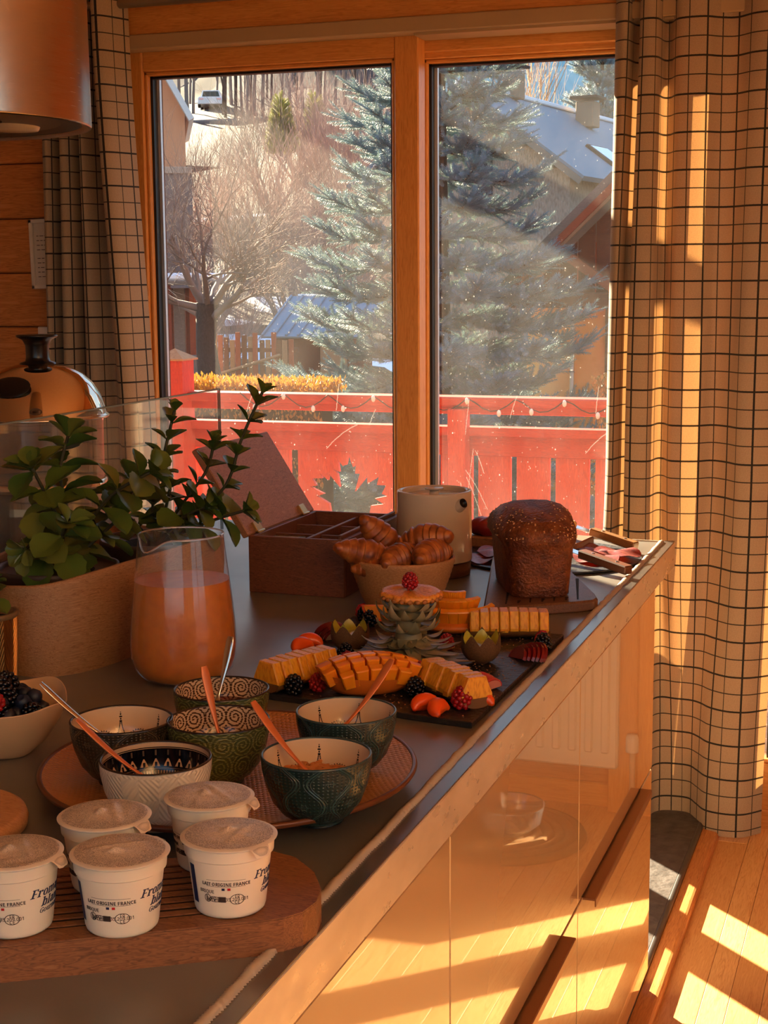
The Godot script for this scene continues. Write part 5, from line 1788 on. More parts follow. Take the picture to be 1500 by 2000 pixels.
	spoon("copper spoon leaning to the right out of the apricot bowl", copper, Vector3(-0.128, 0.950, 1.500), Vector3(-0.0830, 1.021, 1.430), "")

func kal_leaf(sd: int, l: float, w: float) -> ArrayMesh:
	# a fleshy scalloped leaf along +z, cupped, with thickness
	rng.seed = sd
	var bend := rng.randf_range(0.1, 0.35)
	var top: Array = []
	var bot: Array = []
	for i in 11:
		var s := i / 10.0
		var half := w * 0.5 * (0.16 + 0.84 * pow(sin(PI * pow(s, 1.35) * 0.985), 0.75)) if s > 0.12 else w * 0.07
		if i == 10: half = w * 0.06
		half *= 1.0 + (0.07 if i % 2 == 0 else -0.03)
		var a := PackedVector3Array()
		var b := PackedVector3Array()
		for j in 9:
			var q := j / 4.0 - 1.0
			var y := -bend * l * s * s * 0.6 + 0.22 * w * q * q * sin(PI * s) - 0.03 * w * exp(-q * q * 30.0)
			var th := 0.0009 * sqrt(maxf(0.0, 1.0 - q * q * 0.98))
			a.append(Vector3(q * half, y + th, s * l))
			b.append(Vector3(q * half, y - th, s * l))
		top.append(a)
		bot.append(b)
	var m := MB.new()
	m.grid(top, false, true)
	m.grid(bot, false, false)
	return m.mesh()

func plant(o: Node3D, stems: Array, leafs: Array, leafm: Array, stemm: Material, per: float, size: Vector2, rise: float) -> void:
	# stems: arrays of points, first at the soil; leaves in pairs up each stem and a rosette at its end
	for st: Array in stems:
		var path := spline(st, 6)
		part(o, "stem", tub(path, [0.0042, 0.0038, 0.0034, 0.003, 0.0026], 7), stemm)
		var n := path.size()
		var acc := 0.0
		var idx := 0
		for i in range(1, n):
			acc += path[i].distance_to(path[i - 1])
			var tip := i == n - 1
			if acc < per and not tip: continue
			if i < n / 4 and not tip: continue
			acc = 0.0
			var T: Vector3 = (path[i] - path[i - 1]).normalized()
			var X := T.cross(Vector3.UP if absf(T.y) < 0.95 else Vector3.RIGHT).normalized()
			var Y := T.cross(X)
			var cnt := 6 if tip else 3
			for k in cnt:
				var a := idx * 1.57 + TAU * k / cnt + rng.randf_range(-0.4, 0.4)
				var side := X * cos(a) + Y * sin(a)
				var sc := rng.randf_range(size.x, size.y) * (0.62 if tip else 1.0)
				var fwd := (side * (0.8 if tip else 1.0) + T * (rise + (0.5 if tip else 0.0)) + Vector3(0, rng.randf_range(-0.35, 0.25), 0)).normalized()
				var lf := part(o, "leaf", leafs[rng.randi_range(0, leafs.size() - 1)], leafm[rng.randi_range(0, leafm.size() - 1)])
				lf.transform = aimed(path[i] + side * 0.002, fwd, (T + Vector3(0, 0.6, 0)).normalized()).scaled_local(Vector3(sc, sc, sc))
			idx += 1

func juice_and_planter() -> void:
	# ---- carafe of orange juice: thin glass, the juice a body of its own inside it
	var gl := mat(Color(1, 1, 1, 0.03), 0.02)
	gl.transparency = BaseMaterial3D.TRANSPARENCY_ALPHA
	gl.metallic_specular = 0.6
	var C := Vector3(-0.489, TOP, 1.154)
	var prof := [Vector2(0.0, 0.002), Vector2(0.048, 0.001), Vector2(0.060, 0.006), Vector2(0.0695, 0.018), Vector2(0.0745, 0.034), Vector2(0.0752, 0.052), Vector2(0.0735, 0.082), Vector2(0.0705, 0.112), Vector2(0.0672, 0.142), Vector2(0.0635, 0.172), Vector2(0.0608, 0.196), Vector2(0.0596, 0.2085)]
	var o := thing("juice_carafe", "clear glass carafe with a pinched lip holding orange juice", "carafe", C)
	var rows: Array = []
	var lip := func(a: float, y: float) -> float:
		# the pouring lip faces the viewer, a little to the left
		var d := wrapf(a - (-PI / 2 - 0.30), -PI, PI)
		return exp(-pow(d / 0.30, 2)) * smoothstep(0.150, 0.2085, y)
	for p: Vector2 in prof:
		var row := PackedVector3Array()
		for q in 72:
			var a := TAU * q / 72.0
			var k: float = lip.call(a, p.y)
			row.append(Vector3((p.x + 0.010 * k) * cos(a), p.y - 0.017 * k * smoothstep(0.19, 0.2085, p.y), -(p.x + 0.010 * k) * sin(a)))
		rows.append(row)
	part(o, "glass_body", MB.new().grid(rows, true, false).mesh(), gl)
	var rim: Array = []
	for q in 73:
		var a := TAU * q / 72.0
		var k: float = lip.call(a, 0.2085)
		rim.append(Vector3((0.0596 + 0.010 * k) * cos(a), 0.2085 - 0.017 * k, -(0.0596 + 0.010 * k) * sin(a)))
	part(o, "rim", tub(rim, [0.0013], 8), M.solid_glass)
	var jm := mat(Color(0.80, 0.44, 0.02), 0.30)
	jm.subsurf_scatter_enabled = true
	jm.subsurf_scatter_strength = 0.25
	jm.albedo_texture = ntex([[0, Color(0.9, 0.86, 0.8)], [1, Color(1, 1, 1)]], 0.02, 4, 12)
	tri_mat(jm, Vector3(4, 4, 4))
	var jp: Array = [Vector2(0.0, 0.0045)]
	for p: Vector2 in prof.slice(1, 9): jp.append(Vector2(p.x - 0.0016, p.y + 0.0016))
	jp.append(Vector2(0.0668, 0.1445))
	jp.append(Vector2(0.0650, 0.1438))
	jp.append(Vector2(0.0, 0.1436))
	single("orange_juice", lat(jp, 64), jm, "cloudy orange juice filling two thirds of the glass carafe", "juice", C)

	# ---- long wooden planter with a wavy rim
	var pw := wood(Color(0.66, 0.48, 0.32), Color(0.46, 0.29, 0.17), Vector3(9, 26, 3.0), 2, 0.6)
	var pc := Vector2(-0.728, 0.940)
	var pl := thing("wooden_planter", "long oval pale wooden planter with a wavy rim holding two potted succulents", "planter", Vector3(pc.x, TOP, pc.y))
	var ring := func(k: float, y: float, wave: float) -> PackedVector3Array:
		var row := PackedVector3Array()
		for q in 80:
			var a := TAU * q / 80.0
			var cx := signf(cos(a)) * pow(absf(cos(a)), 0.62)
			var cz := signf(sin(a)) * pow(absf(sin(a)), 0.70)
			row.append(Vector3(cx * (0.122 + k), y + wave * (0.012 * cos(a * 2.0 + 0.5) + 0.006 * cos(a + 2.0)), -cz * (0.285 + k)))
		return row
	part(pl, "shell", MB.new().grid([ring.call(-0.012, 0.0, 0), ring.call(-0.004, 0.03, 0), ring.call(0.0, 0.08, 0), ring.call(0.0, 0.132, 0.7), ring.call(-0.001, 0.1372, 1.0), ring.call(-0.005, 0.1385, 1.0), ring.call(-0.008, 0.136, 1.0), ring.call(-0.009, 0.08, 0.2), ring.call(-0.012, 0.05, 0)], true, false).mesh(), pw)
	var soil := mat(Color(0.10, 0.065, 0.045), 0.95)
	soil.heightmap_enabled = true
	soil.heightmap_texture = ntex([], 0.08, 5, 14)
	soil.heightmap_scale = 0.6
	tri_mat(soil, Vector3(9, 9, 9))
	M.soil = soil
	var inner := mat(Color(0.16, 0.12, 0.10), 0.5)
	part(pl, "liner", flat(pv([-0.075, -0.235, 0.075, -0.235, 0.10, -0.14, 0.10, 0.14, 0.075, 0.235, -0.075, 0.235, -0.10, 0.14, -0.10, -0.14]), 0.045, 0.055), inner)
	var potm := lat([Vector2(0.0, 0.0), Vector2(0.072, 0.0), Vector2(0.090, 0.074), Vector2(0.093, 0.075), Vector2(0.093, 0.082), Vector2(0.088, 0.082), Vector2(0.086, 0.074), Vector2(0.0, 0.072)], 40)
	var g1: Array = []
	var greens: Array = []
	for c in [Color(0.34, 0.40, 0.15), Color(0.40, 0.42, 0.18), Color(0.26, 0.35, 0.14)]:
		var m := mat(c, 0.35)
		m.backlight_enabled = true
		m.backlight = Color(0.30, 0.36, 0.08)
		greens.append(m)
	M.greens = greens
	for k in 4: g1.append(kal_leaf(70 + k, 0.060, 0.046))
	var g2: Array = []
	for k in 3: g2.append(kal_leaf(80 + k, 0.036, 0.022))
	var stemm := mat(Color(0.20, 0.20, 0.10), 0.6)
	# kalanchoe nearer the viewer
	var k1 := thing("potted_kalanchoe", "bushy dark green scallop leaved succulent at the near end of the planter", "plant", Vector3(pc.x - 0.010, TOP + 0.055, pc.y + 0.135))
	part(k1, "pot", potm, mat(Color(0.28, 0.20, 0.15), 0.5))
	part(k1, "soil", lat([Vector2(0.087, 0.070), Vector2(0.05, 0.074), Vector2(0, 0.076)], 28), soil)
	rng.seed = 101
	var b := Vector3(0, 0.07, 0)
	var rt := Vector3(0.945, 0, -0.328)
	var fw := Vector3(0.328, 0, 0.945)
	var P := func(r: float, h: float, f := 0.0) -> Vector3: return rt * r + Vector3(0, h, 0) + fw * f
	plant(k1, [
		[b, P.call(0.01, 0.13), P.call(-0.005, 0.19, 0.03), P.call(-0.02, 0.235, 0.05)],
		[b, P.call(0.02, 0.14), P.call(0.01, 0.22), P.call(0.020, 0.275, -0.02)],
		[b, P.call(0.04, 0.13), P.call(0.09, 0.19, 0.02), P.call(0.15, 0.225, 0.03)],
		[b, P.call(0.02, 0.11, 0.05), P.call(0.03, 0.145, 0.09), P.call(0.04, 0.160, 0.10)],
		[b, P.call(0.0, 0.10, 0.05), P.call(-0.01, 0.13, 0.09), P.call(-0.02, 0.125, 0.11)],
		[b, P.call(0.06, 0.12), P.call(0.10, 0.16, -0.03), P.call(0.11, 0.20, -0.05)]], g1, greens, stemm, 0.030, Vector2(0.7, 1.15), 0.25)
	# jade like plant further off
	var k2 := thing("potted_jade_plant", "upright small leaved succulent with long stems at the far end of the planter", "plant", Vector3(pc.x + 0.018, TOP + 0.055, pc.y - 0.130))
	part(k2, "pot", potm, mat(Color(0.24, 0.18, 0.14), 0.5))
	part(k2, "soil", lat([Vector2(0.087, 0.070), Vector2(0.05, 0.074), Vector2(0, 0.076)], 28), soil)
	rng.seed = 102
	plant(k2, [
		[b, P.call(0.05, 0.11, 0.02), P.call(0.12, 0.17, 0.03), P.call(0.150, 0.25, 0.03), P.call(0.185, 0.325, 0.03)],
		[b, P.call(0.00, 0.14, 0.02), P.call(0.020, 0.22, 0.02), P.call(0.040, 0.295, 0.02)],
		[b, P.call(0.04, 0.13), P.call(0.085, 0.19, -0.01), P.call(0.100, 0.24, -0.01)]], g2, greens, stemm, 0.024, Vector2(0.7, 1.15), 0.75)
	plant(k2, [
		[b, P.call(0.05, 0.12, 0.04), P.call(0.09, 0.14, 0.05)],
		[b, P.call(0.02, 0.13, 0.02), P.call(0.03, 0.17, 0.02)],
		[b, P.call(0.09, 0.11, 0.02), P.call(0.15, 0.13, 0.03)],
		[b, P.call(-0.04, 0.12, 0.02), P.call(-0.07, 0.16, 0.02)]], g1, greens, stemm, 0.034, Vector2(0.7, 1.0), 0.3)

func back_row() -> void:
	# ---- tall glass drink dispenser with a chrome dome
	var chrome := mat(Color(0.86, 0.80, 0.73), 0.05, 1.0)
	var dd := thing("glass_dispenser", "tall glass jar dispenser with a chrome domed lid behind the glass screen", "dispenser", Vector3(-1.14, TOP, 0.46))
	var gl := mat(Color(0.30, 0.27, 0.23, 0.42), 0.03)
	gl.transparency = BaseMaterial3D.TRANSPARENCY_ALPHA
	part(dd, "glass_jar", lat([Vector2(0, 0.168), Vector2(0.110, 0.168), Vector2(0.121, 0.180), Vector2(0.122, 0.30), Vector2(0.124, 0.302)], 64), gl)
	part(dd, "metal_band", lat([Vector2(0.122, 0.160), Vector2(0.1255, 0.161), Vector2(0.1265, 0.168), Vector2(0.1255, 0.176), Vector2(0.122, 0.177)], 64), chrome)
	part(dd, "lower_glass", lat([Vector2(0, 0.004), Vector2(0.10, 0.004), Vector2(0.112, 0.012), Vector2(0.119, 0.04), Vector2(0.121, 0.158)], 64), gl)
	part(dd, "inner_vessel", lat([Vector2(0, 0.012), Vector2(0.085, 0.012), Vector2(0.092, 0.03), Vector2(0.092, 0.135), Vector2(0.086, 0.150), Vector2(0.0, 0.152)], 48), mat(Color(0.16, 0.15, 0.13), 0.12, 0.5))
	part(dd, "tap", tub([Vector3(0.02, 0.045, 0.118), Vector3(0.03, 0.045, 0.15), Vector3(0.03, 0.02, 0.155)], [0.011, 0.010, 0.008], 12), chrome)
	var lid := part(dd, "dome_lid", lat([Vector2(0.120, 0.296), Vector2(0.133, 0.298), Vector2(0.1345, 0.301), Vector2(0.132, 0.304), Vector2(0.1285, 0.306), Vector2(0.126, 0.318), Vector2(0.118, 0.342), Vector2(0.104, 0.365), Vector2(0.085, 0.383), Vector2(0.060, 0.396), Vector2(0.034, 0.403), Vector2(0.0, 0.405)], 72), chrome)
	var blk := mat(Color(0.035, 0.035, 0.035), 0.28)
	part(lid, "knob", lat([Vector2(0.036, 0.399), Vector2(0.034, 0.405), Vector2(0.024, 0.408), Vector2(0.0225, 0.416), Vector2(0.0225, 0.438), Vector2(0.028, 0.449), Vector2(0.039, 0.4545), Vector2(0.0405, 0.457), Vector2(0.038, 0.459), Vector2(0.0, 0.460)], 40), blk)
	var front_oval := part(lid, "dark_oval", MB.new().blob(Vector3.ZERO, Vector3(0.044, 0.024, 0.004), 24, 10).mesh(), blk)  # flat dark oval set on the front of the dome
	front_oval.transform = aimed(Vector3(0.002, 0.3635, 0.1045), Vector3(0.02, 0.62, 0.80))

	# ---- tea box
	var tw := wood(Color(0.47, 0.27, 0.17), Color(0.28, 0.14, 0.08), Vector3(3, 18, 18), 1, 0.5)
	var tl := wood(Color(0.66, 0.46, 0.33), Color(0.48, 0.31, 0.21), Vector3(12, 12, 3), 2, 0.55)
	var tb := thing("tea_box", "dark wooden tea box with six compartments and its lid standing open", "box", Vector3(-0.5575, TOP, 0.41))
	var W := 0.185
	var D := 0.32
	var H := 0.104
	part(tb, "front_wall", bx(Vector3(0, H * 0.5, D * 0.5 - 0.0045), Vector3(W, H, 0.009), 0.0015), tw)
	part(tb, "back_wall", bx(Vector3(0, H * 0.5, -D * 0.5 + 0.0045), Vector3(W, H, 0.009), 0.0015), tw)
	part(tb, "side_wall", bx(Vector3(-W * 0.5 + 0.0045, H * 0.5, 0), Vector3(0.009, H, D - 0.018), 0.0015), tw)
	part(tb, "side_wall", bx(Vector3(W * 0.5 - 0.0045, H * 0.5, 0), Vector3(0.009, H, D - 0.018), 0.0015), tw)
	part(tb, "inner_lip", bx(Vector3(W * 0.5 - 0.012, H + 0.002, 0), Vector3(0.006, 0.010, D - 0.02), 0.001), tw)
	part(tb, "bottom", bx(Vector3(0, 0.006, 0), Vector3(W - 0.018, 0.006, D - 0.018)), tw)
	part(tb, "divider", bx(Vector3(0.004, H * 0.5 - 0.001, 0), Vector3(0.006, H - 0.012, D - 0.018), 0.001), tw)
	for z in [-0.052, 0.052]:
		part(tb, "divider", bx(Vector3(-0.042, H * 0.5 - 0.003, z), Vector3(0.084, H - 0.016, 0.005), 0.001), tw)
		part(tb, "divider", bx(Vector3(0.046, H * 0.5 - 0.003, z), Vector3(0.078, H - 0.016, 0.005), 0.001), tw)
	var lidb := part(tb, "lid", bx(Vector3(0, W * 0.5, 0), Vector3(0.014, W, D), 0.002), tl, Vector3(-W * 0.5 - 0.004, H - 0.003, 0), Vector3(0, 0, 0.57))
	var brass := mat(Color(0.72, 0.62, 0.42), 0.3, 0.9)
	for z in [-0.105, 0.115]:
		part(lidb, "hinge", bx(Vector3(0.009, 0.010, z), Vector3(0.006, 0.020, 0.026), 0.001), brass)
		part(lidb, "hinge_pin", tub([Vector3(0.011, -0.001, z - 0.014), Vector3(0.011, -0.001, z + 0.014)], [0.003], 8), brass)
	var silver := mat(Color(0.80, 0.79, 0.78), 0.22, 0.9)
	rng.seed = 61
	for k in 6:
		var rows: Array = []
		var bow := rng.randf_range(0.002, 0.006)
		for i in 6:
			var row := PackedVector3Array()
			for j in 8:
				row.append(Vector3((j / 7.0 - 0.5) * 0.062, i * 0.0135, bow * sin(PI * j / 7.0) * sin(PI * i / 5.0) + rng.randf_range(-0.0016, 0.0016)))
			rows.append(row)
		var m := MB.new()
		m.grid(rows, false, false)
		var back: Array = []
		for r: PackedVector3Array in rows:
			var q := PackedVector3Array()
			for p in r: q.append(p - Vector3(0, 0, 0.003))
			back.append(q)
		m.grid(back, false, true)
		var t := single("tea_sachet", m.mesh(), silver, "crinkled silver foil tea sachet in the near left compartment of the tea box", "tea bag", Vector3(-0.602 + rng.randf_range(-0.004, 0.004), TOP + 0.012 + rng.randf_range(0.006, 0.016), 0.482 + k * 0.0125), "silver sachets in the tea box", rng.randf_range(-0.15, 0.15))
		t.rotation.x = rng.randf_range(-0.25, 0.05)
	var papers := [mat(Color(0.70, 0.62, 0.50), 0.7), mat(Color(0.52, 0.30, 0.22), 0.7), mat(Color(0.66, 0.64, 0.60), 0.6)]
	for k in 9:
		single("tea_envelope", bx(Vector3(0, 0.036, 0), Vector3(0.064, 0.072, 0.0035), 0.0012), papers[k % 3], "paper tea envelope standing in the near right compartment of the tea box", "tea bag", Vector3(-0.511 + (k % 2) * 0.002, TOP + 0.010, 0.474 + k * 0.0095), "paper envelopes in the tea box", 0.02 * (k % 3 - 1))

	# ---- kettle
	var enamel := mat(Color(0.80, 0.71, 0.61), 0.16)
	var kt := thing("white_kettle", "cream cylindrical kettle with a dark wooden foot and a short spout", "kettle", Vector3(-0.381, TOP, 0.302))
	part(kt, "foot", lat([Vector2(0, 0.0), Vector2(0.066, 0.0), Vector2(0.069, 0.002), Vector2(0.0705, 0.028), Vector2(0.0, 0.028)], 56), wood(Color(0.34, 0.20, 0.12), Color(0.20, 0.11, 0.06), Vector3(6, 30, 6), 1, 0.5))
	part(kt, "body", lat([Vector2(0.0, 0.0285), Vector2(0.0715, 0.0285), Vector2(0.0725, 0.031), Vector2(0.0715, 0.158), Vector2(0.0710, 0.1615), Vector2(0.0685, 0.1630), Vector2(0.0640, 0.1625), Vector2(0.0615, 0.1590), Vector2(0.0605, 0.1480)], 64), enamel)
	var kl := part(kt, "lid", lat([Vector2(0.0605, 0.1480), Vector2(0.058, 0.1540), Vector2(0.052, 0.1552), Vector2(0.0, 0.1556)], 48), mat(Color(0.68, 0.60, 0.52), 0.14, 0.3))
	part(kl, "lid_knob", lat([Vector2(0.010, 0.1550), Vector2(0.0085, 0.158), Vector2(0.0085, 0.1625), Vector2(0.0175, 0.1640), Vector2(0.0182, 0.1660), Vector2(0.016, 0.1675), Vector2(0.0, 0.1680)], 28), enamel)
	var sd := Vector3(0.86, 0.10, 0.50).normalized()
	var p0 := Vector3(sd.x * 0.060, 0.136, sd.z * 0.060)
	var sm := MB.new()
	var path := [p0, p0 + sd * 0.012 + Vector3(0, 0.003, 0), p0 + sd * 0.021 + Vector3(0, 0.007, 0)]
	sm.tube(path, [0.0150, 0.0118, 0.0092], 20, false)
	path.reverse()
	sm.tube([path[0], path[1]], [0.0070, 0.0062], 20, false)
	part(kt, "spout", sm.mesh(), enamel)
	var mouth := part(kt, "spout_mouth", lat([Vector2(0.0092, 0.0), Vector2(0.0070, 0.0012), Vector2(0.0062, -0.004), Vector2(0, -0.005)], 20), mat(Color(0.05, 0.035, 0.03), 0.4))
	mouth.transform = Transform3D(aimed(path[0], sd + Vector3(0, 0.25, 0)).basis * Basis(Vector3.RIGHT, PI / 2), path[0])

	# ---- basket of croissants
	var coil := mat(Color(0.78, 0.56, 0.36), 0.65)
	coil.albedo_texture = ntex([[0, Color(0.8, 0.74, 0.68)], [1, Color(1, 1, 1)]], 0.04, 4, 3)
	tri_mat(coil, Vector3(8, 20, 8))
	var BK := Vector3(-0.352, TOP, 0.585)
	var bkp: Array = [Vector2(0, 0.0), Vector2(0.062, 0.0)]
	for k in 9:
		var y := 0.002 + k * 0.0088
		var r := 0.064 + 0.026 * pow(k / 8.0, 0.85)
		bkp.append(Vector2(r, y))
		bkp.append(Vector2(r + 0.0022, y + 0.0042))
	for q: Vector2 in [Vector2(0.0915, 0.0800), Vector2(0.0925, 0.0835), Vector2(0.0895, 0.0855), Vector2(0.0865, 0.083), Vector2(0.080, 0.05), Vector2(0.062, 0.012), Vector2(0, 0.010)]: bkp.append(q)
	single("bread_basket", lat(bkp, 56), coil, "round coiled terracotta coloured basket holding the croissants", "basket", BK)
	var cr := mat(Color.WHITE, 0.42)
	cr.albedo_texture = ntex([[0.0, Color(0.44, 0.20, 0.08)], [0.4, Color(0.58, 0.29, 0.11)], [0.65, Color(0.68, 0.37, 0.15)], [1.0, Color(0.76, 0.46, 0.21)]], 0.008, 3, 27)
	tri_mat(cr, Vector3(9, 9, 9))
	M.crust = cr
	var croissant := func(sd2: int, length: float, fat: float, curl: float) -> ArrayMesh:
		rng.seed = sd2
		var pth: Array = []
		var rad: Array = []
		var n := 64
		for i in n + 1:
			var s := i / float(n)
			var a := (s - 0.5) * curl
			var R := length / curl
			pth.append(Vector3(sin(a) * R, 0, (1.0 - cos(a)) * R))
			var seg := fmod(absf(s - 0.5) * 2.0 * 4.6, 1.0)
			rad.append(fat * (0.22 + 0.78 * pow(sin(PI * s), 0.85)) * (1.0 - 0.17 * pow(seg, 1.6)))
		return MB.new().tube(pth, rad, 20).mesh()
	var cs := [["golden croissant lying at the left of the basket with its tip over the rim", Vector3(-0.045, 0.094, 0.050), Vector3(0.15, 0.45, -0.30), 0.125, 0.027, 0.7], ["croissant standing upright at the back left of the basket", Vector3(-0.046, 0.104, -0.035), Vector3(0.1, 0.5, -0.85), 0.125, 0.029, 0.6], ["broad croissant at the back of the basket in front of the kettle", Vector3(0.030, 0.108, -0.030), Vector3(0.25, 0.10, 0.30), 0.115, 0.031, 0.9], ["croissant with its curled end towards the viewer in the middle of the basket", Vector3(0.010, 0.090, 0.042), Vector3(0.0, 1.15, 0.1), 0.105, 0.026, 0.9], ["croissant with its rolled end towards the viewer at the right of the basket", Vector3(0.058, 0.094, 0.020), Vector3(0.05, 1.30, 0.0), 0.105, 0.028, 0.8], ["croissant under the others, just showing over the front rim", Vector3(-0.025, 0.072, 0.060), Vector3(0.0, 0.2, 0.0), 0.09, 0.020, 0.8]]
	for k in 6:
		var c: Array = cs[k]
		var o := single("croissant", croissant.call(200 + k, c[3], c[4], c[5]), cr, c[0], "croissant", BK + c[1], "croissants in the basket")
		o.rotation = c[2]

	# ---- loaf on its board
	var lb := thing("bread_board", "grooved dark wooden board under the loaf", "board", Vector3.ZERO)
	var lp := pv([-0.185, 0.663, -0.110, 0.614, -0.045, 0.566, -0.022, 0.544, -0.020, 0.524, -0.035, 0.480, -0.065, 0.410, -0.100, 0.330, -0.150, 0.215, -0.295, 0.190])
	var gr: Array = []
	rng.seed = 19
	var ax := Vector2(-0.22, -0.975).normalized()
	var cx := Vector2(ax.y, -ax.x) * -1.0
	for k in 7:
		var s := Vector2(-0.168, 0.628) + Vector2(0.83, -0.56) * (0.012 + k * 0.0215)
		var l := rng.randf_range(0.10, 0.2) if k % 2 == 0 else rng.randf_range(0.02, 0.03)
		gr.append(PackedVector2Array([s, s + ax * l, s + ax * l + Vector2(0.006, -0.001), s + Vector2(0.0025, -0.001)]))
		if k % 2 == 1:
			var q := s + ax * 0.055
			gr.append(PackedVector2Array([q, q + ax * 0.024, q + ax * 0.024 + Vector2(0.007, -0.002), q + Vector2(0.006, -0.002)]))
	var lwood := wood(Color(0.46, 0.30, 0.19), Color(0.28, 0.16, 0.09), Vector3(12, 12, 3), 0, 0.45)
	var holes: Array = []
	part(lb, "slab", flat(lp, TOP, TOP + 0.0195, 0.003), lwood)
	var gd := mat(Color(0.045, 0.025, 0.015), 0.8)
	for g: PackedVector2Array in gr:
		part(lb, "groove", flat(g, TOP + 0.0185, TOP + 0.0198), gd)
	var loaf_m := mat(Color.WHITE, 0.5)
	loaf_m.albedo_texture = ntex([[0.0, Color(0.31, 0.13, 0.05)], [0.35, Color(0.40, 0.18, 0.07)], [0.6, Color(0.47, 0.23, 0.09)], [1.0, Color(0.56, 0.30, 0.12)]], 0.008, 4, 37)
	loaf_m.heightmap_enabled = true
	loaf_m.heightmap_texture = ntex([], 0.05, 5, 38)
	loaf_m.heightmap_scale = 0.22
	tri_mat(loaf_m, Vector3(6, 6, 6))
	var lf := thing("brioche_loaf", "tall dark crusted brioche loaf sprinkled with sugar on a wooden board", "bread", Vector3(-0.152, TOP + 0.0195, 0.462), "", deg_to_rad(24))
	var rows: Array = []
	var fn := FastNoiseLite.new()
	fn.seed = 8
	fn.frequency = 16.0
	var lv := [[0.0, 0.050, 0.100], [0.004, 0.0535, 0.1035], [0.03, 0.0560, 0.106], [0.07, 0.0590, 0.110], [0.092, 0.0605, 0.112], [0.098, 0.0640, 0.117], [0.110, 0.0700, 0.123], [0.126, 0.0700, 0.122], [0.141, 0.0640, 0.114], [0.153, 0.0500, 0.095], [0.160, 0.0300, 0.060], [0.1625, 0.0, 0.0]]
	for l: Array in lv:
		var row := PackedVector3Array()
		for q in 72:
			var a := TAU * q / 72.0
			var e := 0.42 if l[0] < 0.1 else 0.62
			var p := Vector3(signf(cos(a)) * pow(absf(cos(a)), e) * l[1], l[0], -signf(sin(a)) * pow(absf(sin(a)), e) * l[2])
			var k := 1.0 + 0.030 * fn.get_noise_3d(p.x * 4.0, p.y * 4.0, p.z * 4.0)
			if l[0] > 0.1: k += 0.045 * fn.get_noise_3d(p.x * 2.0 + 9.0, p.y * 2.0, p.z * 2.0)
			p.x *= k
			p.z *= k
			if l[0] > 0.09: p.y += 0.007 * cos(p.z / 0.115 * 4.6) * smoothstep(0.09, 0.14, l[0]) - 0.010 * smoothstep(0.06, 0.12, absf(p.z)) * smoothstep(0.1, 0.15, l[0])
			row.append(p)
		rows.append(row)
	lf.scale.y = 0.92
	part(lf, "crust", MB.new().grid(rows, true, false).mesh(), loaf_m)
	var grain := MB.new().blob(Vector3.ZERO, Vector3(0.0017, 0.0010, 0.0014), 6, 4).mesh()
	var gs: Array = []
	rng.seed = 39
	for k in 240:
		var a := rng.randf_range(0, TAU)
		var i := rng.randi_range(6, 9)
		var row: PackedVector3Array = rows[i]
		var q := int(a / TAU * 72.0) % 72
		var p := row[q].lerp((rows[i + 1] as PackedVector3Array)[q], rng.randf())
		gs.append(Transform3D(Basis(Vector3(1, 0.3, 0.2).normalized(), rng.randf_range(0, 6)), p + Vector3(0, 0.0004, 0)))
	leafy("sugar_grains", lf, grain, mat(Color(0.78, 0.60, 0.40), 0.5), gs)

	# ---- slate plate with charcuterie behind the loaf
	var slate := mat(Color(0.13, 0.125, 0.125), 0.42)
	slate.heightmap_enabled = true
	slate.heightmap_texture = ntex([], 0.03, 5, 51)
	slate.heightmap_scale = 0.12
	tri_mat(slate, Vector3(5, 5, 5))
	M.slate = slate
	single("slate_plate", lat([Vector2(0, 0), Vector2(0.180, 0), Vector2(0.184, 0.003), Vector2(0.183, 0.006), Vector2(0.0, 0.0062)], 72), slate, "round dark slate plate of sliced ham behind the loaf", "plate", Vector3(-0.205, TOP, 0.080))
	var ham := mat(Color(0.66, 0.36, 0.33), 0.4)
	ham.albedo_texture = ntex([[0.0, Color(0.62, 0.40, 0.38)], [0.5, Color(0.95, 0.85, 0.82)], [0.6, Color(0.80, 0.55, 0.52)], [1, Color(1, 0.95, 0.92)]], 0.012, 3, 52)
	ham.subsurf_scatter_enabled = true
	ham.subsurf_scatter_strength = 0.3
	tri_mat(ham, Vector3(6, 6, 6))
	var slice := func(sd3: int, rx: float, rz: float) -> ArrayMesh:
		rng.seed = sd3
		var ph := rng.randf_range(0, 6)
		var f := func(up: float) -> Array:
			var rs: Array = []
			for i in 8:
				var r := PackedVector3Array()
				for q in 40:
					var a := TAU * q / 40.0
					var k := (1.0 - i / 7.0) * (1.0 + 0.10 * sin(a * 3.0 + ph) + 0.05 * sin(a * 5.0))
					r.append(Vector3(rx * k * cos(a), up + 0.0035 * (1.0 + sin(rx * k * cos(a) * 70.0 + ph)) + 0.003 * sin(a * 4.0 + ph) * k + 0.0035, -rz * k * sin(a)))
				rs.append(r)
			return rs
		var m := MB.new()
		m.grid(f.call(0.0012), true, false)
		m.grid(f.call(0.0), true, true)
		return m.mesh()
	var hs := [[-0.335, 0.185, 0.045, 0.038, "pale pink ham slice between the kettle and the loaf"], [-0.300, 0.130, 0.045, 0.045, "folded ham slice partly hidden by the loaf at its left"], [-0.100, 0.110, 0.062, 0.045, "rosy ham slice fanned out under the blade right of the loaf"], [-0.075, 0.070, 0.052, 0.042, "darker ham slice lying over another at the right rim of the slate"], [-0.150, 0.030, 0.055, 0.042, "ham slice at the back of the slate behind the loaf"]]
	for k in 5:
		single("ham_slice", slice.call(300 + k, hs[k][2], hs[k][3]), ham, hs[k][4], "ham", Vector3(hs[k][0], TOP + 0.0062 + 0.0045 * (k % 2), hs[k][1]), "ham slices on the slate plate", k * 0.8)
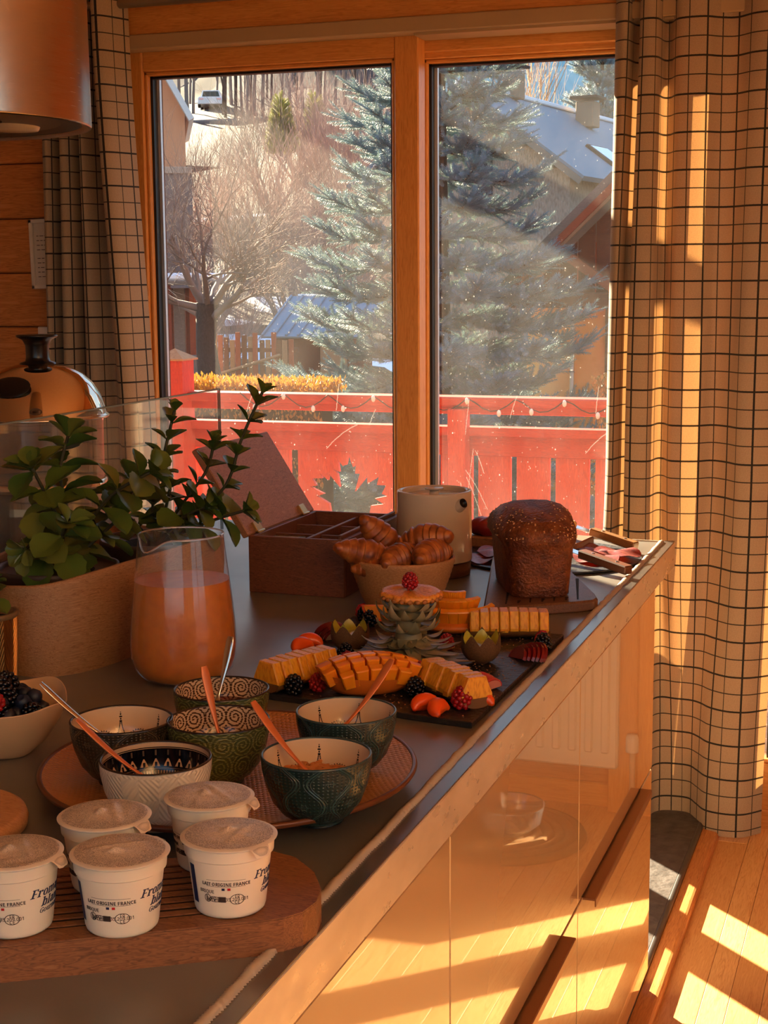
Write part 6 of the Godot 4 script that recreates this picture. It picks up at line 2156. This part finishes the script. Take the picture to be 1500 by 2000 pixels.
	var cb := thing("cheese_board", "small thick wooden board on the slate plate behind the loaf", "board", Vector3(-0.268, TOP + 0.0062, -0.005), "", -0.14)
	part(cb, "plank_body", bx(Vector3(0, 0.0115, 0), Vector3(0.245, 0.023, 0.11), 0.003), wood(Color(0.56, 0.36, 0.21), Color(0.38, 0.22, 0.12), Vector3(3, 14, 14), 0, 0.5))
	single("dried_sausage", MB.new().blob(Vector3(0, 0.018, 0), Vector3(0.045, 0.021, 0.030), 24, 12, func(d: Vector3) -> float: return 1.0 + 0.10 * sin(d.x * 9.0 + d.z * 4.0)).mesh(), mat(Color(0.50, 0.10, 0.07), 0.35), "lump of dark red dried sausage beside the kettle", "sausage", Vector3(-0.352, TOP + 0.0285, 0.005))
	var ch := MB.new()
	rng.seed = 71
	for k in 7:
		ch.t = Transform3D(Basis(Vector3(rng.randf(), 1, rng.randf()).normalized(), rng.randf_range(0, 6)), Vector3(rng.randf_range(-0.014, 0.014), 0.010 + 0.005 * k, rng.randf_range(-0.010, 0.010)))
		ch.box(Vector3.ZERO, Vector3(0.020, 0.016, 0.015), 0.004)
	single("crumbled_cheese", ch.mesh(), mat(Color(0.92, 0.74, 0.44), 0.6), "pale crumbly cheese peeping out right of the loaf", "cheese", Vector3(-0.190, TOP + 0.0290, 0.000))
	# ---- two knives with wooden handles
	var hw := wood(Color(0.62, 0.44, 0.24), Color(0.42, 0.26, 0.13), Vector3(4, 30, 30), 1, 0.4)
	var hw2 := wood(Color(0.46, 0.26, 0.15), Color(0.30, 0.15, 0.08), Vector3(4, 30, 30), 0, 0.4)
	var blade := mat(Color(0.82, 0.84, 0.88), 0.14, 1.0)
	for a: Array in [[Vector3(-0.150, 0.934, -0.068), Vector3(-0.048, 0.916, -0.020), hw, "knife with a pale wooden handle lying in the sun at the end of the island"], [Vector3(-0.122, 0.930, 0.172), Vector3(-0.016, 0.916, 0.245), hw2, "knife with a riveted brown wooden handle in front of the ham"]]:
		var p: Vector3 = a[0]
		var q: Vector3 = a[1]
		var d := (q - p).normalized()
		var l := p.distance_to(q)
		var o := thing("table_knife", a[3], "knife", p, "wooden handled knives")
		o.transform = aimed(p, d)
		var hp: Array = []
		for c: Array in [[-0.0105, -0.006], [-0.0085, -0.0085], [0.0085, -0.0085], [0.0105, -0.006], [0.0105, 0.006], [0.0085, 0.0085], [-0.0085, 0.0085], [-0.0105, 0.006]]: hp.append(Vector2(c[0], c[1]))
		var hm := MB.new()
		hm.prism(PackedVector2Array(hp), 0.0, l, 0.002)
		part(o, "handle", hm.mesh(), a[2])
		for z in [l * 0.25, l * 0.75]:
			part(o, "rivet", lat([Vector2(0.003, 0), Vector2(0.003, 0.0008), Vector2(0, 0.0010)], 14), blade, Vector3(0, 0.0084, z))
		var bm := MB.new()
		bm.t = Transform3D(Basis(Vector3(0, 0, -1), Vector3(1, 0, 0), Vector3(0, -1, 0)), Vector3(0, -0.001, 0))
		bm.prism(PackedVector2Array([Vector2(-0.002, -0.010), Vector2(0.115, -0.010), Vector2(0.135, -0.004), Vector2(0.128, 0.008), Vector2(0.10, 0.012), Vector2(-0.002, 0.010)]), -0.0009, 0.0009, 0.0004)
		part(o, "blade", bm.mesh(), blade)

# ------------------------------------------------------------------ the slate of fruit
func juicy(c: Color, rough := 0.3, sss := 0.35) -> StandardMaterial3D:
	var m := mat(c, rough)
	m.subsurf_scatter_enabled = true
	m.subsurf_scatter_strength = sss
	return m

func berry_mesh(r: float, long: float, drup: float, n: int, sd: int, hollow := false) -> ArrayMesh:
	rng.seed = sd
	var m := MB.new()
	m.blob(Vector3(0, r * long, 0), Vector3(r * 0.86, r * long * 0.90, r * 0.86), 14, 9)
	var one := MB.new().blob(Vector3.ZERO, Vector3(drup, drup, drup), 8, 6).mesh()
	for k in n:
		var y := 1.0 - 2.0 * (k + 0.5) / n
		var a := k * 2.39996
		var q := sqrt(maxf(0.0, 1.0 - y * y))
		var taper := 1.0 - 0.16 * y
		m.add(one, Transform3D(Basis(), Vector3(cos(a) * q * r * 0.88 * taper, r * long + y * r * long * 0.92, sin(a) * q * r * 0.88 * taper)))
	return m.mesh()

func pineapple_wedge(label: String, at: Vector3, turn: float, n: int, tilt: float) -> void:
	# a quarter wedge on its rind, its flesh cut into slices pushed alternately sideways
	var o := thing("pineapple_wedge", label, "pineapple", at, "cut pineapple wedges", turn)
	o.rotation.x = tilt
	var L := 0.122
	var poly := PackedVector2Array([Vector2(-0.0250, 0.011), Vector2(0.0250, 0.011), Vector2(0.0255, 0.017), Vector2(0.0150, 0.0425), Vector2(-0.0130, 0.0435), Vector2(-0.0255, 0.018)])
	for k in n:
		var z0 := -L * 0.5 + L * k / n
		var s := 0.0013 * (1.0 if k % 2 == 0 else -1.0) + rng.randf_range(-0.001, 0.001)
		var e := 1.0 - 0.10 * absf(k - (n - 1) * 0.5) / n
		var p := PackedVector2Array()
		for q in poly: p.append(Vector2(q.x * e + s, 0.012 + (q.y - 0.012) * e))
		part(o, "slice", MB.new().prism(p, z0 + 0.0003, z0 + L / n - 0.0004, 0.0016).mesh(), M.pine_flesh)
	var rows: Array = []
	for i in 23:
		var z := -L * 0.5 - 0.002 + (L + 0.004) * i / 22.0
		var row := PackedVector3Array()
		for j in 15:
			var a := PI + PI * j / 14.0
			var bump := 1.0 + 0.10 * maxf(0.0, sin(j * 2.2 + (i % 4) * 1.5)) * (1.0 if i % 2 == 0 else 0.3)
			row.append(Vector3(cos(a) * 0.0255 * bump, 0.0135 + sin(a) * 0.0135 * bump, z))
		rows.append(row)
	part(o, "rind", MB.new().grid(rows, false, false).mesh(), M.rind)
	var en := PackedVector2Array()
	for j in 15:
		var a := PI + PI * j / 14.0
		en.append(Vector2(cos(a) * 0.025, 0.0135 + sin(a) * 0.0130))
	part(o, "rind_end", MB.new().prism(en, L * 0.5, L * 0.5 + 0.001).mesh(), M.rind)
	part(o, "rind_end", MB.new().prism(en, -L * 0.5 - 0.001, -L * 0.5).mesh(), M.rind)

func apple_fan(label: String, at: Vector3, turn: float, n: int, skin: Material, flesh: Material, r: float, lean: float) -> void:
	var o := thing("apple_fan", label, "apple", at, "fanned apple slices", turn)
	var arc := PackedVector2Array()
	for i in 13: arc.append(Vector2(cos(PI * i / 12.0) * r, 0.002 + sin(PI * i / 12.0) * r * 0.86))
	var rim := PackedVector2Array()
	for i in 13: rim.append(Vector2(cos(PI * i / 12.0) * (r + 0.0006), 0.0015 + sin(PI * i / 12.0) * (r * 0.86 + 0.0006)))
	for i in 13: rim.append(Vector2(cos(PI * (12 - i) / 12.0) * (r - 0.0010), 0.0015 + sin(PI * (12 - i) / 12.0) * (r * 0.86 - 0.0010)))
	for k in n:
		var e := 1.0 - 0.05 * absf(k - 1.5)
		var h := part(o, "slice", MB.new().prism(arc, -0.0021, 0.0021, 0.0004).mesh(), flesh, Vector3(0.0012 * (k % 2), 0, (k - (n - 1) * 0.5) * 0.0066), Vector3(lean, 0, 0.05 * (k - 2)))
		h.scale = Vector3(e, e, 1)
		part(h, "skin", MB.new().prism(rim, -0.0024, 0.0024).mesh(), skin)

func fruit_board() -> void:
	rng.seed = 500
	var Y := TOP + 0.0085
	var sl := pv([-0.033, 1.268, -0.027, 0.762, -0.388, 0.738, -0.376, 1.214])
	single("fruit_slate", flat(sl, TOP, TOP + 0.0085, 0.0012), M.slate, "large rectangular dark slate board spread with cut fruit", "board")
	# brown sugar dusted over it
	var fl := MB.new().box(Vector3.ZERO, Vector3(0.0013, 0.0009, 0.0012)).mesh()
	var spots: Array = []
	for k in 1700:
		var p := Vector2(rng.randf_range(-0.37, -0.04), rng.randf_range(0.77, 1.25))
		var dens := 0.25 + 0.75 * clampf((p.x + 0.20) / 0.15, 0.0, 1.0) * clampf(1.0 - absf(p.y - 1.05) / 0.25, 0.0, 1.0)
		if rng.randf() > dens: continue
		if p.y > 1.20 + (p.x + 0.37) * 0.15: continue
		spots.append(Transform3D(Basis(Vector3.UP, rng.randf_range(0, 3)).scaled(Vector3.ONE * rng.randf_range(0.6, 1.5)), Vector3(p.x, Y + 0.0003, p.y)))
	var mm := MultiMesh.new()
	mm.transform_format = MultiMesh.TRANSFORM_3D
	mm.mesh = fl
	mm.instance_count = spots.size()
	for i in spots.size(): mm.set_instance_transform(i, spots[i])
	var su := MultiMeshInstance3D.new()
	su.multimesh = mm
	su.material_override = mat(Color(0.60, 0.40, 0.24), 0.6)
	su.name = "brown_sugar"
	add_child(su)
	tag(su, "brown sugar sprinkled over the dark slate board between the fruit", "sugar", "", "stuff")

	M.pine_flesh = juicy(Color(0.92, 0.64, 0.17), 0.42, 0.4)
	M.pine_flesh.albedo_texture = ntex([[0, Color(0.82, 0.72, 0.6)], [0.5, Color(0.98, 0.96, 0.9)], [1, Color(1, 1, 1)]], 0.02, 3, 91)
	tri_mat(M.pine_flesh, Vector3(22, 6, 22))
	M.rind = mat(Color(0.42, 0.26, 0.10), 0.6)
	pineapple_wedge("pineapple wedge in slices at the left end of the slate next to the carafe", Vector3(-0.312, Y, 1.160), -0.40, 8, 0.0)
	pineapple_wedge("pineapple wedge in slices at the far right of the slate near the loaf", Vector3(-0.106, Y, 0.800), -1.26, 8, 0.0)
	pineapple_wedge("pineapple wedge in slices at the near right of the slate by the orange segments", Vector3(-0.088, Y, 1.165), 0.86, 8, 0.0)

	# ---- pineapple crown standing under a slice
	var leafm: Array = []
	for c in [Color(0.52, 0.46, 0.32), Color(0.46, 0.43, 0.31), Color(0.60, 0.52, 0.38)]:
		var m := mat(c, 0.5)
		m.backlight_enabled = true
		m.backlight = Color(0.25, 0.25, 0.12)
		leafm.append(m)
	var K := Vector3(-0.204, Y, 1.000)
	var cw := thing("pineapple_plume", "grey green pineapple crown standing at the middle of the slate", "pineapple", K)
	part(cw, "core", lat([Vector2(0, 0), Vector2(0.030, 0.0), Vector2(0.024, 0.02), Vector2(0.017, 0.05), Vector2(0.022, 0.08), Vector2(0.031, 0.091), Vector2(0, 0.092)], 24), leafm[0])
	var blade := func(l: float, w: float, out: float, curl: float) -> ArrayMesh:
		var top: Array = []
		var bot: Array = []
		var p := Vector3.ZERO
		var ang := out
		for i in 13:
			var s := i / 12.0
			var hw := w * 0.5 * (1.0 - pow(s, 1.7)) + 0.0003
			var a := PackedVector3Array()
			var b := PackedVector3Array()
			var nn := Vector3(0, cos(ang), -sin(ang))
			for j in 5:
				var q := j / 2.0 - 1.0
				a.append(p + Vector3(q * hw, 0, 0) + nn * (0.22 * hw * q * q + 0.0009 * (1.0 - q * q)))
				b.append(p + Vector3(q * hw, 0, 0) + nn * (0.22 * hw * q * q - 0.0006 * (1.0 - q * q)))
			top.append(a)
			bot.append(b)
			p += Vector3(0, sin(ang), cos(ang)) * l / 12.0
			ang += curl / 12.0
		var m := MB.new()
		m.grid(top, false, true)
		m.grid(bot, false, false)
		return m.mesh()
	var tiers := [[0.005, 0.030, 11, 0.072, 0.029, 0.12, 0.10], [0.014, 0.026, 11, 0.066, 0.028, -0.15, 0.25], [0.024, 0.023, 11, 0.056, 0.027, -0.55, 0.9], [0.036, 0.021, 11, 0.050, 0.026, -0.65, 1.5], [0.050, 0.020, 11, 0.042, 0.025, -0.35, 1.9], [0.064, 0.021, 11, 0.036, 0.023, -0.1, 1.9], [0.079, 0.025, 12, 0.030, 0.021, 0.1, 1.6]]
	for t: Array in tiers:
		var n: int = t[2]
		var off := rng.randf_range(0, 6)
		var bm: ArrayMesh = blade.call(t[3], t[4], t[5], t[6])
		for k in n:
			var a := off + TAU * k / n + rng.randf_range(-0.15, 0.15)
			var lf := part(cw, "leaf", bm, leafm[rng.randi_range(0, 2)], Vector3(sin(a) * t[1], t[0] + rng.randf_range(-0.003, 0.003), cos(a) * t[1]), Vector3(rng.randf_range(-0.12, 0.12), a, 0))
			lf.scale = Vector3.ONE * rng.randf_range(0.85, 1.15)
	var sr: Array = []
	for i in 9:
		var row := PackedVector3Array()
		var pr: Array = [[0.0, 0.0], [0.030, 0.0], [0.040, 0.002], [0.0445, 0.007], [0.0440, 0.0115], [0.040, 0.0140], [0.024, 0.0150], [0.008, 0.0146], [0.0, 0.0146]][i]
		for q in 64:
			var a := TAU * q / 64.0
			var k := 1.0
			if i >= 2 and i <= 5: k = 1.0 + 0.035 * sin(a * 17.0) * (1.0 if i < 5 else 0.4) + 0.02 * sin(a * 7.0)
			row.append(Vector3(pr[0] * k * cos(a), pr[1] + (0.0008 * sin(a * 22.0) if i == 6 else 0.0), -pr[0] * k * sin(a)))
		sr.append(row)
	var so := thing("pineapple_slice", "round pineapple slice lying on top of the crown", "pineapple", K + Vector3(0.004, 0.093, 0.0))
	so.rotation = Vector3(0.03, 0, -0.03)
	var amber: StandardMaterial3D = M.pine_flesh.duplicate()
	amber.albedo_color = Color(0.90, 0.58, 0.24)
	part(so, "flesh", MB.new().grid(sr, true, false).mesh(), amber)
	var scm := MB.new()
	for k in 24:
		var a := TAU * k / 24.0
		scm.t = aimed(Vector3(cos(a) * 0.0435, 0.006, -sin(a) * 0.0435), Vector3(cos(a), -0.5, -sin(a)))
		scm.blob(Vector3.ZERO, Vector3(0.0048, 0.0036, 0.0040), 7, 5)
	part(so, "rind_scales", scm.mesh(), mat(Color(0.62, 0.36, 0.13), 0.5))

	# ---- mangoes
	var mf := juicy(Color(0.94, 0.54, 0.08), 0.36, 0.4)
	var skin := mat(Color(0.78, 0.40, 0.12), 0.4)
	var mg := thing("mango_half", "mango half cut into a hedgehog of cubes at the front of the slate", "mango", Vector3(-0.206, Y, 1.168), "cut mangoes", 0.62)
	var dome := func(x: float, z: float) -> float: return 0.036 * sqrt(maxf(0.0, 1.0 - pow(x / 0.066, 2) - pow(z / 0.043, 2)))
	var rows: Array = []
	for i in 7:
		var row := PackedVector3Array()
		var s := i / 6.0
		for q in 40:
			var a := TAU * q / 40.0
			var e := lerpf(0.35, 1.04, pow(s, 0.6))
			row.append(Vector3(cos(a) * 0.066 * e, 0.026 * s * s * (1.0 - 0.2 * cos(a)), -sin(a) * 0.043 * e))
		rows.append(row)
	rows.push_front(rows[0].duplicate())
	for q in 40: rows[0][q] = Vector3.ZERO
	part(mg, "skin", MB.new().grid(rows, true, false).mesh(), skin)
	var under: Array = []
	for i in 6:
		var row := PackedVector3Array()
		for q in 40:
			var a := TAU * q / 40.0
			var e := 1.0 - i / 5.0
			row.append(Vector3(cos(a) * 0.066 * e, 0.022 + 0.008 * (1.0 - e), -sin(a) * 0.043 * e))
		under.append(row)
	part(mg, "flesh_bed", MB.new().grid(under, true, false).mesh(), mf)
	for i in 7:
		for j in 5:
			var x := -0.054 + i * 0.018
			var z := -0.033 + j * 0.0165
			var h: float = dome.call(x, z)
			if h < 0.007: continue
			var cu := MB.new()
			cu.prism(PackedVector2Array([Vector2(-0.0074, -0.004), Vector2(0.0074, -0.004), Vector2(0.0088, 0.014 + h * 0.25), Vector2(-0.0088, 0.014 + h * 0.25)]), -0.0071, 0.0071, 0.0016)
			part(mg, "flesh_cube", cu.mesh(), mf, Vector3(x, 0.016 + h * 0.38, z), Vector3(z * 9.0, 0.0, -x * 7.0))
	var m2 := thing("mango_half", "mango fan cut in upright petals behind the crown", "mango", Vector3(-0.196, Y, 0.795), "cut mangoes", 0.25)
	part(m2, "skin", MB.new().blob(Vector3(0, 0.012, 0.0), Vector3(0.050, 0.0125, 0.040), 24, 10).mesh(), skin)
	for ring in 3:
		var n: int = [5, 8, 11][ring]
		for k in n:
			var f := (k + 0.5) / n - 0.5
			var a: float = f * [1.4, 2.2, 2.9][ring]
			var r: float = [0.012, 0.026, 0.041][ring]
			var hgt: float = [0.052, 0.046, 0.036][ring]
			var cu := MB.new()
			cu.prism(PackedVector2Array([Vector2(-0.0058, 0), Vector2(0.0058, 0), Vector2(0.0098, hgt), Vector2(-0.0098, hgt)]), -0.0050, 0.0050, 0.0018)
			part(m2, "flesh_petal", cu.mesh(), mf, Vector3(sin(a) * r, 0.012, cos(a) * r - 0.02), Vector3(0.10 + 0.24 * ring, a, 0.0))

	# ---- kiwi crowns
	var ks := mat(Color(0.42, 0.28, 0.14), 0.8)
	ks.albedo_texture = ntex([[0, Color(0.7, 0.66, 0.6)], [1, Color(1, 1, 1)]], 0.06, 4, 92)
	tri_mat(ks, Vector3(12, 12, 12))
	var kf := juicy(Color(0.66, 0.62, 0.20), 0.3, 0.35)
	for a: Array in [[Vector3(-0.309, Y, 0.962), "kiwi half cut like a crown left of the pineapple crown", 0.2], [Vector3(-0.103, Y, 0.972), "kiwi half cut like a crown right of the pineapple crown", 0.9]]:
		var o := thing("kiwi_crown", a[1], "kiwi", a[0], "kiwi halves cut like crowns", a[2])
		var zig := func(ang: float) -> float: return absf(fmod(ang / TAU * 7.0, 1.0) * 2.0 - 1.0)
		var sk: Array = []
		var fs: Array = []
		for i in 9:
			var row := PackedVector3Array()
			var s := i / 8.0
			for q in 84:
				var an := TAU * q / 84.0
				var top := 0.030 + 0.017 * (zig.call(an) as float)
				var y := top * s
				var r := 0.0285 * sqrt(maxf(0.0, 1.0 - pow((y - 0.025) / 0.0265, 2))) if y < 0.025 else 0.0285 - 0.0016 * pow((y - 0.025) / 0.02, 2)
				row.append(Vector3(cos(an) * r * 1.02, y * 1.0, -sin(an) * r))
			sk.append(row)
		part(o, "skin", MB.new().grid(sk, true, false).mesh(), ks)
		for i in 7:
			var row := PackedVector3Array()
			var s := i / 6.0
			for q in 84:
				var an := TAU * q / 84.0
				var top := 0.030 + 0.017 * (zig.call(an) as float)
				var r := 0.0277 if i < 1 else 0.0262 * (1.0 - (i - 1) / 5.0)
				row.append(Vector3(cos(an) * r, lerpf(top - 0.0004, 0.027, minf(1.0, s * 6.0 / 2.0)) if i < 3 else 0.027 + 0.002 * s, -sin(an) * r))
			fs.append(row)
		part(o, "flesh", MB.new().grid(fs, true, false).mesh(), kf)

	# ---- apple fans
	var white := juicy(Color(0.90, 0.72, 0.58), 0.35, 0.3)
	var rs := mat(Color(0.42, 0.05, 0.06), 0.2)
	var ps := mat(Color(0.74, 0.20, 0.20), 0.25)
	var rose := juicy(Color(0.88, 0.52, 0.44), 0.35, 0.3)
	apple_fan("dark red apple slices fanned at the far left behind the kiwi crown", Vector3(-0.366, Y, 0.885), 0.75, 6, rs, white, 0.027, 0.45)
	apple_fan("dark red apple slices fanned at the right edge of the slate", Vector3(-0.046, Y, 0.930), -0.9, 6, rs, rs, 0.027, -0.5)
	apple_fan("pink apple slices fanned behind the near right pineapple wedge", Vector3(-0.066, Y, 1.105), 0.95, 6, ps, rose, 0.023, 0.35)

	# ---- mandarin segments and orange slices
	var om := juicy(Color(0.93, 0.33, 0.09), 0.32, 0.4)
	var seg := func(sd: int) -> ArrayMesh:
		rng.seed = sd
		var pth: Array = []
		var rad: Array = []
		for i in 21:
			var s := i / 20.0
			var a := (s - 0.5) * 2.4
			pth.append(Vector3(sin(a) * 0.020, 0.010 - (1.0 - cos(a)) * 0.010, (1.0 - cos(a)) * 0.016))
			rad.append(0.0115 * pow(sin(PI * clampf(s, 0.03, 0.97)), 0.6))
		return MB.new().tube(pth, rad, 16).mesh()
	var ss := [[Vector3(-0.378, Y, 0.955), 0.4, "orange mandarin segment standing at the left edge of the slate"], [Vector3(-0.380, Y, 0.985), 1.2, "mandarin segment lying in front of another at the left edge"], [Vector3(-0.108, Y, 1.228), 0.75, "big orange mandarin segment at the front corner of the slate"], [Vector3(-0.086, Y, 1.246), 1.5, "orange mandarin segment leaning on another at the front corner"], [Vector3(-0.046, Y, 1.188), 0.2, "mandarin segment at the end of the near right pineapple wedge"]]
	for k in ss.size():
		single("mandarin_segment", seg.call(600 + k), om, ss[k][2], "mandarin", ss[k][0], "mandarin segments", ss[k][1])
	var pith := juicy(Color(0.95, 0.78, 0.50), 0.4, 0.3)
	for a: Array in [[Vector3(-0.318, Y + 0.02, 0.792), 0.3, "orange wedge with its rind standing behind the left kiwi crown"], [Vector3(-0.262, Y + 0.02, 0.742), -0.5, "orange wedge with its rind between the crown and the basket"]]:
		var o := thing("orange_wedge", a[2], "orange", a[0], "orange wedges", a[1])
		var half := PackedVector2Array()
		for i in 15: half.append(Vector2(cos(PI * i / 14.0) * 0.028, sin(PI * i / 14.0) * -0.022 + 0.014))
		part(o, "flesh", MB.new().prism(half, -0.006, 0.006, 0.001).mesh(), mf)
		var rr := PackedVector2Array()
		for i in 15: rr.append(Vector2(cos(PI * i / 14.0) * 0.0315, sin(PI * i / 14.0) * -0.025 + 0.014))
		for i in 15: rr.append(Vector2(cos(PI * (14 - i) / 14.0) * 0.028, sin(PI * (14 - i) / 14.0) * -0.022 + 0.014))
		part(o, "rind", MB.new().prism(rr, -0.0062, 0.0062).mesh(), om)

	# ---- berries
	M.rasp = juicy(Color(0.62, 0.045, 0.07), 0.35, 0.3)
	M.black = mat(Color(0.035, 0.022, 0.035), 0.22)
	M.rasp_mesh = berry_mesh(0.0108, 1.12, 0.0031, 44, 700)
	M.black_mesh = berry_mesh(0.0118, 1.15, 0.0036, 40, 701)
	var rb := [[Vector3(-0.200, Y + 0.109, 1.004), "raspberry crowning the round pineapple slice"], [Vector3(-0.272, Y, 1.188), "raspberry in front of the left pineapple wedge"], [Vector3(-0.276, Y, 1.062), "raspberry between the left pineapple wedge and the mango hedgehog"], [Vector3(-0.062, Y, 1.212), "large raspberry at the front corner beside the pineapple wedge"], [Vector3(-0.040, Y, 0.852), "raspberry behind the dark apple fan at the right edge"], [Vector3(-0.365, Y, 0.752), "raspberry at the far left corner of the slate"], [Vector3(-0.172, Y, 0.915), "raspberry at the foot of the crown under the mango fan"], [Vector3(-0.158, Y, 1.085), "raspberry half hidden behind the near right pineapple wedge"]]
	for k in rb.size():
		var o := single("raspberry", M.rasp_mesh, M.rasp, rb[k][1], "raspberry", rb[k][0], "raspberries on the fruit slate", k * 1.3)
		if k == 3: o.scale = Vector3.ONE * 1.2
	var bb := [[Vector3(-0.296, Y, 1.214), "blackberry at the front left edge of the slate"], [Vector3(-0.352, Y, 0.775), "blackberry at the far left behind the kiwi crown"], [Vector3(-0.136, Y, 1.178), "blackberry between the mango hedgehog and the pineapple wedge"], [Vector3(-0.032, Y, 0.880), "blackberry at the far right edge of the slate"], [Vector3(-0.292, Y, 1.028), "blackberry behind the left pineapple wedge"], [Vector3(-0.336, Y, 0.800), "blackberry touching the orange wedge at the back"]]
	for k in bb.size():
		single("blackberry", M.black_mesh, M.black, bb[k][1], "blackberry", bb[k][0], "blackberries on the fruit slate", k * 0.9)

# ------------------------------------------------------------------ at the left edge
func small_things() -> void:
	# ---- beige bowl of mixed berries
	var bm := mat(Color(0.80, 0.64, 0.48), 0.3)
	var B := Vector3(-0.548, TOP, 1.530)
	var sq := func(r: float, y: float, up: float) -> PackedVector3Array:
		var row := PackedVector3Array()
		for q in 64:
			var a := TAU * q / 64.0
			var e := 0.62
			var x := signf(cos(a)) * pow(absf(cos(a)), e)
			var z := signf(sin(a)) * pow(absf(sin(a)), e)
			var corner := absf(sin(a * 2.0))
			row.append(Vector3(x * r, y + up * corner * corner, -z * r))
		return row
	var bo := thing("berry_bowl", "square beige bowl heaped with berries at the left edge", "bowl", B, "", 0.55)
	part(bo, "bowl_wall", MB.new().grid([sq.call(0.0, 0.0, 0), sq.call(0.034, 0.0, 0), sq.call(0.038, 0.003, 0), sq.call(0.058, 0.022, 0.0), sq.call(0.074, 0.046, 0.004), sq.call(0.0815, 0.0635, 0.007), sq.call(0.0812, 0.0650, 0.007), sq.call(0.0795, 0.0646, 0.007), sq.call(0.071, 0.045, 0.003), sq.call(0.053, 0.022, 0), sq.call(0.0, 0.014, 0)], true, false).mesh(), bm)
	var blue := mat(Color(0.10, 0.11, 0.17), 0.5)
	var blm := MB.new()
	blm.lathe([Vector2(0, 0.0), Vector2(0.006, 0.0008), Vector2(0.0095, 0.005), Vector2(0.0098, 0.010), Vector2(0.0080, 0.0148), Vector2(0.0052, 0.0168), Vector2(0.0048, 0.0176), Vector2(0.0040, 0.0168), Vector2(0.0, 0.0160)], 20)
	var blmesh := blm.mesh()
	rng.seed = 801
	var n := [0, 0, 0]
	for k in 46:
		var layer := 0 if k < 20 else (1 if k < 38 else 2)
		var r: float = [0.056, 0.044, 0.022][layer] * sqrt(rng.randf_range(0.08, 1.0))
		var a := k * 2.4
		var p := B + Vector3(cos(a) * r, [0.044, 0.059, 0.072][layer] + rng.randf_range(-0.003, 0.003), sin(a) * r)
		var s := Vector3(0.8, 0, 0.6).dot(Vector3(cos(a) * r, 0, sin(a) * r))
		var f := (p.z - B.z) * 0.8 - (p.x - B.x) * 0.6
		if f > 0.008:
			single("raspberry", M.rasp_mesh, M.rasp, "raspberry heaped in the front part of the square berry bowl", "raspberry", p, "raspberries in the square bowl", a)
		elif k % 3 == 0:
			var o := single("blackberry", M.black_mesh, M.black, "blackberry heaped among blueberries in the square berry bowl", "blackberry", p, "blackberries in the square bowl", a)
			o.rotation.x = 0.6
		else:
			var o := single("blueberry", blmesh, blue, "blueberry heaped at the back of the square berry bowl", "blueberry", p, "blueberries in the square bowl", a)
			o.rotation.x = rng.randf_range(-0.7, 0.9)

	# ---- embossed brass pot with a small plant
	var im := Image.create(192, 192, false, Image.FORMAT_RGB8)
	for y in 192:
		for x in 192:
			var u := x / 192.0
			var v := y / 192.0
			var lf := absf(u - 0.5)
			var d := sin((v * 9.0 + lf * 9.0) * TAU) * 0.5 + 0.5
			if absf(lf - 0.5) < 0.03 or lf < 0.02: d = 1.0
			im.set_pixel(x, y, Color(d, d, d))
	var br := mat(Color(0.72, 0.46, 0.22), 0.28, 0.9)
	br.heightmap_enabled = true
	br.heightmap_texture = ImageTexture.create_from_image(im)
	br.heightmap_scale = 0.25
	var G := Vector3(-0.742, TOP, 1.262)
	var gp := thing("brass_pot", "embossed brass coloured plant pot at the left edge", "plant pot", G)
	var gm := MB.new()
	gm.lathe([Vector2(0.0, 0.0), Vector2(0.040, 0.0)], 40)
	gm.lathe([Vector2(0.040, 0.0), Vector2(0.043, 0.05), Vector2(0.0445, 0.096)], 48, 8.0, 1.0)
	part(gp, "pot_wall", gm.mesh(), br)
	part(gp, "rim", lat([Vector2(0.0445, 0.096), Vector2(0.0465, 0.098), Vector2(0.0465, 0.103), Vector2(0.044, 0.1045), Vector2(0.0405, 0.103), Vector2(0.0395, 0.09)], 48), mat(Color(0.55, 0.42, 0.28), 0.4, 0.4))
	part(gp, "soil", lat([Vector2(0.040, 0.092), Vector2(0.02, 0.095), Vector2(0, 0.096)], 28), M.soil)
	var sp := thing("small_succulent", "small green leaved plant growing in the brass pot", "plant", G + Vector3(0, 0.094, 0))
	rng.seed = 820
	var lv: Array = []
	for k in 3: lv.append(kal_leaf(830 + k, 0.046, 0.034))
	plant(sp, [[Vector3(0, 0, 0), Vector3(-0.004, 0.03, 0), Vector3(0.0, 0.062, 0.0)], [Vector3(0, 0, 0), Vector3(0.012, 0.03, 0.008), Vector3(0.018, 0.055, 0.008)]], lv, M.greens, mat(Color(0.2, 0.22, 0.1), 0.6), 0.03, Vector2(0.6, 0.9), 0.2)

	# ---- round pale board at the left edge
	var pw := wood(Color(0.80, 0.58, 0.38), Color(0.68, 0.44, 0.26), Vector3(2.5, 12, 12), 2, 0.5)
	single("round_board", lat([Vector2(0, 0.0), Vector2(0.096, 0.0), Vector2(0.1015, 0.003), Vector2(0.1025, 0.010), Vector2(0.1005, 0.016), Vector2(0.094, 0.0185), Vector2(0, 0.0185)], 64), pw, "round pale wooden board at the left edge beside the tray", "board", Vector3(-0.468, TOP, 1.786))

func _ready() -> void:
	lights_and_camera()
	room()
	island()
	outside()
	furnish()
	counter_things()
	fruit_board()
	small_things()
